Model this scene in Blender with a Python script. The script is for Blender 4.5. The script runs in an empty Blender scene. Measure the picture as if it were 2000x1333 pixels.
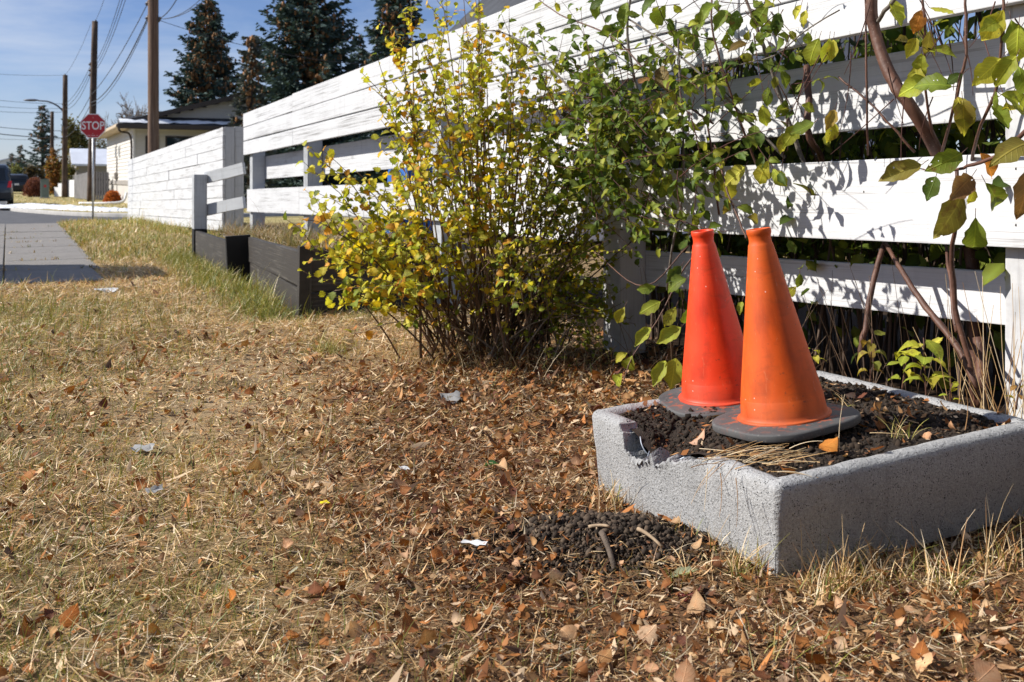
import bpy, bmesh, math, random
import numpy as np
from mathutils import Vector, Matrix, Euler

random.seed(11)
RNG = np.random.default_rng(11)
SC = bpy.context.scene
COL = SC.collection

# ------------------------------------------------------------------ camera
CAM_H = 0.75
FPX = 1944.4            # focal length in pixels of a 2000 px wide picture
cam_data = bpy.data.cameras.new('camera')
cam_data.lens = 35.0
cam_data.sensor_width = 36.0
cam_data.shift_y = -0.1572
cam_data.clip_start = 0.05
cam_data.clip_end = 3000
cam_data.dof.use_dof = True
cam_data.dof.focus_distance = 2.5
cam_data.dof.aperture_fstop = 9.0
cam = bpy.data.objects.new('camera', cam_data)
cam.location = (0, 0, CAM_H)
cam.rotation_euler = (math.radians(90), 0, 0)
COL.objects.link(cam)
SC.camera = cam

# ------------------------------------------------------------------ light
SUN_EL = math.radians(35.5)
SUN_AZ = (-1.0, 0.0)                       # horizontal direction towards the sun
_n = math.hypot(*SUN_AZ)
SUN_DIR = Vector((SUN_AZ[0] / _n * math.cos(SUN_EL), SUN_AZ[1] / _n * math.cos(SUN_EL), math.sin(SUN_EL)))
world = bpy.data.worlds.new('World')
SC.world = world
world.use_nodes = True
wn = world.node_tree
wn.nodes.clear()
w_out = wn.nodes.new('ShaderNodeOutputWorld')
w_bg = wn.nodes.new('ShaderNodeBackground')
w_sky = wn.nodes.new('ShaderNodeTexSky')
w_sky.sky_type = 'NISHITA'
w_sky.sun_disc = False
w_sky.sun_elevation = SUN_EL
w_sky.sun_rotation = math.atan2(SUN_DIR.x, SUN_DIR.y)
w_sky.altitude = 650
w_sky.air_density = 1.0
w_sky.dust_density = 0.25
w_sky.ozone_density = 3.0
w_bg.inputs['Strength'].default_value = 0.060
# thin streaky high cloud over the whole sky
w_tc = wn.nodes.new('ShaderNodeTexCoord')
w_map = wn.nodes.new('ShaderNodeMapping')
w_map.inputs['Scale'].default_value = (1.2, 1.2, 7.0)
w_map.inputs['Rotation'].default_value = (0.12, 0.08, 0.4)
w_noi = wn.nodes.new('ShaderNodeTexNoise')
w_noi.inputs['Scale'].default_value = 2.6
w_noi.inputs['Detail'].default_value = 6
w_noi.inputs['Roughness'].default_value = 0.6
w_noi.inputs['Distortion'].default_value = 0.5
w_rmp = wn.nodes.new('ShaderNodeValToRGB')
w_rmp.color_ramp.elements[0].position = 0.34
w_rmp.color_ramp.elements[0].color = (0, 0, 0, 1)
w_rmp.color_ramp.elements[1].position = 0.80
w_rmp.color_ramp.elements[1].color = (1, 1, 1, 1)
w_mul = wn.nodes.new('ShaderNodeMath'); w_mul.operation = 'MULTIPLY'; w_mul.inputs[1].default_value = 0.85
w_mix = wn.nodes.new('ShaderNodeMixRGB')
w_mix.inputs['Color2'].default_value = (7.6, 8.6, 10.4, 1)
wn.links.new(w_tc.outputs['Generated'], w_map.inputs['Vector'])
wn.links.new(w_map.outputs['Vector'], w_noi.inputs['Vector'])
wn.links.new(w_noi.outputs['Fac'], w_rmp.inputs['Fac'])
wn.links.new(w_rmp.outputs['Color'], w_mul.inputs[0])
wn.links.new(w_mul.outputs[0], w_mix.inputs['Fac'])
w_tint = wn.nodes.new('ShaderNodeMixRGB'); w_tint.blend_type = 'MULTIPLY'; w_tint.inputs['Fac'].default_value = 1.0; w_tint.inputs['Color2'].default_value = (1.02, 1.05, 1.32, 1)
wn.links.new(w_sky.outputs['Color'], w_tint.inputs['Color1'])
wn.links.new(w_tint.outputs['Color'], w_mix.inputs['Color1'])
wn.links.new(w_mix.outputs['Color'], w_bg.inputs['Color'])
wn.links.new(w_bg.outputs['Background'], w_out.inputs['Surface'])

sun_data = bpy.data.lights.new('sun', 'SUN')
sun_data.energy = 5.0
sun_data.angle = math.radians(0.53)
sun_data.color = (1.0, 0.94, 0.85)
sun = bpy.data.objects.new('sun', sun_data)
sun.rotation_euler = SUN_DIR.to_track_quat('Z', 'Y').to_euler()
sun.location = (-20, -3, 15)
COL.objects.link(sun)

SC.view_settings.view_transform = 'Standard'
SC.view_settings.look = 'None'
SC.view_settings.exposure = 0.45
SC.view_settings.gamma = 1.0
SC.view_settings.use_curve_mapping = False
SC.render.engine = 'CYCLES'
SC.cycles.max_bounces = 6
SC.cycles.diffuse_bounces = 3
SC.cycles.glossy_bounces = 2
SC.cycles.transmission_bounces = 4
SC.cycles.transparent_max_bounces = 6
SC.cycles.caustics_reflective = False
SC.cycles.caustics_refractive = False
SC.cycles.use_denoising = True

# ------------------------------------------------------------------ coordinates
UA = math.radians(26.9)
U = np.array([-math.sin(UA), math.cos(UA)])     # along the street, away from the camera
V = np.array([math.cos(UA), math.sin(UA)])      # across, towards the yard behind the fence

def ts(t, s):
    p = t * U + s * V
    return float(p[0]), float(p[1])

def to_t(x, y): return x * U[0] + y * U[1]
def to_s(x, y): return x * V[0] + y * V[1]

def P(px, py, d):
    """point seen at picture position (px,py) at depth d metres"""
    return Vector(((px - 1000) / FPX * d, d, CAM_H + (352 - py) / FPX * d))

def S(px, py, s):
    """point seen at (px,py) on the upright plane at across-street distance s"""
    k = (px - 1000) / FPX
    d = s / (V[0] * k + V[1])
    return P(px, py, d)

_tab = RNG.random((64, 64))
def vnoise(x, y):
    x = np.asarray(x, float); y = np.asarray(y, float)
    xi = np.floor(x).astype(int); yi = np.floor(y).astype(int)
    fx = x - xi; fy = y - yi
    fx = fx * fx * (3 - 2 * fx); fy = fy * fy * (3 - 2 * fy)
    a = _tab[xi % 64, yi % 64]; b = _tab[(xi + 1) % 64, yi % 64]
    c = _tab[xi % 64, (yi + 1) % 64]; d = _tab[(xi + 1) % 64, (yi + 1) % 64]
    return (a * (1 - fx) + b * fx) * (1 - fy) + (c * (1 - fx) + d * fx) * fy

WALK_T0, WALK_T1 = 9.15, 27.5
def walk_edge(t): return 0.78 + (t - 9.0) * 0.020        # right edge of the walk, in s
HEAP = (0.20, 2.07)

def gz(x, y):
    x = np.asarray(x, float); y = np.asarray(y, float)
    t = to_t(x, y); s = to_s(x, y)
    z = -0.0125 * np.clip(t - 1.0, 0, 29.0)
    amp = np.clip((26 - t) / 4, 0, 1)
    inwalk = (t > WALK_T0 - .15) & (s < walk_edge(t) + .05) & (s > -1.2)
    amp = np.where(inwalk, 0.0, amp)
    n = (vnoise(x * 1.7 + 9, y * 1.7 + 5) - .5) * .036 + (vnoise(x * 5.3, y * 5.3) - .5) * .026 + (vnoise(x * 14, y * 14) - .5) * .014
    z = z + n * amp
    z = z + .045 * np.exp(-((x - HEAP[0]) / .20) ** 2 - ((y - HEAP[1]) / .13) ** 2)
    z = z + .05 * np.exp(-((x + .12) / .35) ** 2 - ((y - 4.5) / .45) ** 2)
    z = np.where(inwalk, z - .02, z)
    return z

def gzf(x, y): return float(gz(x, y))

# ------------------------------------------------------------------ object helpers
def tag(o, label=None, cat=None, group=None, kind=None):
    if label: o['label'] = label
    if cat: o['category'] = cat
    if group: o['group'] = group
    if kind: o['kind'] = kind
    return o

def thing(name, loc, label, cat, group=None):
    o = bpy.data.objects.new(name, None)
    o.empty_display_size = 0.1
    o.location = loc
    COL.objects.link(o)
    return tag(o, label, cat, group)

def root_of(o):
    m = Matrix.Translation(o.location)
    return m

def world_mat(o):
    m = o.matrix_basis.copy()
    p = o.parent
    if p:
        return world_mat(p) @ o.matrix_parent_inverse @ m
    return m

def attach(o, parent):
    o.parent = parent
    o.matrix_parent_inverse = world_mat(parent).inverted()
    return o

def link(name, me, mats, parent=None, matrix=None):
    o = bpy.data.objects.new(name, me)
    if not isinstance(mats, (list, tuple)): mats = [mats]
    if not me.materials:
        for m in mats: me.materials.append(m)
    COL.objects.link(o)
    if matrix is not None: o.matrix_basis = matrix
    if parent: attach(o, parent)
    return o

def np_mesh(name, verts, tris, cols=None, smooth=False, quads=False):
    verts = np.asarray(verts, np.float32); tris = np.asarray(tris, np.int32)
    k = tris.shape[1]
    me = bpy.data.meshes.new(name)
    me.vertices.add(len(verts)); me.vertices.foreach_set('co', verts.ravel())
    me.loops.add(tris.size); me.loops.foreach_set('vertex_index', tris.ravel())
    me.polygons.add(len(tris))
    me.polygons.foreach_set('loop_start', np.arange(0, tris.size, k, dtype=np.int32))
    me.polygons.foreach_set('loop_total', np.full(len(tris), k, np.int32))
    if smooth: me.polygons.foreach_set('use_smooth', np.ones(len(tris), bool))
    if cols is not None:
        a = me.color_attributes.new('Col', 'FLOAT_COLOR', 'POINT')
        c = np.ones((len(verts), 4), np.float32); c[:, :3] = cols
        a.data.foreach_set('color', c.ravel())
    me.update(calc_edges=True)
    return me

class Acc:
    """collects triangles"""
    def __init__(s): s.v = []; s.f = []; s.c = []; s.n = 0
    def add(s, v, f, c=None):
        v = np.asarray(v, float).reshape(-1, 3); f = np.asarray(f, int)
        s.v.append(v); s.f.append(f + s.n); s.n += len(v)
        if c is not None:
            c = np.asarray(c, float)
            s.c.append(np.broadcast_to(c, v.shape) if c.ndim == 1 else c)
    def mesh(s, name, smooth=False):
        return np_mesh(name, np.concatenate(s.v), np.concatenate(s.f), np.concatenate(s.c) if s.c else None, smooth)

def tube(pts, rad, n=6, cap=True):
    pts = np.asarray([tuple(p) for p in pts], float); k = len(pts)
    rad = np.broadcast_to(np.asarray(rad, float), (k,))
    tan = np.gradient(pts, axis=0); tan /= np.linalg.norm(tan, axis=1, keepdims=True) + 1e-12
    ref = np.array([0, 0, 1.0]) if abs(tan[:, 2]).mean() < .8 else np.array([1.0, 0, 0])
    a = np.cross(tan, ref); a /= np.linalg.norm(a, axis=1, keepdims=True) + 1e-12
    b = np.cross(tan, a)
    th = np.arange(n) / n * 2 * math.pi
    v = pts[:, None] + rad[:, None, None] * (np.cos(th)[None, :, None] * a[:, None] + np.sin(th)[None, :, None] * b[:, None])
    v = v.reshape(-1, 3)
    i = np.arange(k - 1)[:, None] * n; j = np.arange(n)[None]; j2 = (j + 1) % n
    q = [i + j, i + j2, i + n + j2, i + n + j]
    f = np.concatenate([np.stack([q[0], q[1], q[2]], -1).reshape(-1, 3), np.stack([q[0], q[2], q[3]], -1).reshape(-1, 3)])
    if cap:
        v = np.concatenate([v, pts[:1], pts[-1:]])
        c0, c1 = k * n, k * n + 1; jj = np.arange(n)
        f = np.concatenate([f, np.stack([np.full(n, c0), (jj + 1) % n, jj], -1), np.stack([np.full(n, c1), (k - 1) * n + jj, (k - 1) * n + (jj + 1) % n], -1)])
    return v, f

def bez(p0, p1, p2, n):
    u = np.linspace(0, 1, n)[:, None]
    p0, p1, p2 = [np.asarray(tuple(p), float) for p in (p0, p1, p2)]
    return (1 - u) ** 2 * p0 + 2 * u * (1 - u) * p1 + u * u * p2

def smooth_path(pts, n):
    """Catmull-Rom through points"""
    p = np.asarray([tuple(q) for q in pts], float)
    if len(p) == 2:
        return p[0] + (p[1] - p[0]) * np.linspace(0, 1, n)[:, None]
    e = np.concatenate([[2 * p[0] - p[1]], p, [2 * p[-1] - p[-2]]])
    u = np.linspace(0, len(p) - 1 - 1e-9, n); i = u.astype(int); f = (u - i)[:, None]
    a, b, c, d = e[i], e[i + 1], e[i + 2], e[i + 3]
    return .5 * (2 * b + (c - a) * f + (2 * a - 5 * b + 4 * c - d) * f ** 2 + (3 * b - a - 3 * c + d) * f ** 3)

def bm_mesh(name, bm, smooth=False):
    me = bpy.data.meshes.new(name)
    bmesh.ops.recalc_face_normals(bm, faces=bm.faces)
    bm.to_mesh(me); bm.free()
    if smooth:
        me.polygons.foreach_set('use_smooth', np.ones(len(me.polygons), bool))
    me.update()
    return me

def box_mesh(name, sx, sy, sz, bevel=0.004, cuts=0, warp=0.0, seg=1, seed=0):
    """box centred on the origin; length along x cut and warped a little"""
    bm = bmesh.new()
    bmesh.ops.create_cube(bm, size=1.0)
    for v in bm.verts: v.co = Vector((v.co.x * sx, v.co.y * sy, v.co.z * sz))
    if cuts:
        es = [e for e in bm.edges if abs((e.verts[0].co - e.verts[1].co).x) > sx * .9]
        bmesh.ops.subdivide_edges(bm, edges=es, cuts=cuts)
    if bevel:
        es = [e for e in bm.edges if len(e.link_faces) == 2 and e.calc_face_angle(0) > .5]
        bmesh.ops.bevel(bm, geom=es, offset=bevel, segments=seg, affect='EDGES', profile=.7)
    if warp:
        r = random.Random(seed)
        a, b, c, d = [r.uniform(-1, 1) for _ in range(4)]
        for v in bm.verts:
            q = v.co.x / sx
            v.co.y += warp * (a * math.sin(q * 5 + c * 3) + .4 * b * math.sin(q * 13 + d))
            v.co.z += warp * .8 * (b * math.sin(q * 4 + d * 3) + .3 * a * math.sin(q * 17 + c * 9))
    return bm_mesh(name, bm)

def axis_matrix(p0, p1, up=(0, 0, 1), at=None):
    """x along p0->p1, z as near to up as possible, origin midway"""
    p0 = Vector(p0); p1 = Vector(p1)
    x = (p1 - p0).normalized(); z = Vector(up)
    y = z.cross(x).normalized(); z = x.cross(y)
    m = Matrix((x, y, z)).transposed().to_4x4()
    m.translation = at if at is not None else (p0 + p1) / 2
    return m

def beam(name, parent, p0, p1, h, th, mat, bevel=.004, warp=.003, cuts=8, up=(0, 0, 1), seed=0):
    L = (Vector(p1) - Vector(p0)).length
    return link(name, box_mesh(name, L, th, h, bevel, cuts, warp, 2 if bevel > .003 else 1, seed), mat, parent, axis_matrix(p0, p1, up))

def prism(name, poly, z0, z1, mat, parent=None):
    bm = bmesh.new()
    a = [bm.verts.new((x, y, z0)) for x, y in poly]; b = [bm.verts.new((x, y, z1)) for x, y in poly]
    bm.faces.new(b); bm.faces.new(a[::-1])
    for i in range(len(poly)):
        j = (i + 1) % len(poly); bm.faces.new((a[i], a[j], b[j], b[i]))
    return link(name, bm_mesh(name, bm), mat, parent)

# ------------------------------------------------------------------ materials
def mat(name):
    m = bpy.data.materials.new(name); m.use_nodes = True
    nt = m.node_tree; nt.nodes.clear()
    out = nt.nodes.new('ShaderNodeOutputMaterial')
    b = nt.nodes.new('ShaderNodeBsdfPrincipled')
    nt.links.new(b.outputs[0], out.inputs[0])
    return m, nt, b, out

def N(nt, typ, **kw):
    n = nt.nodes.new(typ)
    for k, v in kw.items():
        if k in n.inputs: n.inputs[k].default_value = v
        else: setattr(n, k, v)
    return n

def ramp(nt, fac, stops):
    r = nt.nodes.new('ShaderNodeValToRGB')
    e = r.color_ramp.elements
    while len(e) < len(stops): e.new(.5)
    for el, (p, c) in zip(e, stops):
        el.position = p; el.color = (c, c, c, 1) if isinstance(c, (int, float)) else (*c, 1)
    nt.links.new(fac, r.inputs[0])
    return r.outputs[0]

def noise(nt, vec, scale, detail=4, rough=.55, dist=0.0):
    n = N(nt, 'ShaderNodeTexNoise', Scale=scale, Detail=detail, Roughness=rough, Distortion=dist)
    if vec is not None: nt.links.new(vec, n.inputs['Vector'])
    return n.outputs['Fac']

def mapped(nt, vec, scale=(1, 1, 1), loc=(0, 0, 0)):
    m = nt.nodes.new('ShaderNodeMapping'); m.inputs['Scale'].default_value = scale; m.inputs['Location'].default_value = loc
    nt.links.new(vec, m.inputs['Vector'])
    return m.outputs['Vector']

def mixc(nt, fac, a, b, mode='MIX'):
    m = nt.nodes.new('ShaderNodeMixRGB'); m.blend_type = mode
    for s, v in (('Fac', fac), ('Color1', a), ('Color2', b)):
        if isinstance(v, (int, float)): m.inputs[s].default_value = v if s == 'Fac' else (v, v, v, 1)
        elif isinstance(v, tuple): m.inputs[s].default_value = (*v, 1)
        else: nt.links.new(v, m.inputs[s])
    return m.outputs[0]

def bump(nt, b, h, strength=.3, dist=.01):
    n = N(nt, 'ShaderNodeBump', Strength=strength, Distance=dist)
    nt.links.new(h, n.inputs['Height']); nt.links.new(n.outputs[0], b.inputs['Normal'])

def objvec(nt, rnd=True):
    tc = nt.nodes.new('ShaderNodeTexCoord')
    if not rnd: return tc.outputs['Object']
    oi = nt.nodes.new('ShaderNodeObjectInfo')
    c = nt.nodes.new('ShaderNodeCombineXYZ')
    m = nt.nodes.new('ShaderNodeMath'); m.operation = 'MULTIPLY'; m.inputs[1].default_value = 37.0
    nt.links.new(oi.outputs['Random'], m.inputs[0])
    for k in range(3): nt.links.new(m.outputs[0], c.inputs[k])
    a = nt.nodes.new('ShaderNodeVectorMath'); a.operation = 'ADD'
    nt.links.new(tc.outputs['Object'], a.inputs[0]); nt.links.new(c.outputs[0], a.inputs[1])
    return a.outputs[0]

def simple(name, col, rough=.6, var=.25, scale=8, metal=0, spec=.4, bumpy=0.0):
    m, nt, b, o = mat(name)
    v = objvec(nt)
    f = noise(nt, v, scale, 5)
    lo = tuple(c * (1 - var) for c in col); hi = tuple(min(1, c * (1 + var)) for c in col)
    nt.links.new(ramp(nt, f, [(.3, lo), (.7, hi)]), b.inputs['Base Color'])
    b.inputs['Roughness'].default_value = rough; b.inputs['Metallic'].default_value = metal
    b.inputs['Specular IOR Level'].default_value = spec
    if bumpy: bump(nt, b, noise(nt, v, scale * 6, 4), bumpy, .01)
    return m

def paint_wood(name, white, bare, wear=.5, dirt=.3):
    """weathered painted board, grain along local x"""
    m, nt, b, o = mat(name)
    v = objvec(nt)
    grain = noise(nt, mapped(nt, v, (1.6, 14, 42)), 3.0, 6, .6, .4)
    broad = noise(nt, mapped(nt, v, (.9, 3, 5)), 1.6, 4)
    crack = noise(nt, mapped(nt, v, (.55, 8, 60)), 2.4, 3, .5, .7)
    vert = noise(nt, mapped(nt, v, (26, 4, 1.6)), 1.5, 3)
    base = mixc(nt, ramp(nt, broad, [(.35, 0.0), (.75, 1.0)]), white, tuple(c * .90 for c in white))
    base = mixc(nt, ramp(nt, grain, [(.30, .35), (.50, 0.0)]), base, tuple(c * .72 for c in white))
    # worn streaks, gathered in places
    w1 = ramp(nt, crack, [(.60 - .10 * wear, 0.0), (.68 - .06 * wear, 1.0)])
    w2 = ramp(nt, broad, [(.42, 0.0), (.62, 1.0)])
    wm = nt.nodes.new('ShaderNodeMath'); wm.operation = 'MULTIPLY'
    nt.links.new(w1, wm.inputs[0]); nt.links.new(w2, wm.inputs[1])
    wm2 = nt.nodes.new('ShaderNodeMath'); wm2.operation = 'MULTIPLY'; wm2.inputs[1].default_value = min(1, wear * 1.5)
    nt.links.new(wm.outputs[0], wm2.inputs[0])
    base = mixc(nt, wm2.outputs[0], base, bare)
    # run-down water marks
    d1 = ramp(nt, vert, [(.55, 0.0), (.75, dirt)])
    base = mixc(nt, d1, base, tuple(c * .45 for c in white))
    # grime along the long edges
    gz_ = nt.nodes.new('ShaderNodeSeparateXYZ'); nt.links.new(nt.nodes.new('ShaderNodeTexCoord').outputs['Generated'], gz_.inputs[0])
    pp_ = nt.nodes.new('ShaderNodeMath'); pp_.operation = 'PINGPONG'; pp_.inputs[1].default_value = .5; nt.links.new(gz_.outputs['Z'], pp_.inputs[0])
    ad = nt.nodes.new('ShaderNodeMath'); ad.operation = 'ADD'; nt.links.new(pp_.outputs[0], ad.inputs[0])
    mu = nt.nodes.new('ShaderNodeMath'); mu.operation = 'MULTIPLY'; mu.inputs[1].default_value = .16; nt.links.new(noise(nt, mapped(nt, v, (5, 3, 3)), 3, 5, .7), mu.inputs[0]); nt.links.new(mu.outputs[0], ad.inputs[1])
    base = mixc(nt, ramp(nt, ad.outputs[0], [(.06, .30 + dirt), (.125, 0.0)]), base, tuple(c * .42 for c in white))
    # knots
    kn = N(nt, 'ShaderNodeTexVoronoi', Scale=1.0); nt.links.new(mapped(nt, v, (1.7, 1, 5.0)), kn.inputs['Vector'])
    base = mixc(nt, ramp(nt, kn.outputs['Distance'], [(.04, .55), (.10, 0.0)]), base, tuple(c * .35 + q * .4 for c, q in zip(white, bare)))
    nt.links.new(base, b.inputs['Base Color'])
    b.inputs['Roughness'].default_value = .62
    b.inputs['Specular IOR Level'].default_value = .3
    hm = mixc(nt, .5, grain, w1, 'SUBTRACT')
    bump(nt, b, hm, .35, .003)
    return m

M = {}
M['white'] = paint_wood('white_paint', (.65, .66, .68), (.20, .19, .18), .38, .14)
M['white_worn'] = paint_wood('worn_white_paint', (.60, .615, .635), (.20, .195, .19), .62, .34)
M['white_post'] = paint_wood('white_post_paint', (.50, .525, .55), (.20, .20, .20), .5, .35)
M['black_wood'] = paint_wood('dark_stained_wood', (.046, .041, .037), (.12, .11, .095), .8, .4)
M['black_paint'] = paint_wood('black_paint', (.012, .012, .013), (.03, .03, .03), .3, .1)

def concrete(name, base, dark, pit=1.0):
    m, nt, b, o = mat(name)
    v = objvec(nt, False)
    br = noise(nt, v, 3.5, 5)
    fine = noise(nt, v, 160, 3, .7)
    col = ramp(nt, br, [(.3, tuple(c * .84 for c in base)), (.7, base)])
    col = mixc(nt, ramp(nt, fine, [(.35, .42), (.58, 0.0)]), col, tuple(c * .45 for c in base))
    vo = N(nt, 'ShaderNodeTexVoronoi', Scale=210.0, Randomness=1.0); nt.links.new(v, vo.inputs['Vector'])
    spots = ramp(nt, vo.outputs['Distance'], [(.20, 1.0), (.32, 0.0)])
    sel = ramp(nt, noise(nt, v, 75, 2), [(.50, 0.0), (.58, 1.0)])
    mm = nt.nodes.new('ShaderNodeMath'); mm.operation = 'MULTIPLY'
    nt.links.new(spots, mm.inputs[0]); nt.links.new(sel, mm.inputs[1])
    vo2 = N(nt, 'ShaderNodeTexVoronoi', Scale=430.0); nt.links.new(v, vo2.inputs['Vector'])
    col = mixc(nt, ramp(nt, vo2.outputs['Distance'], [(.18, .75), (.36, 0.0)]), col, tuple(c * .30 for c in base))
    col = mixc(nt, mm.outputs[0], col, dark)
    st = noise(nt, mapped(nt, v, (5, 5, 1.3)), 2.2, 5, .65, .6)
    col = mixc(nt, ramp(nt, st, [(.50, 0.0), (.72, .55)]), col, tuple(c * .52 for c in base))
    st2 = noise(nt, v, 11, 5, .7)
    col = mixc(nt, ramp(nt, st2, [(.58, 0.0), (.72, .35)]), col, (base[0] * .75, base[1] * .66, base[2] * .52))
    nt.links.new(col, b.inputs['Base Color'])
    b.inputs['Roughness'].default_value = .9; b.inputs['Specular IOR Level'].default_value = .2
    h = mixc(nt, mm.outputs[0], fine, 0.0)
    bump(nt, b, h, .9 * pit, .005)
    return m
M['concrete'] = concrete('planter_concrete', (.45, .455, .46), (.035, .035, .035))
M['walk'] = concrete('walk_concrete', (.29, .275, .26), (.12, .11, .10), .4)
M['asphalt'] = simple('asphalt', (.085, .087, .095), .85, .25, 3, bumpy=.2)
M['kerb'] = simple('kerb_concrete', (.42, .41, .39), .9, .15, 4)

def vcol(name, rough=.7, trans=.25, spec=.25, attr='Col', objcol=False, blotch=0.0, bscale=60, holes=True):
    """leaf / blade material: colour from the mesh or the object, some light passing through"""
    m, nt, b, out = mat(name)
    if objcol:
        oi = nt.nodes.new('ShaderNodeObjectInfo'); c = oi.outputs['Color']
        tc = nt.nodes.new('ShaderNodeTexCoord'); vec = objvec(nt)
        # paler midrib and side veins drawn on the leaf itself
        at = nt.nodes.new('ShaderNodeAttribute'); at.attribute_name = 'Col'
        c = mixc(nt, 1.0, c, at.outputs['Color'], 'MULTIPLY')
        sp = nt.nodes.new('ShaderNodeSeparateXYZ'); nt.links.new(tc.outputs['Object'], sp.inputs[0])
        def mth(op, a, b_=None):
            q = nt.nodes.new('ShaderNodeMath'); q.operation = op
            for k_, val in enumerate((a, b_)):
                if val is None: continue
                if isinstance(val, (int, float)): q.inputs[k_].default_value = val
                else: nt.links.new(val, q.inputs[k_])
            return q.outputs[0]
        ay = mth('ABSOLUTE', sp.outputs['Y'])
        side = mth('PINGPONG', mth('MULTIPLY', mth('SUBTRACT', sp.outputs['X'], mth('MULTIPLY', ay, .85)), 8.5), .5)
        vein = mth('MAXIMUM', ramp(nt, side, [(.0, 1.0), (.09, 0.0)]), ramp(nt, ay, [(.006, 1.0), (.02, 0.0)]))
        c = mixc(nt, mth('MULTIPLY', vein, .38), c, mixc(nt, 1.0, c, (2.0, 1.9, 1.8), 'MULTIPLY'))
        c = mixc(nt, ramp(nt, noise(nt, mapped(nt, vec, (1, 1.4, 1)), 2.3, 5, .6), [(.60, 0.0), (.70, .75)]), c, (.16, .085, .035))
        bump(nt, b, vein, .35, .02)
    else:
        at = nt.nodes.new('ShaderNodeAttribute'); at.attribute_name = attr; c = at.outputs['Color']
        vec = nt.nodes.new('ShaderNodeTexCoord').outputs['Object']
    if blotch:
        f = ramp(nt, noise(nt, vec, bscale if not objcol else 3.0, 4), [(.35, 0.0), (.7, blotch)])
        c = mixc(nt, f, c, mixc(nt, 1.0, c, (.85, .45, .25), 'MULTIPLY'))
    nt.links.new(c, b.inputs['Base Color'])
    b.inputs['Roughness'].default_value = rough; b.inputs['Specular IOR Level'].default_value = spec
    if trans:
        tr = nt.nodes.new('ShaderNodeBsdfTranslucent')
        c2 = mixc(nt, 1.0, c, (1.25, 1.2, .7), 'MULTIPLY')
        nt.links.new(c2, tr.inputs['Color'])
        ms = nt.nodes.new('ShaderNodeMixShader'); ms.inputs[0].default_value = trans
        nt.links.new(b.outputs[0], ms.inputs[1]); nt.links.new(tr.outputs[0], ms.inputs[2])
        fin = ms.outputs[0]
        if objcol and holes:
            tp = nt.nodes.new('ShaderNodeBsdfTransparent'); hm = nt.nodes.new('ShaderNodeMixShader')
            nt.links.new(ramp(nt, noise(nt, vec, 7.0, 2, .5), [(.715, 0.0), (.725, 1.0)]), hm.inputs[0])
            nt.links.new(fin, hm.inputs[1]); nt.links.new(tp.outputs[0], hm.inputs[2]); fin = hm.outputs[0]
        nt.links.new(fin, out.inputs[0])
    return m
M['blade'] = vcol('grass_blade', .50, .20, .45)
M['litter'] = vcol('litter', .8, .10)
M['leaf_v'] = vcol('small_leaf', .55, .42, .22, blotch=.22, bscale=45)
M['leaf_o'] = vcol('leaf', .55, .40, .25, objcol=True, blotch=.30, bscale=55)
M['dead_leaf_o'] = vcol('dead_leaf', .7, .15, .2, objcol=True, blotch=.4, bscale=70)
M['needle'] = vcol('needles', .7, .10, .2)
M['twig_v'] = vcol('twigs', .8, 0.0, .2)
M['grain_v'] = vcol('soil_grain', .95, 0.0, .1)

def bark(name, a, b_, scale=30):
    m, nt, b, o = mat(name)
    v = objvec(nt, False)
    f = noise(nt, v, scale, 5, .6)
    col = ramp(nt, f, [(.3, a), (.7, b_)])
    vo = N(nt, 'ShaderNodeTexVoronoi', Scale=scale * 5); nt.links.new(v, vo.inputs['Vector'])
    col = mixc(nt, ramp(nt, vo.outputs['Distance'], [(.09, .5), (.16, 0.0)]), col, (.34, .26, .19))
    nt.links.new(col, b.inputs['Base Color'])
    b.inputs['Roughness'].default_value = .6
    bump(nt, b, f, .8, .006)
    return m
M['bark_red'] = bark('red_brown_bark', (.060, .026, .018), (.15, .068, .042), 18)
M['bark'] = simple('bark', (.10, .075, .055), .9, .35, 25, bumpy=.4)
M['bark_grey'] = simple('grey_bark', (.16, .14, .12), .9, .3, 25, bumpy=.3)
# ================================================================== THE SETTING
# retaining wall corners (x, y) and the zones that carry no lawn
RW = [(-1.263, 5.99), (-2.51, 8.79), (-3.70, 11.6)]
PL0 = np.array([.489, 1.835]); PLU = np.array([-.44, .898]); PLV = np.array([.898, .44])
PL_A, PL_B = .68, .74                       # planter size along its two sides

def in_planter(x, y, grow=0.0):
    dx, dy = x - PL0[0], y - PL0[1]
    a = dx * PLU[0] + dy * PLU[1]; b = dx * PLV[0] + dy * PLV[1]
    return (a > -grow) & (a < PL_A + grow) & (b > -grow) & (b < PL_B + grow)

def rw_s(t):
    tt = [to_t(*p) for p in RW]; ss = [to_s(*p) for p in RW]
    return np.interp(t, tt, ss)
T_RW0, T_RW1 = to_t(*RW[0]), to_t(*RW[2])

def on_walk(t, s, g=0.0): return (t > WALK_T0 - g) & (s < walk_edge(t) + g) & (s > -0.9 - g)
def on_bed(t, s): return (t > T_RW0 - .02) & (t < T_RW1) & (s > rw_s(t) - .03)

def lawn_edge_t(s): return np.interp(s, [-2, 1.15, 1.4, 2.2, 3.5, 8], [27.6, 27.7, 28.6, 29.5, 30.2, 30.4])

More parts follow.
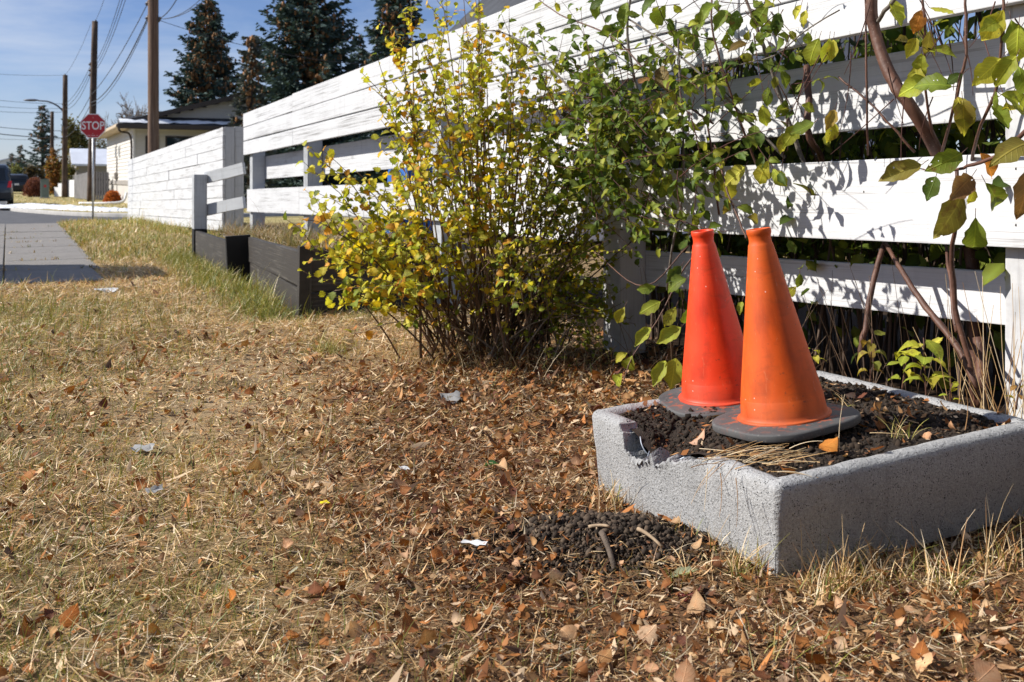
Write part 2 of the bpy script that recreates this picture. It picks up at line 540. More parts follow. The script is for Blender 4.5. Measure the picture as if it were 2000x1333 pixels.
# ---- one ground sheet reaching the horizon
def spaced(a, b, n, k):
    u = np.linspace(math.asinh(a / k), math.asinh(b / k), n)
    return np.sinh(u) * k
gx = spaced(-900, 900, 300, .9)
gy = np.concatenate([np.linspace(-400, -1, 14), 1.0 + spaced(-.9, 1600, 280, 1.2)])
GX, GY = np.meshgrid(gx, gy)
GT, GS = to_t(GX, GY), to_s(GX, GY)
GZ = gz(GX, GY)
GZ = GZ - .16 * np.clip((GT - 24.5) / 2.0, 0, 1)
GZ = np.where(on_bed(GT, GS) & (GS < 2.5), GZ - .05, GZ)
nx, ny = len(gx), len(gy)
ii = np.arange(nx * ny).reshape(ny, nx)
quads = np.stack([ii[:-1, :-1], ii[:-1, 1:], ii[1:, 1:], ii[1:, :-1]], -1).reshape(-1, 4)

def green_frac(x, y):
    t, s = to_t(x, y), to_s(x, y)
    n = vnoise(x * 1.3 + 3, y * 1.3 + 7); n2 = vnoise(x * .5 + 31, y * .5 + 11); n3 = vnoise(x * 4 + 1, y * 4)
    g = .05 + .10 * n
    left = np.clip((1.15 - s) / 1.0, 0, 1) * np.clip((9 - t) / 2, 0, 1)
    g = g + left * (.42 * n2 + .36 * n3)
    g = g + .75 * np.exp(-((s - rw_s(t) + .18) / .20) ** 2) * (t > 5.6) * (t < 12)
    g = g + np.clip((t - 10.5) / 2, 0, 1) * (.28 + .45 * n2)
    near_pl = np.exp(-((x - .2) ** 2 + (y - 2.4) ** 2) / 1.0)
    g = g * (1 - .9 * near_pl)
    g = g + .40 * np.exp(-(((x + .85) / .10) ** 2 + ((y - 4.55) / .14) ** 2)) + .4 * np.exp(-(((x + .86) / .16) ** 2 + ((y - 5.75) / .12) ** 2))
    return np.clip(g, 0, .95)

def leafy(x, y):
    """how much broken leaf lies here"""
    w = (vnoise(x * 2.2 + 17, y * 2.2 + 3) - .5) * .5
    a = np.clip((x + .70 + w + .10 * (y - 2.5)) / .42, 0, 1) * np.clip((4.9 - y + w) / .8, 0, 1)
    p = vnoise(x * 3.1 + 40, y * 3.1 + 8)
    return np.clip(a * (.62 + .65 * p) + .18 * p * np.clip((5.5 - y), 0, 1), 0, 1)

soil = np.array([.14, .092, .055]); thatch = np.array([.46, .33, .18]); lawn_g = np.array([.105, .115, .035]); redb = np.array([.125, .062, .033])
def ground_col(x, y):
    n = vnoise(x * 2.1, y * 2.1)[..., None]; n2 = vnoise(x * 7 + 5, y * 7)[..., None]
    c = soil * .8 + (thatch - soil * .8) * np.clip(.28 + .5 * n + .3 * (n2 - .5), 0, 1)
    far = np.clip((to_t(x, y) - 6) / 6, 0, 1)[..., None]
    c = c * (1 - far) + far * (thatch * (.75 + .35 * n))
    g = green_frac(x, y)[..., None]
    c = c * (1 - .75 * g) + lawn_g * .75 * g
    l = leafy(x, y)[..., None] * .85
    pale = (np.exp(-(((x + 1.05) / .42) ** 2 + ((y - 3.7) / .75) ** 2)) * np.clip(vnoise(x * 4, y * 4 + 9) * 1.6, 0, 1))[..., None]
    c = c * (1 - .8 * pale) + np.array([.50, .385, .25]) * .8 * pale
    c = c * (1 - l) + redb * l
    h = np.exp(-((x - HEAP[0]) / .21) ** 2 - ((y - HEAP[1]) / .14) ** 2)[..., None]
    c = c * (1 - h) + np.array([.035, .028, .023]) * h
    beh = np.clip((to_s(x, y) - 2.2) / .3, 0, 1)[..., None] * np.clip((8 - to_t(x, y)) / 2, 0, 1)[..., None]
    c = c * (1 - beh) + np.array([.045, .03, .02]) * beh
    return c
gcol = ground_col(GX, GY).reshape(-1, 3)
m, nt, b, o = mat('ground')
at = nt.nodes.new('ShaderNodeAttribute'); at.attribute_name = 'Col'
gv = nt.nodes.new('ShaderNodeTexCoord').outputs['Object']
f1 = noise(nt, gv, 90, 5, .65); f2 = noise(nt, gv, 14, 4)
cc = mixc(nt, ramp(nt, f1, [(.35, .8), (.6, 0.0)]), at.outputs['Color'], mixc(nt, 1.0, at.outputs['Color'], (.35, .32, .30), 'MULTIPLY'))
cc = mixc(nt, ramp(nt, f2, [(.4, 0.0), (.7, .5)]), cc, mixc(nt, 1.0, at.outputs['Color'], (1.35, 1.25, 1.1), 'MULTIPLY'))
nt.links.new(cc, b.inputs['Base Color']); b.inputs['Roughness'].default_value = .95; b.inputs['Specular IOR Level'].default_value = .1
bump(nt, b, f1, .7, .01)
M['ground'] = m
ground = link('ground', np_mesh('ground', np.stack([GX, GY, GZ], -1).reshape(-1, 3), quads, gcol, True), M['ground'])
tag(ground, kind='structure')

# ---- grass blades
def blades(x, y, z, az, L, lean, curl, w, cols, nseg):
    """ribbons rising from (x,y,z); lean is the angle from upright"""
    n = len(x)
    u = np.linspace(0, 1, nseg + 1)
    ang = lean[:, None] + curl[:, None] * u[None]
    ang = np.clip(ang, -2.2, 1.72)
    seg = L[:, None] / nseg
    dh = np.concatenate([np.zeros((n, 1)), np.cumsum(np.sin(ang[:, :-1]) * seg, 1)], 1)
    dz = np.concatenate([np.zeros((n, 1)), np.cumsum(np.cos(ang[:, :-1]) * seg, 1)], 1)
    cx = x[:, None] + np.cos(az)[:, None] * dh; cy = y[:, None] + np.sin(az)[:, None] * dh; cz = z[:, None] + dz
    tw = RNG.normal(0, .5, n)
    wx = -np.sin(az) * np.cos(tw); wy = np.cos(az) * np.cos(tw); wz = np.sin(tw)
    hw = (w[:, None] * .5) * (1 - .85 * u[None] ** 1.6)
    v = np.empty((n, nseg + 1, 2, 3))
    for k, sg in ((0, -1), (1, 1)):
        v[:, :, k, 0] = cx + sg * hw * wx[:, None]; v[:, :, k, 1] = cy + sg * hw * wy[:, None]; v[:, :, k, 2] = cz + sg * hw * wz[:, None]
    v = v.reshape(-1, 3)
    b0 = (np.arange(n) * (nseg + 1) * 2)[:, None] + (np.arange(nseg) * 2)[None]
    f = np.concatenate([np.stack([b0, b0 + 1, b0 + 3], -1).reshape(-1, 3), np.stack([b0, b0 + 3, b0 + 2], -1).reshape(-1, 3)])
    c = np.repeat(cols, (nseg + 1) * 2, 0)
    return v, f, c

STRAW = np.array([[.80, .58, .31], [.70, .46, .21], [.92, .77, .54], [.46, .26, .11], [.84, .64, .37], [.34, .18, .075]])
GREENS = np.array([[.19, .23, .04], [.29, .29, .05], [.14, .19, .035], [.40, .36, .09], [.50, .43, .14]])
def blade_cols(g):
    n = len(g)
    isg = RNG.random(n) < g
    c = np.where(isg[:, None], GREENS[RNG.integers(0, 5, n)], STRAW[RNG.integers(0, 6, n)])
    return c * RNG.uniform(.72, 1.22, (n, 1)), isg

def scatter_band(y0, y1, dens, margin=.5):
    xl, xr = .52 * y1 + 1.1, .52 * y1 + .3
    n = int((y1 - y0) * (xl + xr) * dens)
    x = RNG.uniform(-xl, xr, n); y = RNG.uniform(y0, y1, n)
    k = (x > -.52 * y - 1.1) & (x < .52 * y + .3)
    x, y = x[k], y[k]
    t, s = to_t(x, y), to_s(x, y)
    k = ~on_walk(t, s, -.04 + .05 * (RNG.random(len(x)) < .35)) & ~in_planter(x, y, -.03) & ~on_bed(t, s) & (t < lawn_edge_t(s)) & (s < 2.75) & (s > -9)
    return x[k], y[k]

ga = Acc()
for (y0, y1, dens, Lm, w, ns) in [(1.15, 2.0, 18500, .036, .0021, 3), (2.0, 3.0, 13000, .038, .0025, 3), (3.0, 4.6, 7600, .044, .0033, 2),
                                  (4.6, 7.0, 4200, .060, .0040, 2), (7.0, 11, 1900, .065, .0060, 2), (11, 18, 700, .075, .010, 2), (18, 31, 260, .085, .018, 1)]:
    x, y = scatter_band(y0, y1, dens)
    # clumped: thin out where the noise is low
    cl = vnoise(x * 11, y * 11) * .6 + vnoise(x * 27 + 4, y * 27) * .4
    dens_f = .55 + .9 * (cl - .3) - .27 * leafy(x, y)
    hp = np.exp(-((x - HEAP[0]) / .21) ** 2 - ((y - HEAP[1]) / .13) ** 2)
    dens_f = dens_f * (1 - .5 * np.exp(-(((x + 1.05) / .42) ** 2 + ((y - 3.7) / .75) ** 2)) * np.clip(vnoise(x * 4, y * 4 + 9) * 1.6, 0, 1)) * (1 - 1.05 * hp) * np.where(to_s(x, y) > 2.25, .25, 1)
    k = RNG.random(len(x)) < dens_f
    x, y = x[k], y[k]; n = len(x)
    g = green_frac(x, y)
    col, isg = blade_cols(g)
    br = 1.0 - .27 * leafy(x, y)
    pale = np.exp(-(((x + 1.05) / .45) ** 2 + ((y - 3.7) / .8) ** 2))
    L_p = 1 - .45 * pale
    col = col * (br * (.95 + .25 * pale))[:, None]
    lean = np.where(isg, np.abs(RNG.normal(.55, .35, n)), np.clip(RNG.normal(1.40, .24, n), .1, 1.57))
    far = min(1, max(0, (y0 - 5) / 8)); lean = lean * (1 - .35 * far)
    curl = np.where(isg, RNG.uniform(.1, .9, n), RNG.normal(.1, .6, n))
    L = Lm * np.exp(RNG.normal(0, .38, n)) * L_p * (1 - .25 * leafy(x, y))
    az = RNG.uniform(0, 2 * math.pi, n)
    z = gz(x, y) + np.where(isg, -.004, RNG.uniform(-.003, .014, n))
    v, f, c = blades(x, y, z, az, L, lean, curl, w * RNG.uniform(.6, 1.4, n), col, ns)
    ga.add(v, f, c)
# longer green tufts: along the dark retaining wall, beside the planter and in the lawn
def tuft(cx, cy, n, r, L, green=1.0, w=.0025, lean=.45, zoff=0.0, z=None):
    x = cx + RNG.normal(0, r, n); y = cy + RNG.normal(0, r, n)
    col, isg = blade_cols(np.full(n, green))
    zz = (gz(x, y) if z is None else np.full(n, z)) + zoff
    v, f, c = blades(x, y, zz - .004, RNG.uniform(0, 6.28, n), L * np.exp(RNG.normal(0, .3, n)), np.abs(RNG.normal(lean, .3, n)), RNG.uniform(.2, 1.3, n), w * RNG.uniform(.6, 1.3, n), col, 4)
    ga.add(v, f, c)
for q in np.linspace(0, 1, 46):
    t = T_RW0 + .1 + q * (T_RW1 - T_RW0); s = float(rw_s(t)) - RNG.uniform(.05, .35)
    tuft(*ts(t, s), 70, .08, .11, .92, .005, .55)
for q in np.linspace(0, 1, 40):                                           # deeper green along the far fence foot
    t = 16.5 + q * 11.5; s = 3.2 - RNG.uniform(.1, .5)
    tuft(*ts(t, s), 46, .16, .17, .8, .012, .5)
for (cx, cy, n, r, L, gq) in [(.60, 1.83, 60, .035, .085, .25), (.66, 1.82, 90, .04, .075, .2), (.43, 1.86, 30, .02, .075, .6), (.78, 1.86, 60, .06, .06, .3), (-.85, 4.55, 160, .05, .10, .8),
                              (-.87, 5.78, 90, .08, .05, .95), (.95, 1.42, 30, .03, .09, .7), (-1.35, 2.7, 90, .08, .05, .8), (.25, 4.25, 120, .16, .13, .2), (-.35, 4.25, 120, .16, .12, .15), (-.05, 4.1, 160, .2, .11, .1),
                              (.23, 2.30, 40, .03, .07, .1), (.45, 1.55, 40, .05, .05, .6), (-.1, 1.5, 40, .06, .045, .6), (.30, 1.9, 30, .03, .05, .1), (1.15, 2.05, 60, .08, .08, .3)]:
    tuft(cx, cy, n, r, L, gq, .0022, .5)
grass = link('lawn_grass', ga.mesh('lawn_grass'), M['blade'])
tag(grass, 'short dry straw coloured lawn grass with greener patches', 'grass', kind='stuff')

# ---- crumbs of leaf and straw between the blades
la = Acc()
CRUMB = np.array([[.26, .105, .04], [.34, .15, .055], [.18, .08, .04], [.42, .23, .10], [.52, .34, .18], [.11, .06, .035], [.40, .16, .05], [.58, .43, .28]])
for (y0, y1, dens, sz) in [(1.15, 2.2, 15500, .0056), (2.2, 3.4, 10000, .0072), (3.4, 5.2, 5200, .0098), (5.2, 9, 500, .016)]:
    x, y = scatter_band(y0, y1, dens)
    hp = np.exp(-((x - HEAP[0] - .02) / .20) ** 2 - ((y - HEAP[1]) / .13) ** 2)
    k = RNG.random(len(x)) < (.12 + .74 * leafy(x, y) * (.30 + 1.0 * vnoise(x * 9 + 2, y * 9))) * (1 - 1.15 * hp)
    x, y = x[k], y[k]; n = len(x)
    z = gz(x, y) + RNG.uniform(.001, .016, n)
    a = RNG.uniform(0, 6.28, n); tilt = RNG.normal(0, .55, (n, 2))
    ux = np.stack([np.cos(a), np.sin(a), tilt[:, 0]], 1); uy = np.stack([-np.sin(a), np.cos(a), tilt[:, 1]], 1)
    l = sz * np.exp(RNG.normal(0, .5, n))[:, None]; wd = l * RNG.uniform(.10, .62, (n, 1))
    c0 = np.stack([x, y, z], 1)
    pts = np.stack([c0 - ux * l, c0 - uy * wd + ux * l * RNG.uniform(-.5, .3, (n, 1)), c0 + ux * l + np.array([0, 0, 1]) * l * .3, c0 + uy * wd * RNG.uniform(.4, 1, (n, 1))], 1)
    bi = np.arange(n)[:, None] * 4
    f = np.concatenate([bi + np.array([0, 1, 2]), bi + np.array([0, 2, 3])])
    la.add(pts.reshape(-1, 3), f, np.repeat(CRUMB[RNG.integers(0, 8, n)] * RNG.uniform(.6, 1.3, (n, 1)), 4, 0))
litter = link('leaf_litter', la.mesh('leaf_litter'), M['litter'])
tag(litter, 'crumbled brown leaf bits and broken straw matted in the lawn', 'leaf litter', kind='stuff')

# ---- pavement: slabs side by side in two rows
walk = thing('sidewalk', (*ts(15, 0), -.2), 'grey concrete slab pavement running to the street corner', 'pavement')
walk['kind'] = 'structure'; del walk['category']
tt = WALK_T0
kk = 0
while tt < WALK_T1 - .3:
    t1 = min(tt + 1.52, WALK_T1)
    for (sa, sb) in ((-0.86, None), (None, None)):
        if sa is None: s0 = -.02; s1 = walk_edge((tt + t1) / 2)
        else: s0 = sa; s1 = -.035
        if kk == 0 and sa is None: s1 -= .05
        tm, sm = (tt + t1) / 2, (s0 + s1) / 2
        x, y = ts(tm, sm); z = -.0125 * (tm - 1) + random.uniform(-.004, .004)
        me = box_mesh('slab', t1 - tt - .018, s1 - s0, .10, .006)
        R = Matrix.Rotation(math.atan2(U[1], U[0]), 4, 'Z') @ Matrix.Rotation(.0125, 4, 'Y')
        link('slab', me, M['walk'], walk, Matrix.Translation((x, y, z - .045)) @ R)
    tt = t1; kk += 1
# weeds in the joints
ja = Acc()
for q in range(11):
    t = WALK_T0 + 1.52 * q
    n = 60; s = RNG.uniform(-.7, walk_edge(t), n); s = s[vnoise(s * 6 + q * 3, s * 0 + q) > .55]
    if len(s) < 4: continue
    x = t * U[0] + s * V[0] + RNG.normal(0, .02, len(s)); y = t * U[1] + s * V[1] + RNG.normal(0, .02, len(s))
    c, g_ = blade_cols(np.full(len(s), .3))
    ja.add(*blades(x, y, gz(x, y) + .02, RNG.uniform(0, 6.28, len(s)), np.full(len(s), .05), RNG.uniform(.3, 1.4, len(s)), RNG.uniform(0, .6, len(s)), np.full(len(s), .014), c * .6, 2))
wj = link('joint_weeds', ja.mesh('joint_weeds'), M['blade'])
tag(wj, 'brown weeds growing in the pavement joints', 'weeds', kind='stuff')

# ---- street, the corner of the lawn and the far verge
ZR = -.405
road = prism('road', [ts(25.0, -70), ts(25.0, 60), ts(700, 60), ts(700, -70)], ZR - .03, ZR, M['asphalt'])
tag(road, kind='structure')
ss = np.linspace(-1.3, 9, 40)
poly = [ts(float(lawn_edge_t(s)), float(s)) for s in ss] + [ts(24.2, 9), ts(24.2, 1.12), ts(27.45, 1.16), ts(27.45, -1.3)]
# corner lawn strip, a sheet just over the ground following the same slope
bm = bmesh.new()
rows = []
for s in np.linspace(1.16, 9, 24):
    te = float(lawn_edge_t(s)); row = []
    for q in np.linspace(0, 1, 8):
        t = 24.0 + q * (te - 24.0); x, y = ts(t, float(s)); row.append(bm.verts.new((x, y, -.0125 * (min(t, 30) - 1) - .002)))
    x, y = ts(te + .02, float(s)); row.append(bm.verts.new((x, y, ZR - .02)))
    rows.append(row)
for a, c in zip(rows, rows[1:]):
    for i in range(len(a) - 1): bm.faces.new((a[i], a[i + 1], c[i + 1], c[i]))
M['dry_lawn'] = simple('dry_lawn', (.36, .30, .12), .95, .35, 2.2, bumpy=.5)
cl = link('corner_lawn', bm_mesh('corner_lawn', bm), M['dry_lawn']); tag(cl, kind='structure')

def G(px, py, z=ZR):
    d = (CAM_H - z) * FPX / (py - 352)
    return ((px - 1000) / FPX * d, d)
fv_edge = [G(16, 404), G(19, 409.5), G(28, 412.8), G(60, 416), G(140, 421.5), G(250, 424.5), G(420, 425)]
far1 = [ts(500, -4.5), ]
left_edge = [(fv_edge[0][0] + U[0] * q, fv_edge[0][1] + U[1] * q) for q in (400, 120, 60, 25)]
right_edge = [(fv_edge[-1][0] + V[0] * q, fv_edge[-1][1] + V[1] * q) for q in (20, 60)]
vpoly = left_edge + fv_edge + right_edge + [(fv_edge[-1][0] + V[0] * 60 + U[0] * 400, fv_edge[-1][1] + V[1] * 60 + U[1] * 400)]
ZV = ZR + .11
verge = prism('far_verge', vpoly, ZR - .1, ZV, M['dry_lawn']); tag(verge, kind='structure')
# kerb along its edge
ka = []
kline = [left_edge[2], left_edge[3]] + fv_edge + right_edge[:1]
bm = bmesh.new()
pts = smooth_path([(x, y, 0) for x, y in kline], 90)[:, :2]
tang = np.gradient(pts, axis=0); tang /= np.linalg.norm(tang, axis=1, keepdims=True); nor = np.stack([tang[:, 1], -tang[:, 0]], 1)
prof = [(-.05, ZR - .02), (-.05, ZR + .09), (-.035, ZV + .012), (.12, ZV + .014), (.13, ZV - .03)]
sgn = 1 if np.dot(nor[45], np.array([0, 0]) - pts[45]) < 0 else -1
rows = [[bm.verts.new((p[0] + sgn * n_[0] * d, p[1] + sgn * n_[1] * d, z)) for d, z in prof] for p, n_ in zip(pts, nor)]
for a, c in zip(rows, rows[1:]):
    for i in range(len(prof) - 1): bm.faces.new((a[i], a[i + 1], c[i + 1], c[i]))
kerb = link('kerb', bm_mesh('kerb', bm, True), M['kerb']); tag(kerb, kind='structure')
# thin grass over the verge
va = Acc()
n = 9000
x = RNG.uniform(-34, -8, n); y = RNG.uniform(29, 70, n)
def inpoly(x, y, poly):
    r = np.zeros(len(x), bool); j = len(poly) - 1
    for i in range(len(poly)):
        xi, yi = poly[i]; xj, yj = poly[j]
        c = ((yi > y) != (yj > y)) & (x < (xj - xi) * (y - yi) / (yj - yi + 1e-12) + xi); r ^= c; j = i
    return r
k = inpoly(x, y, vpoly); x, y = x[k], y[k]; n = len(x)
c, g_ = blade_cols(np.clip(.2 + .6 * vnoise(x * .4, y * .4), 0, 1))
va.add(*blades(x, y, np.full(n, ZV), RNG.uniform(0, 6.28, n), RNG.uniform(.06, .14, n), RNG.uniform(.3, 1.2, n), RNG.uniform(0, .6, n), np.full(n, .03), c, 1))
vg = link('verge_grass', va.mesh('verge_grass'), M['blade']); tag(vg, 'thin tan and green grass on the verge across the street', 'grass', kind='stuff')
# melting snow lying along the verge
m, nt, b, o = mat('snow'); b.inputs['Base Color'].default_value = (.82, .85, .90, 1); b.inputs['Roughness'].default_value = .7
b.inputs['Subsurface Weight'].default_value = 0.0
M['snow'] = m
sa = Acc()
sl = smooth_path([(*G(30, 402.5, ZV), ZV), (*G(70, 405.5, ZV), ZV), (*G(140, 408.0, ZV), ZV), (*G(190, 411, ZV), ZV), (*G(235, 413, ZV), ZV)], 60)
for i, p in enumerate(sl):
    q = i / 59
    for k in range(3):
        r = random.uniform(.30, .75) * (1 - .5 * q)
        ns_, nr = 10, 4
        ang = np.arange(ns_) / ns_ * 6.283
        rr = r * (1 + .3 * RNG.normal(0, 1, ns_).clip(-1, 1))
        vs = [(p[0] + random.uniform(-.3, .3), p[1] + random.uniform(-.8, .8) * (1.2 - q), ZV + random.uniform(.05, .13))]
        cxy = vs[0]
        for j in range(1, nr + 1):
            h = ZV - .01 + (cxy[2] - ZV) * math.cos(j / nr * 1.57)
            for a_, r_ in zip(ang, rr): vs.append((cxy[0] + math.cos(a_) * r_ * j / nr, cxy[1] + math.sin(a_) * r_ * j / nr, h))
        fs = [(0, 1 + j, 1 + (j + 1) % ns_) for j in range(ns_)]
        for j in range(nr - 1):
            for k2 in range(ns_):
                a0 = 1 + j * ns_ + k2; a1 = 1 + j * ns_ + (k2 + 1) % ns_
                fs += [(a0, a0 + ns_, a1 + ns_), (a0, a1 + ns_, a1)]
        sa.add(vs, fs)
snow = link('snow_patch', sa.mesh('snow_patch', True), M['snow']); tag(snow, 'long thin patch of melting snow on the verge', 'snow', kind='stuff')
# ================================================================== PLANTER
PL_H = .187
def pl_xy(a, b): return PL0 + a * PLU + b * PLV
def pl_top(b): return PL_H + .052 * b                       # the planter is tipped up towards the fence
planter = thing('concrete_planter', (*pl_xy(PL_A / 2, PL_B / 2), 0), 'low square grey concrete planter with a broken rim, filled with dark soil', 'planter')
# rounded outline, walked from the front corner round
def outline(inset, r, n_arc=7, step=.02):
    A, B = PL_A, PL_B
    c = [(inset + r, inset + r, math.pi, 1.5 * math.pi), (inset + r, B - inset - r, 1.5 * math.pi, 2 * math.pi)]
    pts = []
    # corners in (a,b): (0,0) -> (A,0) -> (A,B) -> (0,B)
    cs = [((inset + r, inset + r), math.pi * 1.5, -math.pi / 2), ((A - inset - r, inset + r), 0, -math.pi / 2), ((A - inset - r, B - inset - r), math.pi / 2, -math.pi / 2), ((inset + r, B - inset - r), math.pi, -math.pi / 2)]
    for i, ((ca, cb), a0, da) in enumerate([((inset + r, inset + r), math.pi, math.pi / 2), ((A - inset - r, inset + r), 1.5 * math.pi, math.pi / 2), ((A - inset - r, B - inset - r), 0, math.pi / 2), ((inset + r, B - inset - r), math.pi / 2, math.pi / 2)]):
        for k in range(n_arc + 1):
            th = a0 + da * k / n_arc
            pts.append((ca + r * math.cos(th), cb + r * math.sin(th)))
    out = []
    for i in range(len(pts)):
        p, q = np.array(pts[i]), np.array(pts[(i + 1) % len(pts)])
        L = np.linalg.norm(q - p); n = max(1, int(L / step))
        for k in range(n): out.append(p + (q - p) * k / n)
    return np.array(out)
ol = outline(0, .020, 7, .005)
def notch(a, b, rng=random.Random(5)):
    """depth of the broken piece along the side b=0; a runs from the front corner"""
    if b > .08: return 0.0
    pts = [(.20, 0), (.235, .007), (.27, .020), (.30, .033), (.34, .042), (.38, .053), (.42, .063), (.455, .078), (.48, .084), (.502, .066), (.522, .034), (.54, .012), (.555, 0)]
    return float(np.interp(a, [p[0] for p in pts], [p[1] for p in pts]))
WT = .050
bm = bmesh.new()
rows = []
cen = np.array([PL_A / 2, PL_B / 2])
for i, (a, b) in enumerate(ol):
    d = notch(a, b)
    jag = ((vnoise(a * 150, b * 130 + 3) - .5) * .022 + (vnoise(a * 60 + 9, b * 50) - .5) * .020 + (vnoise(a * 400 + 9, b * 50) - .5) * .007) * min(1.0, d / .03)
    top = pl_top(b) - d + float(jag) - .0025 * float(vnoise(a * 30, b * 30))
    inw = np.array([np.sign(PL_A / 2 - a) * max(0, min(1, (abs(a - PL_A / 2) - (PL_A / 2 - .0285)) / .028 + .0)), 0])
    # inward direction: nearest sides
    da = 1 if a < .03 else (-1 if a > PL_A - .03 else 0); db = 1 if b < .03 else (-1 if b > PL_B - .03 else 0)
    if da and db:
        ca = .030 if da > 0 else PL_A - .030; cb = .030 if db > 0 else PL_B - .030
        v = np.array([ca - a, cb - b]); v = v / (np.linalg.norm(v) + 1e-9)
    else: v = np.array([da, db], float)
    lean = .022
    rnd = .011 if d < .004 else .003
    z0 = .045 * max(0, b - .25) * .9 - .03 * (b < .25)
    prof = [(lean, z0), (lean * .8, z0 + .02), (lean * .45, .09), (lean * .2, .12), (0.0, top - rnd * 1.4), (rnd * .25, top - rnd * .55), (rnd, top), (WT * .55, top + (.002 if d < .004 else float(jag) - .004)), (WT - rnd, top - .001), (WT, top - rnd), (WT + .004, top - .09)]
    row = []
    for off, z in prof:
        z = min(z, top + .01)
        p = np.array([a, b]) + v * off
        w = pl_xy(*p)
        nn = (vnoise(a * 60 + z * 40, b * 60 + z * 70) - .5) * .003
        row.append(bm.verts.new((w[0] + v[0] * nn, w[1], z)))
    rows.append(row)
for i in range(len(rows)):
    p, q = rows[i], rows[(i + 1) % len(rows)]
    for k in range(len(p) - 1): bm.faces.new((p[k], q[k], q[k + 1], p[k + 1]))
pw = bm_mesh('planter_wall', bm, True)
for pf in pw.polygons:
    c_ = pf.center; dx, dy = c_.x - PL0[0], c_.y - PL0[1]; qa, qb = dx * PLU[0] + dy * PLU[1], dx * PLV[0] + dy * PLV[1]
    if qb < .07 and notch(qa, qb) > .003 and c_.z > .10: pf.use_smooth = False
link('planter_wall', pw, M['concrete'], planter)
# bare steel wire showing in the break
m, nt, b, o = mat('steel_wire'); b.inputs['Base Color'].default_value = (.32, .36, .42, 1); b.inputs['Metallic'].default_value = .5; b.inputs['Roughness'].default_value = .5
M['wire'] = m
def plp(a, b, z): q = pl_xy(a, b); return (q[0], q[1], z)
for path, r in (([plp(.50, .03, .158), plp(.485, .025, .142), plp(.47, .03, .126), plp(.462, .05, .122)], .0016),
                ([plp(.445, .03, .132), plp(.43, .012, .117), plp(.40, .006, .116), plp(.36, .012, .130), plp(.335, .03, .150), plp(.32, .04, .158)], .0019),
                ([plp(.455, .025, .136), plp(.44, .008, .120), plp(.425, .01, .112), plp(.415, .02, .118)], .0013)):
    v, f = tube(smooth_path(path, 18), r, 6)
    link('wire', np_mesh('wire', v, f, None, True), M['wire'], planter)

# ---- soil: a rough surface with loose grains on it
def soil_z(a, b):
    z = pl_top(b) - .010 + .014 * math.sin(min(1, max(0, a / PL_A)) * 3.14) * math.sin(min(1, max(0, b / PL_B)) * 3.14)
    z -= .058 * math.exp(-((a - .42) / .10) ** 2 - ((b - .04) / .08) ** 2)
    z -= .030 * math.exp(-((a - .47) / .04) ** 2 - ((b - .10) / .035) ** 2)
    z += (float(vnoise(a * 14 + 2, b * 14)) - .5) * .012 + (float(vnoise(a * 45, b * 45)) - .5) * .006
    return z
nA, nB = 70, 74
sv, sf = [], []
for i in range(nA):
    for j in range(nB):
        a = .028 + (PL_A - .056) * i / (nA - 1); b = .028 + (PL_B - .056) * j / (nB - 1)
        sv.append(plp(a, b, soil_z(a, b)))
for i in range(nA - 1):
    for j in range(nB - 1):
        k = i * nB + j; sf.append((k, k + nB, k + nB + 1, k + 1))
M['soil'] = simple('soil', (.040, .029, .022), .95, .5, 60, bumpy=.8)
link('soil', np_mesh('soil', sv, np.array(sf), None, True), M['soil'], planter)

# icosahedron grains
_t = (1 + 5 ** .5) / 2
ICO_V = np.array([(-1, _t, 0), (1, _t, 0), (-1, -_t, 0), (1, -_t, 0), (0, -1, _t), (0, 1, _t), (0, -1, -_t), (0, 1, -_t), (_t, 0, -1), (_t, 0, 1), (-_t, 0, -1), (-_t, 0, 1)]) / math.sqrt(1 + _t * _t)
ICO_F = np.array([(0, 11, 5), (0, 5, 1), (0, 1, 7), (0, 7, 10), (0, 10, 11), (1, 5, 9), (5, 11, 4), (11, 10, 2), (10, 7, 6), (7, 1, 8), (3, 9, 4), (3, 4, 2), (3, 2, 6), (3, 6, 8), (3, 8, 9), (4, 9, 5), (2, 4, 11), (6, 2, 10), (8, 6, 7), (9, 8, 1)])
def grains(pos, r, cols):
    n = len(pos)
    v = ICO_V[None] * (1 + RNG.normal(0, .22, (n, 12, 1)))
    v = v * r[:, None, None] * RNG.uniform(.7, 1.25, (n, 1, 3))
    v = v + pos[:, None]
    f = (np.arange(n)[:, None, None] * 12 + ICO_F[None]).reshape(-1, 3)
    return v.reshape(-1, 3), f, np.repeat(cols, 12, 0)
n = 10000
a = RNG.uniform(.05, PL_A - .05, n); b_ = RNG.uniform(.05, PL_B - .05, n)
xy = PL0[None] + a[:, None] * PLU + b_[:, None] * PLV
r = np.clip(np.exp(RNG.normal(math.log(.0022), .6, n)), .001, .009)
z = np.array([soil_z(p, q) for p, q in zip(a, b_)]) + r * .1
sc = np.array([[.030, .023, .018], [.046, .034, .026], [.020, .016, .013], [.064, .048, .035]])
ga_ = Acc(); ga_.add(*grains(np.column_stack([xy, z]), r, sc[RNG.integers(0, 4, n)]))
so = link('soil_grain', ga_.mesh('soil_grain', False), M['grain_v'], planter); so['kind'] = 'stuff'
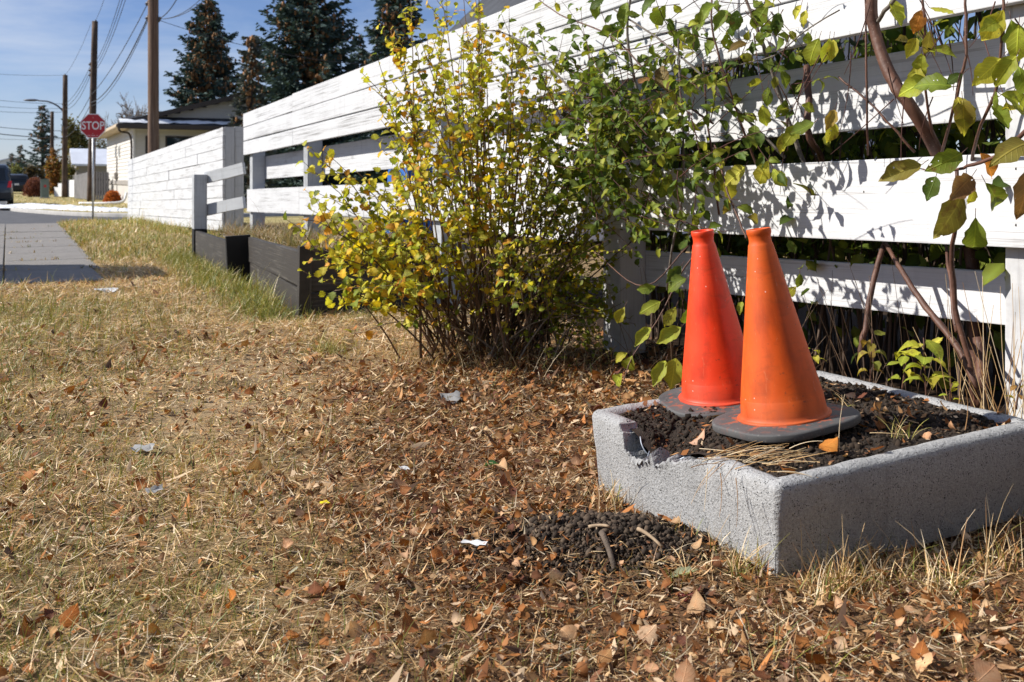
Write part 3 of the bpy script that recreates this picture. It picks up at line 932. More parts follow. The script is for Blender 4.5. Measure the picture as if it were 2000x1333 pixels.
# spilled heap on the ground in front of the broken side
n = 12500
hx = HEAP[0] + .03 + RNG.normal(0, .125, n); hy = HEAP[1] + RNG.normal(0, .078, n)
k = ~in_planter(hx, hy, -.01); hx, hy = hx[k], hy[k]; n = len(hx)
r = np.clip(np.exp(RNG.normal(math.log(.0019), .62, n)), .0009, .0085)
ga_ = Acc(); ga_.add(*grains(np.column_stack([hx, hy, gz(hx, hy) + r * .4 + RNG.uniform(0, .004, n)]), r, sc[RNG.integers(0, 4, n)] * 1.7))
sp = link('spilled_soil', ga_.mesh('spilled_soil', False), M['grain_v'])
tag(sp, 'heap of dark crumbly soil spilled on the ground beside the planter', 'soil', kind='stuff')

# ================================================================== TRAFFIC CONES
def cone_mat(name, col, fade, rough):
    m, nt, b, o = mat(name)
    v = objvec(nt, False)
    f = noise(nt, v, 6, 5); g = noise(nt, mapped(nt, v, (1, 1, .35)), 22, 4); s = noise(nt, v, 75, 3)
    c = mixc(nt, ramp(nt, f, [(.35, 0.0), (.75, .9)]), col, fade)
    c = mixc(nt, ramp(nt, g, [(.48, 0.0), (.70, .55)]), c, tuple(q * .42 for q in col))
    sm = noise(nt, mapped(nt, v, (3, 3, 9)), 5.0, 6, .7, 1.2)
    c = mixc(nt, ramp(nt, sm, [(.52, 0.0), (.72, .32)]), c, (.26, .05, .012))
    scr = noise(nt, mapped(nt, v, (40, 40, 4)), 4.0, 4, .6, .8)
    c = mixc(nt, ramp(nt, scr, [(.64, 0.0), (.72, .35)]), c, (.70, .30, .16))
    c = mixc(nt, ramp(nt, s, [(.66, 0.0), (.74, .5)]), c, (.06, .035, .03))
    vo = N(nt, 'ShaderNodeTexVoronoi', Scale=34.0); nt.links.new(v, vo.inputs['Vector'])
    c = mixc(nt, ramp(nt, vo.outputs['Distance'], [(.035, .7), (.06, 0.0)]), c, (.75, .70, .65))
    # dust towards the foot
    sx = nt.nodes.new('ShaderNodeSeparateXYZ'); nt.links.new(v, sx.inputs[0])
    dz = nt.nodes.new('ShaderNodeMath'); dz.operation = 'ADD'; nt.links.new(sx.outputs['Z'], dz.inputs[0])
    mz = nt.nodes.new('ShaderNodeMath'); mz.operation = 'MULTIPLY'; mz.inputs[1].default_value = .10; nt.links.new(g, mz.inputs[0]); nt.links.new(mz.outputs[0], dz.inputs[1])
    c = mixc(nt, ramp(nt, dz.outputs[0], [(.06, .35), (.115, 0.0)]), c, (.16, .10, .075))
    nt.links.new(c, b.inputs['Base Color'])
    rr = ramp(nt, f, [(.3, rough), (.7, rough + .22)])
    nt.links.new(rr, b.inputs['Roughness'])
    b.inputs['Specular IOR Level'].default_value = .45
    b.inputs['Subsurface Weight'].default_value = .05
    b.inputs['Subsurface Radius'].default_value = (.02, .006, .002)
    b.inputs['Subsurface Scale'].default_value = .3
    bump(nt, b, g, .06, .004)
    return m
M['cone_red'] = cone_mat('red_orange_plastic', (.80, .052, .010), (.86, .075, .016), .38)
M['cone_orange'] = cone_mat('faded_orange_plastic', (.66, .085, .004), (.72, .125, .007), .48)
m, nt, b, o = mat('black_rubber')
v = objvec(nt); f = noise(nt, v, 9, 5); s = noise(nt, v, 140, 3)
c = ramp(nt, f, [(.3, (.050, .051, .054)), (.7, (.105, .104, .104))])
c = mixc(nt, ramp(nt, s, [(.60, 0.0), (.70, .5)]), c, (.20, .19, .18))
# orange scuffs near the middle of the plate
ge = nt.nodes.new('ShaderNodeVectorMath'); ge.operation = 'LENGTH'; tcx = nt.nodes.new('ShaderNodeTexCoord'); nt.links.new(tcx.outputs['Object'], ge.inputs[0])
o1 = ramp(nt, ge.outputs['Value'], [(.105, 1.0), (.150, 0.0)])
o2 = ramp(nt, noise(nt, v, 46, 3), [(.54, 0.0), (.60, .8)])
mm = nt.nodes.new('ShaderNodeMath'); mm.operation = 'MULTIPLY'; nt.links.new(o1, mm.inputs[0]); nt.links.new(o2, mm.inputs[1])
c = mixc(nt, mm.outputs[0], c, (.42, .09, .03))
nt.links.new(c, b.inputs['Base Color']); b.inputs['Roughness'].default_value = .72; bump(nt, b, s, .15, .002)
M['rubber'] = m

def traffic_cone(px, py, d, matl, tilt, spin, label, hscale=1.0, r_top=.026, r_bot=.091, H=.435):
    root = thing('traffic_cone', P(px, py, d), label, 'traffic cone')
    rot = Matrix.Rotation(tilt[0], 4, 'Y') @ Matrix.Rotation(tilt[1], 4, 'X')
    root.rotation_euler = rot.to_euler()
    base = Matrix.Translation(root.location) @ rot
    # rubber plate: rounded square, softly bevelled
    bm = bmesh.new(); ring = []
    n = 72
    half, rad = .140, .098
    prof = [(.0, -.020), (.002, -.0185), (.003, -.0165), (.003, -.0060), (.0022, -.0040), (-.0005, -.0022), (-.0015, -.0020), (-.055, .0010), (-.09, .003)]
    corners = [(half - rad, half - rad), (-(half - rad), half - rad), (-(half - rad), -(half - rad)), (half - rad, -(half - rad))]
    pts = []
    for ci, (cx, cy) in enumerate(corners):
        for k in range(n // 4):
            th = ci * math.pi / 2 + (k / (n // 4 - 1)) * math.pi / 2
            pts.append((cx, cy, math.cos(th), math.sin(th)))
    for off, z in prof:
        ring.append([bm.verts.new((cx + c_ * max(.002, rad + off), cy + s_ * max(.002, rad + off), z + .020)) for cx, cy, c_, s_ in pts])
    for a, c in zip(ring, ring[1:]):
        for i in range(n): bm.faces.new((a[i], a[(i + 1) % n], c[(i + 1) % n], c[i]))
    bm.faces.new(ring[-1]); bm.faces.new(ring[0][::-1])
    link('base_plate', bm_mesh('base_plate', bm, True), M['rubber'], root, base @ Matrix.Rotation(spin, 4, 'Z'))
    # plastic body
    prof = [(r_bot + .0095, .0205), (r_bot + .0095, .0235), (r_bot + .0085, .0243), (r_bot + .0040, .0250), (r_bot + .0020, .0275), (r_bot + .0004, .034), (r_bot - .0028, .066), (r_bot - .0031, .0665), (r_bot - .0034, .0675)]
    n_s = 12
    for k in range(1, n_s + 1):
        q = k / n_s; prof.append((r_bot - .0034 + (r_top + .0012 - (r_bot - .0034)) * q, .0675 + (H - .052 - .0675) * q))
    hh = H - .052
    prof += [(r_top + .0004, hh + .0022), (r_top - .0014, hh + .006), (r_top - .0019, hh + .012), (r_top - .0014, hh + .019), (r_top - .0005, hh + .0235), (r_top + .0008, hh + .026), (r_top + .0010, hh + .034), (r_top + .0000, hh + .0365), (r_top - .002, hh + .0368), (r_top - .0042, hh + .034), (r_top - .005, hh + .0), (r_top + .012, hh - .10), (r_bot - .02, .08)]
    ns = 96; bm = bmesh.new(); rows = []
    for r_, z_ in prof:
        rows.append([bm.verts.new((r_ * math.cos(2 * math.pi * k / ns), r_ * math.sin(2 * math.pi * k / ns), z_)) for k in range(ns)])
    for a, c in zip(rows, rows[1:]):
        for i in range(ns): bm.faces.new((a[i], a[(i + 1) % ns], c[(i + 1) % ns], c[i]))
    link('cone_body', bm_mesh('cone_body', bm, True), matl, root, base)
    return root
traffic_cone(1534, 829, 2.205, M['cone_orange'], (math.radians(-7.5), math.radians(-1.5)), math.radians(24), 'faded orange traffic cone on black rubber base, the nearer of the two', H=.452, r_top=.0262, r_bot=.0925)
traffic_cone(1408, 788, 2.47, M['cone_red'], (math.radians(-6.5), math.radians(2.0)), math.radians(8), 'bright red orange traffic cone standing behind the faded orange one', H=.448, r_top=.0270, r_bot=.0925)

# ================================================================== FENCES
FS = 2.45                                    # street face of the near fence's posts
nf = thing('board_fence', S(1000, 600, FS), 'long weathered white board fence behind the bushes, wide horizontal boards', 'fence')
def fence_board(px0, py0, px1, py1, h_px0, s_front, th=.038, matl='white', h=None, warp=.004):
    """top edge runs (px0,py0)-(px1,py1); h is the board's height"""
    a = S(px0, py0, s_front); b = S(px1, py1, s_front)
    off = Vector((V[0], V[1], 0)) * th / 2
    dz = Vector((0, 0, -h / 2))
    return beam('board', nf, a + off + dz, b + off + dz, h, th, M[matl], .004, warp, 14, seed=int(px0 * 7 + py0))
def zline(pts, s):
    """board line given in picture points -> function px -> z"""
    q = [(S(px, py, s)) for px, py in pts]
    t = [to_t(p.x, p.y) for p in q]; z = [p.z for p in q]
    return t, z
SF = FS - .040
SB = FS + .142
def run_board(t0, t1, top, bot, s, matl, th=.038, warp=.003, gap=.003, seed=0):
    """board between street distances t0..t1; top / bot are line functions z(t)"""
    za0, za1, zb0, zb1 = top(t0), top(t1), bot(t0), bot(t1)
    h = ((za0 - zb0) + (za1 - zb1)) / 2
    x0, y0 = ts(t0 + gap, s + th / 2); x1, y1 = ts(t1 - gap, s + th / 2)
    return beam('board', nf, (x0, y0, (za0 + zb0) / 2), (x1, y1, (za1 + zb1) / 2), h, th, M[matl], .004, warp, 14, seed=seed)
def lf(pts, s):
    t, z = zline(pts, s)
    c = np.polyfit(t, z, 1)
    return lambda q: float(np.polyval(c, q))
def tpx(px, s=FS):
    p = S(px, 352, s); return to_t(p.x, p.y)
# measured edges of each board row
E_top = lf([(480, 369.5), (797, 359), (1330, 326), (1984, 298)], SF); E_bot = lf([(485, 413), (797, 432.5), (1330, 455), (1984, 478)], SF)
C_bot = lf([(476, 303.5), (761, 246), (1400, 122), (1984, 4)], SF)
C_g23 = lf([(476, 276.5), (755, 203), (1030, 135), (1240, 81)], SF)
C_g12 = lf([(475, 249.5), (737, 164), (970, 93), (1222, 9)], SF)
C_top = lf([(473, 227), (569, 180.5), (821, 87.5)], SF)
D_top = lf([(513, 305), (584, 296), (1408, 156), (1984, 64)], SB); D_bot = lf([(515, 350), (585, 345.5), (764, 329.6), (1400, 280), (1980, 228)], SB)
F_top = lf([(1266, 487.6), (1550, 508), (1970, 532)], SB); F_bot = lf([(1300, 566), (1560, 582), (1965, 640)], SB)
def shift(f, d): return lambda q: f(q) + d
tl, tr = tpx(475, SF), -2.5
tj = tpx(571, SF)
joints_top = [tl, tj, tpx(905, SF), 2.9, -.4, tr]
for i in range(len(joints_top) - 1):
    b0, a0 = joints_top[i], joints_top[i + 1]
    mt = 'white_worn' if i < 3 else 'white'
    run_board(a0, b0, C_top, shift(C_g12, .004), SF, mt, seed=i)
    run_board(a0, b0, shift(C_g12, -.004), shift(C_g23, .005), SF, mt, seed=20 + i)
    run_board(a0, b0, shift(C_g23, -.006), C_bot, SF, mt, seed=40 + i)
je = [tpx(482, SF), tpx(584, SF), tpx(860, SF), 1.55, -.9, tr]
for i in range(len(je) - 1):
    run_board(je[i + 1], je[i], E_top, E_bot, SF, 'white_worn' if i < 2 else 'white', seed=60 + i)
jd = [tpx(498, SB) + .2, tpx(845, SB), tpx(1182, SB), tr]
for i in range(len(jd) - 1):
    run_board(jd[i + 1], jd[i], D_top, D_bot, SB, 'white_worn' if i < 1 else 'white', seed=80 + i)
run_board(.5, tpx(1190, SB), F_top, F_bot, SB, 'white', seed=90)
run_board(-2.5, .5, F_top, F_bot, SB, 'white', seed=91)
for k, (px, extra) in enumerate([(488, 0), (593, 0), (845, 0), (1178, 0), (1962, 0), (3600, 0)]):
    t = tpx(px, FS) if px < 3000 else -1.6
    x, y = ts(t - .07, FS + .07)
    zt = C_top(t) - .02 if px != 488 else C_bot(t) + .30
    zb = gzf(x, y) - .1
    beam('post', nf, (x, y, zb), (x, y, zt), .14, .14, M['white_post'] if px < 1100 else M['white'], .005, .002, 6, up=(V[0], V[1], 0), seed=k)
# nail heads in the wide board
ba = []
m, nt, b, o = mat('nail'); b.inputs['Base Color'].default_value = (.05, .045, .04, 1); b.inputs['Roughness'].default_value = .6; M['nail'] = m
for (px, py) in [(1613, 339), (1688, 375), (1985, 330), (1985, 440), (1180, 395), (1172, 440), (852, 375), (850, 420)]:
    p = S(px, py, SF - .001)
    bm = bmesh.new(); bmesh.ops.create_uvsphere(bm, u_segments=8, v_segments=5, radius=.004)
    for v_ in bm.verts: v_.co.y *= .4
    link('nail', bm_mesh('nail', bm, True), M['nail'], nf, Matrix.Translation(p))

# ---- low railing between the end of the board fence and the retaining wall
rl = thing('low_railing', (RW[2][0], RW[2][1], -.13), 'short pale grey railing with two rails and a post painted black at its foot', 'railing')
def rw_pt(i, ds=0, dt=0, z=0):
    return Vector((RW[i][0] + V[0] * ds + U[0] * dt, RW[i][1] + V[1] * ds + U[1] * dt, z))
pp = rw_pt(2, .07, .08)
beam('post', rl, (pp.x, pp.y, .178), (pp.x, pp.y, .815), .15, .15, M['white_post'], .006, .002, 4, up=(V[0], V[1], 0))
beam('post_foot', rl, (pp.x, pp.y, -.3), (pp.x, pp.y, .177), .151, .151, M['black_paint'], .004, .002, 4, up=(V[0], V[1], 0))
ex, ey = ts(tpx(478, SF) + .07, SF + .01)
for (z0, z1, h) in ((.775, .885, .135), (.395, .495, .135)):
    a = Vector((pp.x + V[0] * .075, pp.y + V[1] * .075, z0)); e = Vector((ex, ey, z1))
    beam('rail', rl, a, e, h, .04, M['white_post'], .004, .003, 6, seed=int(h * z0 * 999))

# ---- far fence: solid white boards
ff = thing('solid_board_fence', (*ts(16, 3.3), -.2), 'solid white board fence of stacked planks nearest the stop sign', 'fence')
A0 = P(437, 248, 16.2); A1 = P(437, 452, 16.2); B0 = P(251, 313.5, 28.4); B1 = P(251, 431, 28.4)
nb = 9
rr = random.Random(3)
hf = [0, .085, .20, .315, .435, .56, .68, .80, .90, 1.0]
for i in range(nb):
    cuts = [0] + sorted(rr.uniform(.12, .9) for _ in range(rr.choice([2, 3]))) + [1]
    for c0, c1 in zip(cuts, cuts[1:]):
        def edge(q, f):
            top = A0 + (B0 - A0) * q; bot = A1 + (B1 - A1) * q
            return top + (bot - top) * f
        f0 = (hf[i] + hf[i + 1]) / 2
        a, e = edge(c0, f0), edge(c1, f0)
        h = ((edge(c0, hf[i]) - edge(c0, hf[i + 1])).length + (edge(c1, hf[i]) - edge(c1, hf[i + 1])).length) / 2 - .006
        jit = rr.uniform(-.008, .008); off = Vector((V[0], V[1], 0)) * jit
        d = (e - a).normalized() * .006
        beam('board', ff, a + d + off, e - d + off, h, .04, M['white_worn'], .004, .005, 8, seed=rr.randrange(9999))
for q in (0.0, .33, .66, 1.0):
    p = A0 + (B0 - A0) * q; b_ = A1 + (B1 - A1) * q
    o_ = Vector((V[0], V[1], 0)) * (.10) + (Vector((U[0], U[1], 0)) * .08 if q == 0 else Vector((0, 0, 0)))
    beam('post', ff, (b_.x + o_.x, b_.y + o_.y, b_.z - .3), (p.x + o_.x, p.y + o_.y, p.z + .0), .15, .15, M['white_post'], .005, .002, 4, up=(V[0], V[1], 0))
p = A0; o_ = Vector((V[0], V[1], 0)) * .255 + Vector((U[0], U[1], 0)) * .05
beam('end_board', ff, (A1.x + o_.x, A1.y + o_.y, A1.z - .3), (p.x + o_.x, p.y + o_.y, p.z + .01), .145, .05, M['white_post'], .005, .002, 4, up=(V[0], V[1], 0))

# ================================================================== RETAINING WALL
rw = thing('retaining_wall', (RW[0][0], RW[0][1], -.06), 'low dark stained timber retaining wall with leaning end planks', 'retaining wall')
def tz(i): return [.346, .2526, .183][i]
def gzr(i): return gzf(*RW[i])
Uv = Vector((U[0], U[1], 0)); Vv = Vector((V[0], V[1], 0))
C0, C1, C2 = [Vector((x, y, 0)) for x, y in RW]
def plank(a, b, z0a, z1a, z0b, z1b, th=.045, matl='black_wood', seed=0):
    h = ((z1a - z0a) + (z1b - z0b)) / 2
    beam('plank', rw, Vector((a.x, a.y, (z0a + z1a) / 2)), Vector((b.x, b.y, (z0b + z1b) / 2)), h, th, M[matl], .005, .004, 8, seed=seed)
o1 = Vv * .03
e01 = (C1 - C0).normalized()
C1j = C1 + Vv * .15 - Uv * .10
plank(C0 + o1 + e01 * .05, C1j + o1 - e01 * .02, .085, .325, .045, .235, seed=1)
plank(C0 + o1 * 1.2 + e01 * .05, C1j + o1 * 1.2 - e01 * .02, -.14, .079, -.18, .039, seed=2)
e12 = (C2 - C1).normalized()
plank(C1 + o1 + e12 * .06, C2 + o1 - e12 * .02, -.06, .215, -.09, .150, seed=3)
plank(C1 + o1 * 1.2 + e12 * .06, C2 + o1 * 1.2 - e12 * .02, -.3, -.066, -.33, -.096, seed=4)
# the shaded front return towards the fence
plank(C0 + Vv * .045, C0 + Vv * .95, .075, .335, .09, .345, seed=5)
plank(C0 + Vv * .045 + Uv * .005, C0 + Vv * .95 + Uv * .005, -.16, .069, -.14, .084, seed=6)
# upright end planks
beam('end_plank', rw, C0 - Uv * .015 + Vector((0, 0, -.17)) + Vv * .005, C0 - Uv * .015 + Vv * .012 + Vector((0, 0, .355)), .05, .075, M['black_wood'], .005, .002, 4, up=(U[0], U[1], 0), seed=8)
beam('end_plank', rw, C1 - Uv * .06 + Vv * .10 + Vector((0, 0, -.22)), C1 - Uv * .06 + Vv * .075 + Vector((0, 0, .262)), .05, .215, M['black_paint'], .005, .003, 4, up=(U[0], U[1], 0), seed=9)
# soil bed held by the wall
bm = bmesh.new(); rows = []
for q in np.linspace(0, 1, 30):
    t = T_RW0 + .03 + q * (T_RW1 - T_RW0 - .1)
    s0 = float(rw_s(t)) + .24
    row = []
    for w in np.linspace(0, 1, 10):
        s = s0 + (3.3 - s0) * w; x, y = ts(t, s)
        z = np.interp(q, [0, .5, 1], [.27, .19, .12]) + .05 * w + (float(vnoise(x * 5, y * 5)) - .5) * .05
        row.append(bm.verts.new((x, y, z)))
    rows.append(row)
for a, c in zip(rows, rows[1:]):
    for i in range(9): bm.faces.new((a[i], a[i + 1], c[i + 1], c[i]))
M['bed_soil'] = simple('bed_soil', (.13, .095, .055), .95, .45, 12, bumpy=.6)
bed = link('planting_bed', bm_mesh('planting_bed', bm, True), M['bed_soil']); tag(bed, kind='structure')
ba_ = Acc()
n = 5200
t = RNG.uniform(T_RW0 + .05, T_RW1 - .1, n); s = rw_s(t) + .24 + RNG.random(n) ** 1.3 * .7
x = t * U[0] + s * V[0]; y = t * U[1] + s * V[1]
q = (t - T_RW0) / (T_RW1 - T_RW0)
z = np.interp(q, [0, .5, 1], [.27, .19, .12]) + .02
c, isg = blade_cols(np.clip(.1 + .5 * vnoise(x * 2, y * 2), 0, 1))
ba_.add(*blades(x, y, z, RNG.uniform(0, 6.28, n), .11 * np.exp(RNG.normal(0, .4, n)), np.abs(RNG.normal(.8, .4, n)), RNG.uniform(0, 1, n), np.full(n, .005), c * .62, 3))
bg = link('bed_grass', ba_.mesh('bed_grass'), M['blade']); tag(bg, 'dry grass and weeds on the bed behind the dark retaining wall', 'weeds', kind='stuff')
# ================================================================== LEAVES
def leaf_shape(kind, nseg=6, fold=.25, curl=.5, droop=0.0, wid=.5, seed=0, ragged=0.0):
    """unit leaf: runs along +x from 0 to 1, normal +z. returns verts, tris, colour factors"""
    r = random.Random(seed)
    if kind == 'lobed':
        us = [0, .10, .22, .34, .46, .60, .74, .88, 1.0]
        ws = [.06, .62, .98, .72, 1.0, .62, .66, .34, .0]
    elif kind == 'ovate':
        us = list(np.linspace(0, 1, nseg + 1)); ws = [max(0.0, math.sin(math.pi * u ** .80) ** .85) * (1 if u < .8 else .75) if 0 < u < 1 else 0.0 for u in us]
        ws[0] = .04
    else:  # obovate
        us = list(np.linspace(0, .88, nseg)) + [1.0]; ws = [max(0.0, math.sin(math.pi * min(1, u * 1.06) ** 1.12) ** .8) if 0 < u < 1 else 0.0 for u in us]
        ws[0] = .04
    v, c = [], []
    x, z, a = 0.0, 0.0, droop
    pu = 0
    for u, w in zip(us, ws):
        du = u - pu; pu = u
        x += math.cos(a) * du; z += math.sin(a) * du; a -= curl * du
        hw = w * wid * .5
        rg1 = 1 + r.uniform(-ragged, ragged) ; rg2 = 1 + r.uniform(-ragged, ragged)
        ed = .86 + r.uniform(-.12, .1)
        wave = r.uniform(-.03, .03)
        v += [(x, -hw * rg1, z + fold * hw + wave), (x, 0, z), (x, hw * rg2, z + fold * hw - wave)]
        c += [(ed, ed * .97, ed * .9), (1.25, 1.25, 1.2), (ed, ed * .95, ed * .9)]
    f = []
    for i in range(len(us) - 1):
        k = i * 3
        f += [(k, k + 3, k + 1), (k + 1, k + 3, k + 4), (k + 1, k + 4, k + 2), (k + 2, k + 4, k + 5)]
    return np.array(v), np.array(f), np.array(c)

def frames(d, nrm_hint):
    """rotation matrices (N,3,3), columns x=d, z near hint"""
    d = d / np.linalg.norm(d, axis=1, keepdims=True)
    y = np.cross(nrm_hint, d); ln = np.linalg.norm(y, axis=1, keepdims=True); y = np.where(ln < 1e-3, np.array([[0., 1, 0]]), y / np.maximum(ln, 1e-6))
    z = np.cross(d, y)
    return np.stack([d, y, z], -1)

def leaf_mass(shapes, pos, rot, size, cols):
    acc = Acc(); n = len(pos)
    pick = RNG.integers(0, len(shapes), n)
    for k, (v, f, c) in enumerate(shapes):
        i = np.where(pick == k)[0]
        if not len(i): continue
        w = np.einsum('nij,vj->nvi', rot[i], v) * size[i][:, None, None] + pos[i][:, None]
        ff = (np.arange(len(i))[:, None, None] * len(v) + f[None]).reshape(-1, 3)
        cc = cols[i][:, None] * c[None]
        acc.add(w.reshape(-1, 3), ff, cc.reshape(-1, 3))
    return acc

def leaf_meshes(name, shapes):
    return [np_mesh(name, v, f, c, True) for v, f, c in shapes]

def leaf_objs(name, meshes, pos, rot, size, cols, matl, parent=None):
    out = []
    for i in range(len(pos)):
        me = meshes[random.randrange(len(meshes))]
        mm = Matrix([list(rot[i][0]) + [pos[i][0]], list(rot[i][1]) + [pos[i][1]], list(rot[i][2]) + [pos[i][2]], [0, 0, 0, 1]])
        mm = mm @ Matrix.Diagonal((size[i], size[i], size[i], 1))
        o = link(name, me, matl, parent, mm)
        o.color = (*[float(q) for q in cols[i]], 1)
        out.append(o)
    return out

to_cam = lambda p: np.array([0, 0, CAM_H]) - p

# ================================================================== YELLOWING SHRUB
SH = np.array([-.10, 4.42]); SHZ = gzf(*SH)
shrub = thing('shrub', (SH[0], SH[1], SHZ), 'large twiggy shrub with small lobed yellow green leaves in front of the fence', 'shrub')
tips = [(600, 290, 4.2), (588, 372, 4.15), (640, 300, 4.3), (725, 140, 4.3), (750, 105, 4.4), (735, 250, 4.2), (800, 180, 4.4), (850, 10, 4.5), (862, -30, 4.5), (935, -30, 4.6), (885, 60, 4.4), (815, 120, 4.4), (985, 40, 4.7), (828, 70, 4.3), (875, 25, 4.5),
        (905, -40, 4.6), (910, 90, 4.3), (945, 20, 4.5), (965, 70, 4.6), (1000, 120, 4.6), (1035, 95, 4.7), (1085, 130, 4.6), (1120, 165, 4.6), (1060, 210, 4.4), (1150, 230, 4.5),
        (1180, 300, 4.5), (1225, 330, 4.6), (1205, 410, 4.5), (590, 440, 4.0), (640, 525, 3.95), (618, 560, 4.0), (690, 590, 3.95), (705, 470, 4.0), (660, 420, 4.1), (1150, 470, 4.3),
        (1185, 560, 4.4), (1110, 600, 4.2), (780, 330, 4.1), (840, 250, 4.15), (900, 200, 4.1), (960, 250, 4.1), (1010, 300, 4.1), (860, 380, 3.95), (740, 560, 3.9), (1040, 420, 4.0),
        (1100, 330, 4.2), (980, 150, 4.4), (930, 330, 4.0), (820, 460, 3.9), (1060, 520, 4.0), (1000, 560, 4.0), (1130, 400, 4.4), (1200, 480, 4.6), (1170, 640, 4.5), (1120, 650, 4.3), (1060, 600, 4.1), (605, 480, 4.05), (650, 560, 4.0), (598, 525, 3.95), (640, 605, 3.9), (585, 495, 4.0), (700, 640, 3.9), (560, 450, 4.1), (690, 545, 3.9), (1230, 250, 4.7), (1090, 470, 4.2), (1220, 550, 4.7), (1190, 600, 4.6), (1160, 520, 4.5), (1225, 610, 4.7), (1185, 670, 4.5), (1230, 500, 4.75), (1130, 560, 4.3), (660, 500, 4.0), (720, 420, 4.0), (630, 470, 4.1), (680, 380, 4.15), (750, 500, 3.95), (800, 540, 3.95), (700, 330, 4.3), (770, 420, 4.1), (880, 140, 4.4), (950, 450, 3.9)]
rs = random.Random(21)
stems = []
for (px, py, d) in tips:
    reps = 2 if py < 420 else 1
    if px > 1050 and py > 250: reps = 3
    for k in range(reps):
        jx, jy = (rs.gauss(0, 8), rs.gauss(0, 8)) if k == 0 else (rs.gauss(0, 46), rs.gauss(0, 46) + 20)
        tip = np.array(tuple(P(px + jx, py + jy, d + rs.gauss(0, .14))))
        base = np.array([SH[0] + rs.gauss(0, .13) + .20 * (tip[0] - SH[0]), SH[1] + rs.gauss(0, .13), SHZ + .0])
        h = tip[2] - base[2]
        ctrl = base + (tip - base) * rs.uniform(.30, .45) + np.array([0, 0, .20 * h + .06]) + np.array([rs.gauss(0, .03), rs.gauss(0, .03), 0])
        if tip[2] < .6: ctrl[2] = base[2] + .25 + .5 * rs.random() * h
        stems.append(bez(base, ctrl, tip, 16))
# small inner stems, the thicket at the foot
for k in range(14):
    a = rs.uniform(0, 6.28); r_ = rs.uniform(.15, .55); h = rs.uniform(.3, .95)
    base = np.array([SH[0] + rs.gauss(.05, .13), SH[1] + rs.gauss(0, .12), SHZ])
    tip = base + np.array([math.cos(a) * r_ + .1, math.sin(a) * r_ * .6, h])
    stems.append(bez(base, base + (tip - base) * .4 + np.array([0, 0, .12]), tip, 12))
st = Acc(); lp, ld = [], []
for s_ in stems:
    n = len(s_); L = np.linalg.norm(np.diff(s_, axis=0), axis=1).sum()
    r0 = .0032 + .0024 * L * rs.uniform(.5, 1.1)
    wob = np.cumsum(RNG.normal(0, .006, (n, 3)), 0); wob -= np.linspace(0, 1, n)[:, None] * wob[-1] * .5
    s_ = s_ + wob * np.linspace(0, 1, n)[:, None]
    col = np.array([.15, .095, .062]) * rs.uniform(.5, 1.5) if rs.random() < .65 else np.array([.32, .265, .205]) * rs.uniform(.7, 1.1)
    v, f = tube(s_, np.linspace(r0, .0011, n), 5); st.add(v, f, np.broadcast_to(col, v.shape))
    tg = np.gradient(s_, axis=0)
    def leaves_on(path, k0, k1, cnt):
        for q in np.linspace(k0, k1, cnt):
            x_ = q * (len(path) - 1); i = min(int(x_), len(path) - 2); p = path[i] + (path[i + 1] - path[i]) * (x_ - i)
            d = path[min(i + 1, len(path) - 1)] - path[i]; d = d / (np.linalg.norm(d) + 1e-9)
            sd = np.array([rs.gauss(0, 1), rs.gauss(0, 1), rs.gauss(0, 1)]); sd -= d * sd.dot(d); sd /= np.linalg.norm(sd) + 1e-9
            lp.append(p); ld.append(d * rs.uniform(.2, .8) + sd + np.array([0, 0, -.15]))
    leaves_on(s_, (.46 if rs.random() < .48 else .20) + .22 * rs.random(), 1.0, int(5 + 7 * L))
    for k in range(int(2 + 4 * L)):
        q = rs.uniform(.42, .95); i = int(q * (n - 1))
        d = tg[i] / np.linalg.norm(tg[i]); sd = np.array([rs.gauss(0, 1), rs.gauss(0, 1), rs.gauss(0, .7)]); sd -= d * sd.dot(d); sd /= np.linalg.norm(sd)
        l = rs.uniform(.06, .24) * (1.25 - .6 * q)
        tw = bez(s_[i], s_[i] + (d * .7 + sd * .5) * l * .5, s_[i] + (d * .75 + sd * .6 + np.array([0, 0, .12])) * l, 6)
        v, f = tube(tw, np.linspace(.0017, .0008, 6), 4, False); st.add(v, f, np.broadcast_to(col * 1.1, v.shape))
        leaves_on(tw, .15, 1.0, int(3 + l * 26))
so = link('stems', st.mesh('stems', True), M['twig_v'], shrub); so['kind'] = 'stuff'
lp = np.array(lp); ld = np.array(ld)
n = len(lp)
pxs = 1000 + lp[:, 0] / lp[:, 1] * FPX; pys = 352 - (lp[:, 2] - CAM_H) / lp[:, 1] * FPX
hint = RNG.normal(0, .55, (n, 3)) + np.array([-.35, -.35, .75])
rot = frames(ld, hint)
size = RNG.uniform(.021, .041, n) * np.where((pxs > 1000) & (pys > 300), .72, 1.0) * np.where(pxs < 820, 1.06, 1.0)
YEL = np.array([[.66, .56, .035], [.58, .56, .045], [.48, .52, .05], [.72, .50, .04], [.60, .58, .09], [.40, .45, .045], [.62, .32, .04], [.52, .55, .06]])
GRN = np.array([[.20, .27, .035], [.27, .32, .04], [.15, .22, .032], [.33, .35, .045], [.42, .40, .05]])
gfac = np.clip((pxs - 930) / 260, 0, 1) * .55 + np.clip((pys - 330) / 300, 0, 1) * .22 + .22
isg = RNG.random(n) < gfac
cols = np.where(isg[:, None], GRN[RNG.integers(0, 5, n)], YEL[RNG.integers(0, 8, n)]) * RNG.uniform(.75, 1.2, (n, 1))
SHAPES = [leaf_shape('lobed', fold=.5 * random.random() + .15, curl=random.uniform(.2, 1.5), droop=random.uniform(0, .5), wid=random.uniform(.85, 1.05), seed=k, ragged=.12) for k in range(7)]
SM = leaf_meshes('leaf', SHAPES)
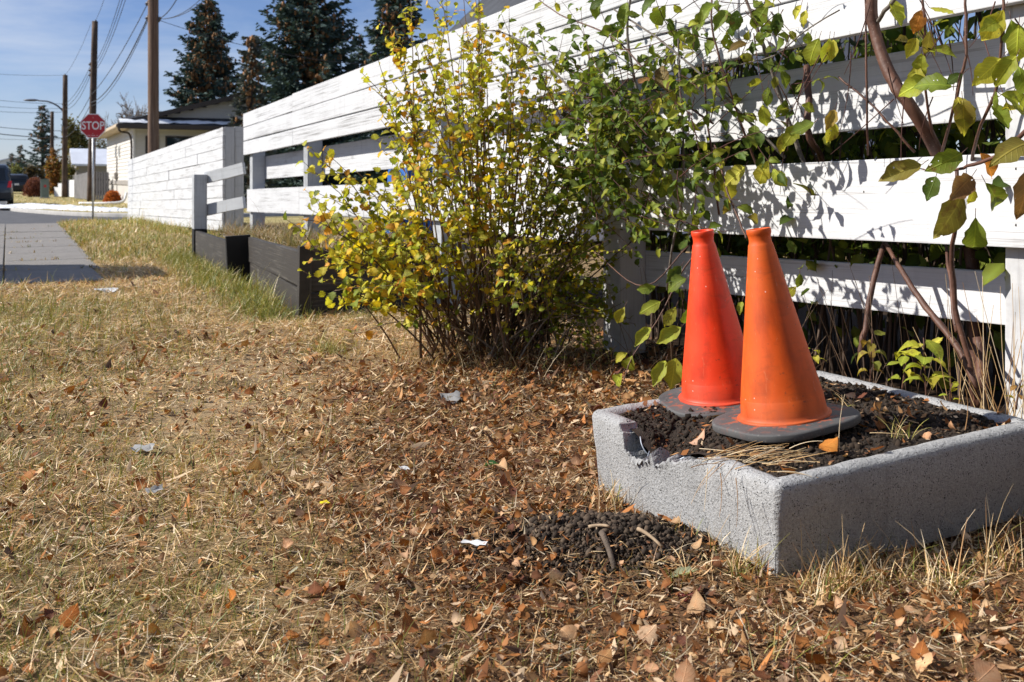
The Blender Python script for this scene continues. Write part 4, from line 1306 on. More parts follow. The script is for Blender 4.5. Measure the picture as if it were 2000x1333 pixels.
near = np.argsort(lp[:, 1] - .25 * (pxs < 800) - size * 14)
vis = near[:290]; rest = near[290:]
leaf_objs('leaf', SM, lp[vis], rot[vis], size[vis] * 1.08, cols[vis], M['leaf_o'], shrub)
fo = link('foliage', leaf_mass(SHAPES, lp[rest], rot[rest], size[rest], cols[rest]).mesh('foliage', True), M['leaf_v'], shrub)
fo['kind'] = 'stuff'

# ================================================================== CHERRY BUSH growing through the fence
cherry = thing('cherry_bush', S(1830, 700, FS - .05), 'chokecherry bush with broad green and bronze leaves growing through the white fence', 'bush')
SB_ = FS + .30
branches = []
def branch(pts, r0, r1, matl='bark_red', n=24):
    """pts: (px, py, offset in front of the fence face)"""
    path = smooth_path([S(px, py, FS - off) for px, py, off in pts], n)
    path = path + np.cumsum(RNG.normal(0, .0016, path.shape), 0)
    v, f = tube(path, np.linspace(r0, r1, n) * .86 * (1 + RNG.normal(0, .05, n)), 8)
    link('branch', np_mesh('branch', v, f, None, True), M[matl], cherry)
    branches.append(path)
    return path
branch([(1700, -60, .12), (1702, 0, .12), (1712, 70, .11), (1745, 155, .11), (1775, 205, .10), (1832, 305, -.01), (1880, 420, -.26), (1905, 560, -.30), (1915, 800, -.3)], .0205, .026, n=34)
branch([(1712, 45, .11), (1740, 10, .16), (1790, -50, .2)], .008, .006, 'bark_grey', 10)
branch([(1450, -20, .10), (1480, 60, .10), (1520, 170, .02), (1545, 240, -.02), (1580, 330, -.08)], .007, .010, 'bark_grey', 20)
branch([(1575, 130, -.02), (1580, 200, .0), (1580, 270, .02), (1610, 325, -.2), (1640, 460, -.3)], .013, .014, 'bark_red', 18)
branch([(1730, 470, -.02), (1702, 560, .08), (1685, 640, .12), (1672, 700, .14)], .010, .011, 'bark_red', 14)
branch([(1728, 472, -.02), (1760, 535, .09), (1810, 610, .13), (1870, 685, .16), (1905, 760, .17)], .008, .012, 'bark_red', 18)
branch([(1868, 330, .26), (1872, 420, .25), (1862, 480, .22), (1862, 540, .2), (1872, 620, .18), (1892, 700, .17), (1908, 780, .16)], .006, .010, 'bark_red', 20)
branch([(1848, 480, -.01), (1856, 560, .1), (1868, 640, .15)], .006, .007, 'bark_red', 10)
branch([(1908, 660, .03), (1912, 720, .05), (1905, 790, .06)], .019, .021, 'bark_red', 8)
branch([(1690, -20, .12), (1690, 60, .12), (1690, 200, .12), (1690, 300, .06)], .0035, .004, 'bark_red', 12)
branch([(1885, -20, .15), (1886, 60, .15), (1888, 110, .15), (1878, 150, .14), (1862, 215, .13), (1840, 300, .03)], .0045, .0055, 'bark_red', 16)
branch([(1960, -20, .2), (1962, 30, .2), (1958, 110, .19), (1945, 190, .18), (1920, 250, .15), (1900, 330, .02)], .004, .0055, 'bark_red', 16)
branch([(1800, -20, .18), (1804, 60, .17), (1802, 130, .14), (1812, 230, .09), (1830, 300, .0)], .004, .005, 'bark_red', 14)
branch([(2030, 230, .42), (1960, 295, .40), (1900, 325, .38), (1862, 335, .36)], .0065, .004, 'bark_red', 14)
branch([(1862, 335, .36), (1820, 328, .36), (1800, 322, .36)], .003, .0015, 'bark_red', 8)
branch([(1640, 150, .14), (1690, 195, .12), (1740, 245, .1), (1790, 300, .05)], .0035, .0045, 'bark_red', 14)
branch([(1200, 20, .3), (1300, 85, .25), (1400, 175, .2), (1440, 215, .12), (1530, 310, .02)], .0045, .006, 'bark_grey', 20)
branch([(1390, -10, .2), (1393, 60, .2), (1420, 150, .16), (1445, 230, .1), (1480, 320, .0)], .004, .005, 'bark_red', 16)
branch([(1325, 60, .25), (1328, 160, .24), (1335, 300, .22), (1330, 380, .22), (1312, 480, .2), (1300, 560, .15)], .004, .006, 'bark_grey', 18)
branch([(1395, 280, .22), (1420, 370, .24), (1445, 440, .26), (1460, 470, .28)], .0035, .0045, 'bark_red', 12)
branch([(900, 90, .42), (960, 60, .42), (1030, 90, .4), (1100, 160, .36), (1180, 250, .3), (1300, 330, .2)], .0035, .006, 'bark_grey', 22)
branch([(1040, -10, .3), (1100, 30, .3), (1200, 70, .28), (1290, 160, .22), (1400, 240, .12)], .003, .005, 'bark_red', 18)
branch([(1235, -20, .2), (1225, 60, .2), (1240, 150, .18), (1270, 250, .14), (1290, 380, .1)], .006, .008, 'bark_grey', 16)
branch([(1375, 120, .14), (1385, 240, .13), (1395, 300, .12), (1410, 420, .1)], .004, .005, 'bark_red', 12)
branch([(1640, 20, .2), (1560, 70, .2), (1510, 110, .16), (1440, 130, .15)], .003, .002, 'bark_grey', 10)
branch([(1150, 480, .25), (1250, 560, .32), (1340, 480, .2)], .0025, .003, 'bark_red', 12)
branch([(1210, 770, .55), (1235, 700, .5), (1290, 620, .4), (1330, 540, .3), (1380, 480, .2)], .002, .004, 'bark_red', 16)

# leaves placed on those branches: (px, py) of the stalk end, direction in the picture (deg, 0 = right, 90 = down), length in metres, offset, colour
GREEN = (.17, .24, .035); YG = (.42, .43, .055); DK = (.085, .14, .028); BR = (.24, .22, .05); ORG = (.50, .22, .05); PUR = (.20, .12, .05); LIME = (.36, .43, .055)
LV = [  # right foreground spray
    (1878, 300, 152, .105, .37, GREEN), (1800, 322, 155, .115, .36, BR), (1898, 345, 140, .105, .37, PUR), (1925, 358, 50, .110, .37, GREEN), (1905, 425, 82, .105, .35, GREEN),
    (1880, 378, 120, .135, .37, BR), (1828, 345, 112, .070, .36, DK), (1915, 300, 60, .075, .36, ORG), (2010, 280, 155, .12, .41, BR), (2005, 330, 95, .12, .4, PUR), (1900, 368, 95, .05, .36, YG),
    # middle right
    (1858, 170, 195, .115, .20, GREEN), (1870, 190, 85, .115, .22, YG), (1880, 195, 92, .10, .23, BR), (1815, 158, 160, .105, .18, LIME), (1790, 130, 100, .09, .16, YG), (1800, 105, 95, .085, .16, LIME),
    (1790, 75, 120, .07, .15, YG), (1800, 80, 60, .06, .15, YG), (1775, 80, 170, .055, .14, BR), (1815, 100, 20, .075, .16, LIME), (1815, 60, 85, .075, .17, BR), (1815, 15, 50, .075, .18, YG),
    (1800, 20, 110, .075, .17, ORG), (1740, 0, 80, .09, .16, LIME), (1960, 20, 120, .10, .22, YG), (1955, 35, 150, .085, .2, LIME), (1975, 40, 75, .10, .21, GREEN), (1990, 50, 95, .10, .23, LIME),
    (1985, 110, 120, .105, .22, LIME), (1955, 115, 135, .10, .2, YG), (1950, 190, 165, .09, .2, GREEN), (1955, 185, 20, .12, .23, LIME), (1965, 200, 60, .10, .2, YG), (1940, 205, 80, .085, .2, GREEN), (1880, 145, 150, .05, .19, DK), (1990, 130, 60, .1, .3, GREEN),
    # hanging pair over the gap
    (1600, 75, 108, .105, .2, LIME), (1620, 76, 102, .085, .2, LIME), (1628, 78, 95, .07, .2, YG), (1578, 62, 100, .05, .2, GREEN),
    # around the wide board
    (1395, 300, 80, .085, .22, YG), (1415, 345, 75, .105, .22, YG), (1420, 390, 95, .06, .22, BR), (1455, 325, 130, .10, .22, YG), (1500, 315, 110, .10, .2, YG), (1510, 330, 60, .08, .2, LIME),
    (1345, 350, 30, .075, .24, GREEN), (1440, 405, 20, .07, .24, GREEN), (1460, 425, 10, .065, .25, BR), (1310, 340, 110, .085, .24, LIME), (1300, 350, 105, .09, .24, GREEN), (1290, 350, 120, .06, .24, DK),
    (1560, 245, 130, .10, .18, LIME), (1590, 240, 150, .085, .18, GREEN), (1630, 215, 115, .075, .2, (.40, .30, .07)), (1625, 235, 100, .08, .2, YG), (1535, 195, 105, .085, .18, GREEN), (1525, 140, 60, .07, .16, GREEN),
    (1500, 170, 100, .07, .16, GREEN), (1565, 205, 20, .055, .16, LIME), (1545, 260, 120, .09, .18, YG), (1490, 205, 75, .09, .18, LIME), (1475, 245, 100, .075, .18, GREEN),
    # upper middle
    (1440, 20, 100, .085, .2, DK), (1420, 20, 120, .095, .2, GREEN), (1405, 25, 85, .06, .2, YG), (1520, 25, 95, .085, .18, DK), (1500, 10, 120, .10, .18, GREEN), (1470, 0, 60, .08, .18, DK), (1400, 10, 135, .115, .2, GREEN),
    (1375, 40, 130, .085, .2, GREEN), (1300, 10, 120, .12, .26, GREEN), (1280, 0, 150, .085, .26, DK), (1250, 30, 160, .08, .28, GREEN), (1225, 5, 95, .11, .28, GREEN), (1215, 40, 130, .11, .28, DK), (1205, 55, 150, .09, .28, GREEN),
    (1180, 0, 150, .08, .28, DK), (1170, 5, 105, .08, .28, GREEN), (1520, 55, 150, .055, .18, GREEN), (1565, 10, 110, .055, .18, YG), (1575, 20, 100, .06, .18, YG), (1400, 75, 140, .085, .18, GREEN), (1420, 65, 85, .085, .18, GREEN),
    (1460, 85, 160, .08, .18, (.18, .13, .04)), (1330, 70, 120, .09, .2, YG), (1345, 65, 60, .08, .2, GREEN), (1360, 70, 100, .07, .2, DK), (1025, 85, 100, .075, .38, YG), (1040, 80, 80, .07, .38, GREEN), (915, 75, 105, .085, .42, (.30, .28, .03)),
    (1155, 125, 95, .075, .34, LIME), (1120, 60, 170, .06, .34, GREEN), (1085, 5, 70, .055, .32, YG), (1060, 5, 130, .055, .32, LIME), (1290, 130, 75, .12, .26, (.20, .15, .06)), (1270, 150, 120, .09, .24, (.36, .19, .08)), (1290, 190, 100, .09, .24, YG), (1310, 175, 85, .085, .24, YG),
    # low spray in front of the planter, left of the cones
    (1290, 590, 150, .095, .42, LIME), (1340, 545, 160, .10, .36, GREEN), (1320, 600, 120, .09, .4, YG), (1330, 640, 140, .10, .42, LIME), (1270, 640, 130, .09, .46, LIME), (1235, 695, 120, .085, .5, LIME), (1225, 690, 155, .06, .5, YG), (1300, 705, 118, .10, .46, LIME),
    (1320, 700, 100, .11, .44, YG), (1215, 730, 125, .075, .55, LIME), (1345, 600, 95, .08, .4, GREEN), (1280, 560, 165, .08, .42, GREEN), (1220, 600, 120, .08, .46, YG), (1330, 520, 130, .08, .36, DK),
    (1562, 535, 95, .055, .2, GREEN), (1555, 560, 140, .06, .2, YG), (1540, 470, 60, .05, .2, DK), (1450, 590, 110, .05, .3, LIME)]
CH = [leaf_shape('obovate' if k % 2 else 'ovate', nseg=10, fold=random.uniform(.1, .9), curl=random.uniform(-.6, 1.9), droop=random.uniform(-.2, .5), wid=random.uniform(.44, .60), seed=40 + k, ragged=.16) for k in range(14)]
CM = leaf_meshes('leaf', CH)
pos, rot_, siz, col_ = [], [], [], []
for (px, py, ang, L, off, c) in LV:
    p = np.array(tuple(S(px, py, FS - off)))
    a = math.radians(ang)
    d = np.array([math.cos(a), random.uniform(-.45, .45), -math.sin(a)])
    hint = np.array([random.uniform(-.7, .3), -1, random.uniform(-.1, .9)])
    pos.append(p); rot_.append(frames(d[None], hint[None])[0]); siz.append(L * 1.0); col_.append(np.array(c) * random.uniform(.8, 1.2))
    # stalk
    e = p - d / np.linalg.norm(d) * .018 + np.array([0, 0, .006])
    v, f = tube([e, p], [.0009, .0009], 4)
    link('stalk', np_mesh('stalk', v, f), M['bark_red'], cherry)
leaf_objs('leaf', CM, pos, rot_, siz, col_, M['leaf_o'], cherry)

# random finer twigs and leaves: dense left part of the bush and thin shoots in front of the boards
tw = Acc(); lp, ld, lc = [], [], []
rs = random.Random(77)
def shoot(p0, p1, r, nl, colset, droop=.1, bend=.1):
    p0, p1 = np.array(tuple(p0)), np.array(tuple(p1)); L = np.linalg.norm(p1 - p0)
    mid = (p0 + p1) / 2 + np.array([rs.gauss(0, bend), rs.gauss(0, bend * .5), rs.gauss(0, bend)]) * L
    path = bez(p0, mid, p1, 9)
    v, f = tube(path, np.linspace(r, r * .4, 9), 4, False); tw.add(v, f, np.broadcast_to(np.array([.075, .035, .028]) * rs.uniform(.6, 1.5), v.shape))
    for q in range(nl):
        u = rs.uniform(.15, 1); x_ = u * 8; i = min(int(x_), 7); p = path[i] + (path[i + 1] - path[i]) * (x_ - i)
        d = path[i + 1] - path[i]; d = d / (np.linalg.norm(d) + 1e-9)
        lp.append(p); ld.append(d * .5 + np.array([rs.gauss(0, .8), rs.gauss(0, .6), rs.gauss(-droop - .35, .6)])); lc.append(colset[rs.randrange(len(colset))])
DG = [(.10, .17, .03), (.15, .22, .035), (.085, .14, .026), (.20, .26, .04), (.32, .36, .05)]
for k in range(250):
    px = rs.gauss(1185, 80); py = rs.triangular(70, 450, 280)
    off = rs.uniform(.12, .46)
    a = S(px, py, FS - off); b_ = S(px + rs.gauss(20, 70), py + rs.gauss(-10, 70), FS - off - rs.uniform(-.1, .15))
    shoot(a, b_, .0022, rs.randrange(5, 10), DG)
for k in range(46):
    px = rs.uniform(1300, 1560); py = rs.uniform(-20, 320)
    off = rs.uniform(.10, .24)
    a = S(px, py, FS - off); b_ = S(px + rs.gauss(0, 60), py + rs.gauss(40, 60), FS - off)
    shoot(a, b_, .0018, rs.randrange(1, 5), DG + [(.22, .24, .04), (.16, .2, .03)])
for k in range(34):                                                     # bare thin shoots
    px = rs.uniform(1350, 2050); py = rs.uniform(-40, 250)
    off = rs.uniform(.08, .22)
    a = S(px, py, FS - off); b_ = S(px + rs.gauss(0, 60), py + rs.uniform(60, 180), FS - off + rs.gauss(0, .04))
    shoot(a, b_, .0021, 0, DG, bend=.05)
link('twigs', tw.mesh('twigs', True), M['twig_v'], cherry)['kind'] = 'stuff'
lp = np.array(lp); ld = np.array(ld); lc = np.array(lc) * RNG.uniform(.7, 1.25, (len(lp), 1)); n = len(lp)
rot = frames(ld, RNG.normal(0, .5, (n, 3)) + np.array([-.5, -.6, .6])); size = RNG.uniform(.035, .062, n)
od = np.argsort(-size)[:160]; rest = np.setdiff1d(np.arange(n), od)
leaf_objs('leaf', CM, lp[od], rot[od], size[od], lc[od], M['leaf_o'], cherry)
fo = link('foliage', leaf_mass(CH, lp[rest], rot[rest], size[rest], lc[rest]).mesh('foliage', True), M['leaf_v'], cherry); fo['kind'] = 'stuff'

# ---- hedge in the shade behind the fence
hedge = thing('hedge', (*ts(3, 3.1), 0), 'dense dark hedge of leaves and stems behind the white fence', 'hedge')
ha = Acc(); lp = []
for k in range(560):
    t = rs.uniform(-.8, 4.4); s = rs.uniform(FS + .26, FS + 1.15)
    x, y = ts(t, s); h = rs.uniform(.7, 2.1)
    p1 = np.array([x + rs.gauss(0, .25), y + rs.gauss(0, .25), h])
    path = bez((x, y, -.05), (x + rs.gauss(0, .08), y + rs.gauss(0, .08), h * .6), p1, 8)
    r_ = rs.choice([.003, .004, .006, .010])
    v, f = tube(path, np.linspace(r_, r_ * .4, 8), 5, False); ha.add(v, f, np.broadcast_to(np.array([.085, .06, .045]) * rs.uniform(.5, 1.6), v.shape))
    for q in range(rs.randrange(14, 34)):
        u = rs.uniform(.3, 1); i = int(u * 7); lp.append(path[i] + np.array([rs.gauss(0, .09), rs.gauss(0, .09), rs.gauss(0, .09)]))
link('stems', ha.mesh('stems', True), M['twig_v'], hedge)['kind'] = 'stuff'
lp = np.array(lp); n = len(lp)
rot = frames(RNG.normal(0, 1, (n, 3)) + np.array([0, 0, -.3]), RNG.normal(0, .6, (n, 3)) + np.array([-.4, -.3, .8]))
fo = link('foliage', leaf_mass([leaf_shape('ovate', nseg=3, fold=.3, curl=.6, wid=.6, seed=q_) for q_ in range(4)], lp, rot, RNG.uniform(.05, .095, n), np.array(DG)[RNG.integers(0, 5, n)] * RNG.uniform(.5, 1.0, (n, 1))).mesh('foliage', True), M['leaf_v'], hedge); fo['kind'] = 'stuff'
# ================================================================== STREET THINGS
ZF = ZV                                                     # far ground level
# ---- stop sign
m, nt, b, o = mat('sign_red'); b.inputs['Base Color'].default_value = (.42, .012, .022, 1); b.inputs['Roughness'].default_value = .45; M['sign_red'] = m
m, nt, b, o = mat('sign_white'); b.inputs['Base Color'].default_value = (.80, .80, .80, 1); b.inputs['Roughness'].default_value = .45; M['sign_white'] = m
M['galv'] = simple('galvanised_steel', (.42, .43, .44), .45, .2, 9, metal=.6)
dS = 27.4
sp_ = P(181.5, 432, dS); zc = P(183, 246.5, dS).z
zbase = -.0125 * 28.5
ss_ = thing('stop_sign', (sp_.x, dS, zbase), 'red octagonal stop sign on a thin galvanised post', 'sign')
v, f = tube([(sp_.x, dS, zbase - .2), (sp_.x + .01, dS, zc + .05)], [.030, .030], 8)
link('post', np_mesh('post', v, f, None, False), M['galv'], ss_)
R_ = .665 / 2 / math.cos(math.pi / 8)
face = Matrix.Translation((sp_.x + .02, dS - .035, zc)) @ Matrix.Rotation(math.radians(90), 4, 'X') @ Matrix.Rotation(math.radians(4), 4, 'Y')
def octo(name, R, th, matl, dz, par):
    bm = bmesh.new()
    a = [bm.verts.new((R * math.cos(math.pi / 8 + k * math.pi / 4), R * math.sin(math.pi / 8 + k * math.pi / 4), dz)) for k in range(8)]
    c = [bm.verts.new((q.co.x, q.co.y, dz + th)) for q in a]
    bm.faces.new(c); bm.faces.new(a[::-1])
    for k in range(8): bm.faces.new((a[k], a[(k + 1) % 8], c[(k + 1) % 8], c[k]))
    return link(name, bm_mesh(name, bm), matl, par, face)
border = octo('border', R_, .004, M['sign_white'], 0, ss_)
panel = octo('panel', R_ - .022, .003, M['sign_red'], .004, ss_)
def text_mesh(txt, size, sx=1.0):
    cu = bpy.data.curves.new('text', 'FONT'); cu.body = txt; cu.size = size; cu.align_x = 'CENTER'; cu.align_y = 'CENTER'; cu.extrude = .001; cu.offset = .0035
    ob = bpy.data.objects.new('text', cu); COL.objects.link(ob)
    dg = bpy.context.evaluated_depsgraph_get(); dg.update()
    me = bpy.data.meshes.new_from_object(ob.evaluated_get(dg)); bpy.data.objects.remove(ob); bpy.data.curves.remove(cu)
    me.transform(Matrix.Diagonal((sx, 1, 1, 1)))
    return me
link('lettering', text_mesh('STOP', .315, .80), M['sign_white'], panel, face @ Matrix.Translation((0, 0, .0085)))
bm = bmesh.new()
for k in range(11):
    if k in (3, 8): continue
    mt = Matrix.Translation((-.14 + k * .026, -.262, .0085)) @ Matrix.Diagonal((.013, .016, .001, 1))
    bmesh.ops.create_cube(bm, size=1, matrix=mt)
link('fine_print', bm_mesh('fine_print', bm), M['sign_white'], panel, face)
for y_ in (.23, -.215):
    bm = bmesh.new(); bmesh.ops.create_uvsphere(bm, u_segments=8, v_segments=6, radius=.011)
    link('bolt', bm_mesh('bolt', bm, True), M['galv'], panel, face @ Matrix.Translation((0, y_, .007)))

# ---- utility poles, lamp, wires
M['pole'] = simple('creosote_pole', (.085, .055, .038), .85, .45, 2.5, bumpy=.5)
m, nt, b, o = mat('pole_wood'); vv = objvec(nt, False)
gr = noise(nt, mapped(nt, vv, (14, 14, .5)), 1.5, 6, .65)
nt.links.new(ramp(nt, gr, [(.3, (.06, .034, .022)), (.5, (.16, .095, .06)), (.7, (.26, .18, .125))]), b.inputs['Base Color']); b.inputs['Roughness'].default_value = .85; bump(nt, b, gr, .6, .02)
M['pole_wood'] = m
M['cable'] = simple('cable', (.045, .05, .06), .6, .1, 5)
M['insul'] = simple('insulator', (.10, .10, .12), .4, .1, 5)
def pole(pxb, pyb, pxt, pyt, d, r0, r1, label, matl='pole', zb=None, brackets=()):
    base = P(pxb, pyb, d); top = P(pxt, pyt, d)
    zb_ = zb if zb is not None else base.z
    t_ = thing('utility_pole', (base.x, d, zb_), label, 'pole')
    v, f = tube(smooth_path([(base.x, d, zb_ - .5), ((base.x + top.x) / 2, d, (zb_ + top.z) / 2), tuple(top)], 9), np.linspace(r0, r1, 9), 14)
    link('shaft', np_mesh('shaft', v, f, None, True), M[matl], t_)
    for (px, py) in brackets:
        q = P(px, py, d)
        bm = bmesh.new(); bmesh.ops.create_cone(bm, cap_ends=True, segments=10, radius1=.055, radius2=.04, depth=.16)
        link('insulator', bm_mesh('insulator', bm, True), M['insul'], t_, Matrix.Translation(q) @ Matrix.Rotation(.6, 4, 'Y'))
        v, f = tube([tuple(q), (top.x + (base.x - top.x) * (py - pyt) / max(1, pyb - pyt), d, q.z - .02)], [.02, .02], 6)
        link('bracket', np_mesh('bracket', v, f), M['galv'], t_)
    return t_
D1, D2, D3, D4 = 29.5, 48.6, 60.0, 74.0
pole(300, 425, 299, -120, D1, .163, .15, 'big brown wooden utility pole behind the solid white fence', 'pole_wood', -.4, [(288.5, 6), (288.5, 34), (311, 38)])
pole(177, 402, 185.5, 42, D2, .19, .14, 'tall dark utility pole right behind the stop sign', 'pole', ZF, [(186, 42), (176, 125), (188, 128), (176, 137), (176, 146)])
pole(126, 392, 127.5, 147, D3, .17, .14, 'dark utility pole carrying the curved street lamp', 'pole', ZF, [(126, 147), (123, 203), (123, 212)])
pole(101, 388, 102, 218, D4, .15, .12, 'thin brown pole in front of the far spruce', 'pole', ZF)
lamp = thing('street_lamp', P(124, 218, D3), 'curved arm street lamp with flat head high on the second pole', 'street lamp')
v, f = tube(smooth_path([P(124, 218, D3), P(112, 207, D3), P(95, 199, D3), P(75, 197, D3)], 16), np.linspace(.055, .04, 16), 8)
link('arm', np_mesh('arm', v, f, None, True), M['insul'], lamp)
bm = bmesh.new(); bmesh.ops.create_uvsphere(bm, u_segments=12, v_segments=8, radius=1)
for q in bm.verts: q.co = Vector((q.co.x * .48, q.co.y * .16, q.co.z * .075))
link('lamp_head', bm_mesh('lamp_head', bm, True), M['insul'], lamp, Matrix.Translation(P(61, 196, D3)))

def wire(a, b, sag, r, label, n=26):
    r = r * .62
    a, b = np.array(tuple(a)), np.array(tuple(b)); u = np.linspace(0, 1, n)[:, None]
    p = a + (b - a) * u; p[:, 2] -= (4 * sag * u * (1 - u))[:, 0]
    v, f = tube(p, [r] * n, 5, False)
    w = link('overhead_wire', np_mesh('overhead_wire', v, f, None, True), M['cable'])
    tag(w, label, 'wire', WG)
    return w
WG = 'wires from the brown wooden pole to the pole behind the stop sign'
for k, (ya, yb, r, sg) in enumerate([(6, 186, .022, .25), (34, 201, .032, .5), (40, 207, .018, .55)]):
    wire(P(289, ya, D1), P(178, yb, D2), sg, r, ['topmost', 'thickest, middle', 'lowest, thinner'][k] + ' of three wires from the brown pole to the stop sign pole')
WG = 'wires rising out of view from the pole behind the stop sign'
for (xa, yb, r, wd_) in [(237, 128, .018, 'left'), (243, 137, .018, 'middle'), (250, 146, .018, 'right')]:
    wire(P(xa + 14, -60, 30), P(187, yb - 8, D2), .35, r, wd_ + ' of three thin wires rising from the pole behind the stop sign')
wire(P(216, -40, 32), P(186, 42, D2), .1, .014, 'thin single wire rising from the very top of the pole behind the stop sign')
WG = 'wires between the stop sign pole and the lamp pole'
for (ya, yb, sg, r, wd_) in [(48, 147, .25, .014, 'topmost'), (128, 203, .3, .020, 'second highest'), (137, 209, .35, .020, 'third highest'), (146, 214, .45, .020, 'fourth highest'), (186, 252, .3, .024, 'second lowest'), (204, 268, .3, .024, 'lowest')]:
    wire(P(177, ya, D2), P(127, yb, D3), sg, r, wd_ + ' wire strung from the pole behind the stop sign to the lamp pole')
WG = 'wires from the brown wooden pole upwards to the right'
for (xa, r, wd_) in [(338, .022, 'steepest'), (390, .016, 'middle'), (402, .016, 'flattest')]:
    wire(P(310, 37, D1), P(xa + 14, -14, D1 - 3), .12 if xa < 350 else .2, r, wd_ + ' of three dark wires from the brown wooden pole running up to the right')
WG = 'long service wire'
wire(P(311, 40, D1), P(760, 128, 34), .30, .014, 'long thin wire running from the brown wooden pole across the spruces')
WG = 'wires leading left from the lamp pole'
for (y0, y1, sg, r, wd_) in [(143, 147, .1, .014, 'topmost'), (192, 203, .1, .018, 'second highest'), (206, 212, .1, .018, 'third highest'), (217, 219, .1, .018, 'fourth highest'), (244, 256, .1, .026, 'third lowest'), (257, 270, .1, .040, 'thickest'), (270, 272, .1, .014, 'lowest')]:
    wire(P(-60, y0 - 3, D3 - 6), P(126, y1, D3), sg, r, wd_ + ' of the level wires leading left from the lamp pole')

# ---- dark sport utility vehicle at the left edge
def car_paint(name, col):
    m, nt, b, o = mat(name); b.inputs['Base Color'].default_value = (*col, 1); b.inputs['Roughness'].default_value = .3
    b.inputs['Coat Weight'].default_value = .6; b.inputs['Coat Roughness'].default_value = .08; b.inputs['Metallic'].default_value = .3
    return m
M['car_blue'] = car_paint('dark_blue_paint', (.018, .035, .060)); M['car_dark'] = car_paint('black_paint_car', (.012, .013, .015))
m, nt, b, o = mat('car_glass'); b.inputs['Base Color'].default_value = (.015, .02, .025, 1); b.inputs['Roughness'].default_value = .05; M['car_glass'] = m
m, nt, b, o = mat('tail_lens'); b.inputs['Base Color'].default_value = (.55, .01, .012, 1); b.inputs['Roughness'].default_value = .15; M['tail_lens'] = m
M['tyre'] = simple('tyre', (.02, .02, .02), .9, .2, 20); M['trim'] = simple('dark_trim', (.03, .03, .032), .7, .1, 10)
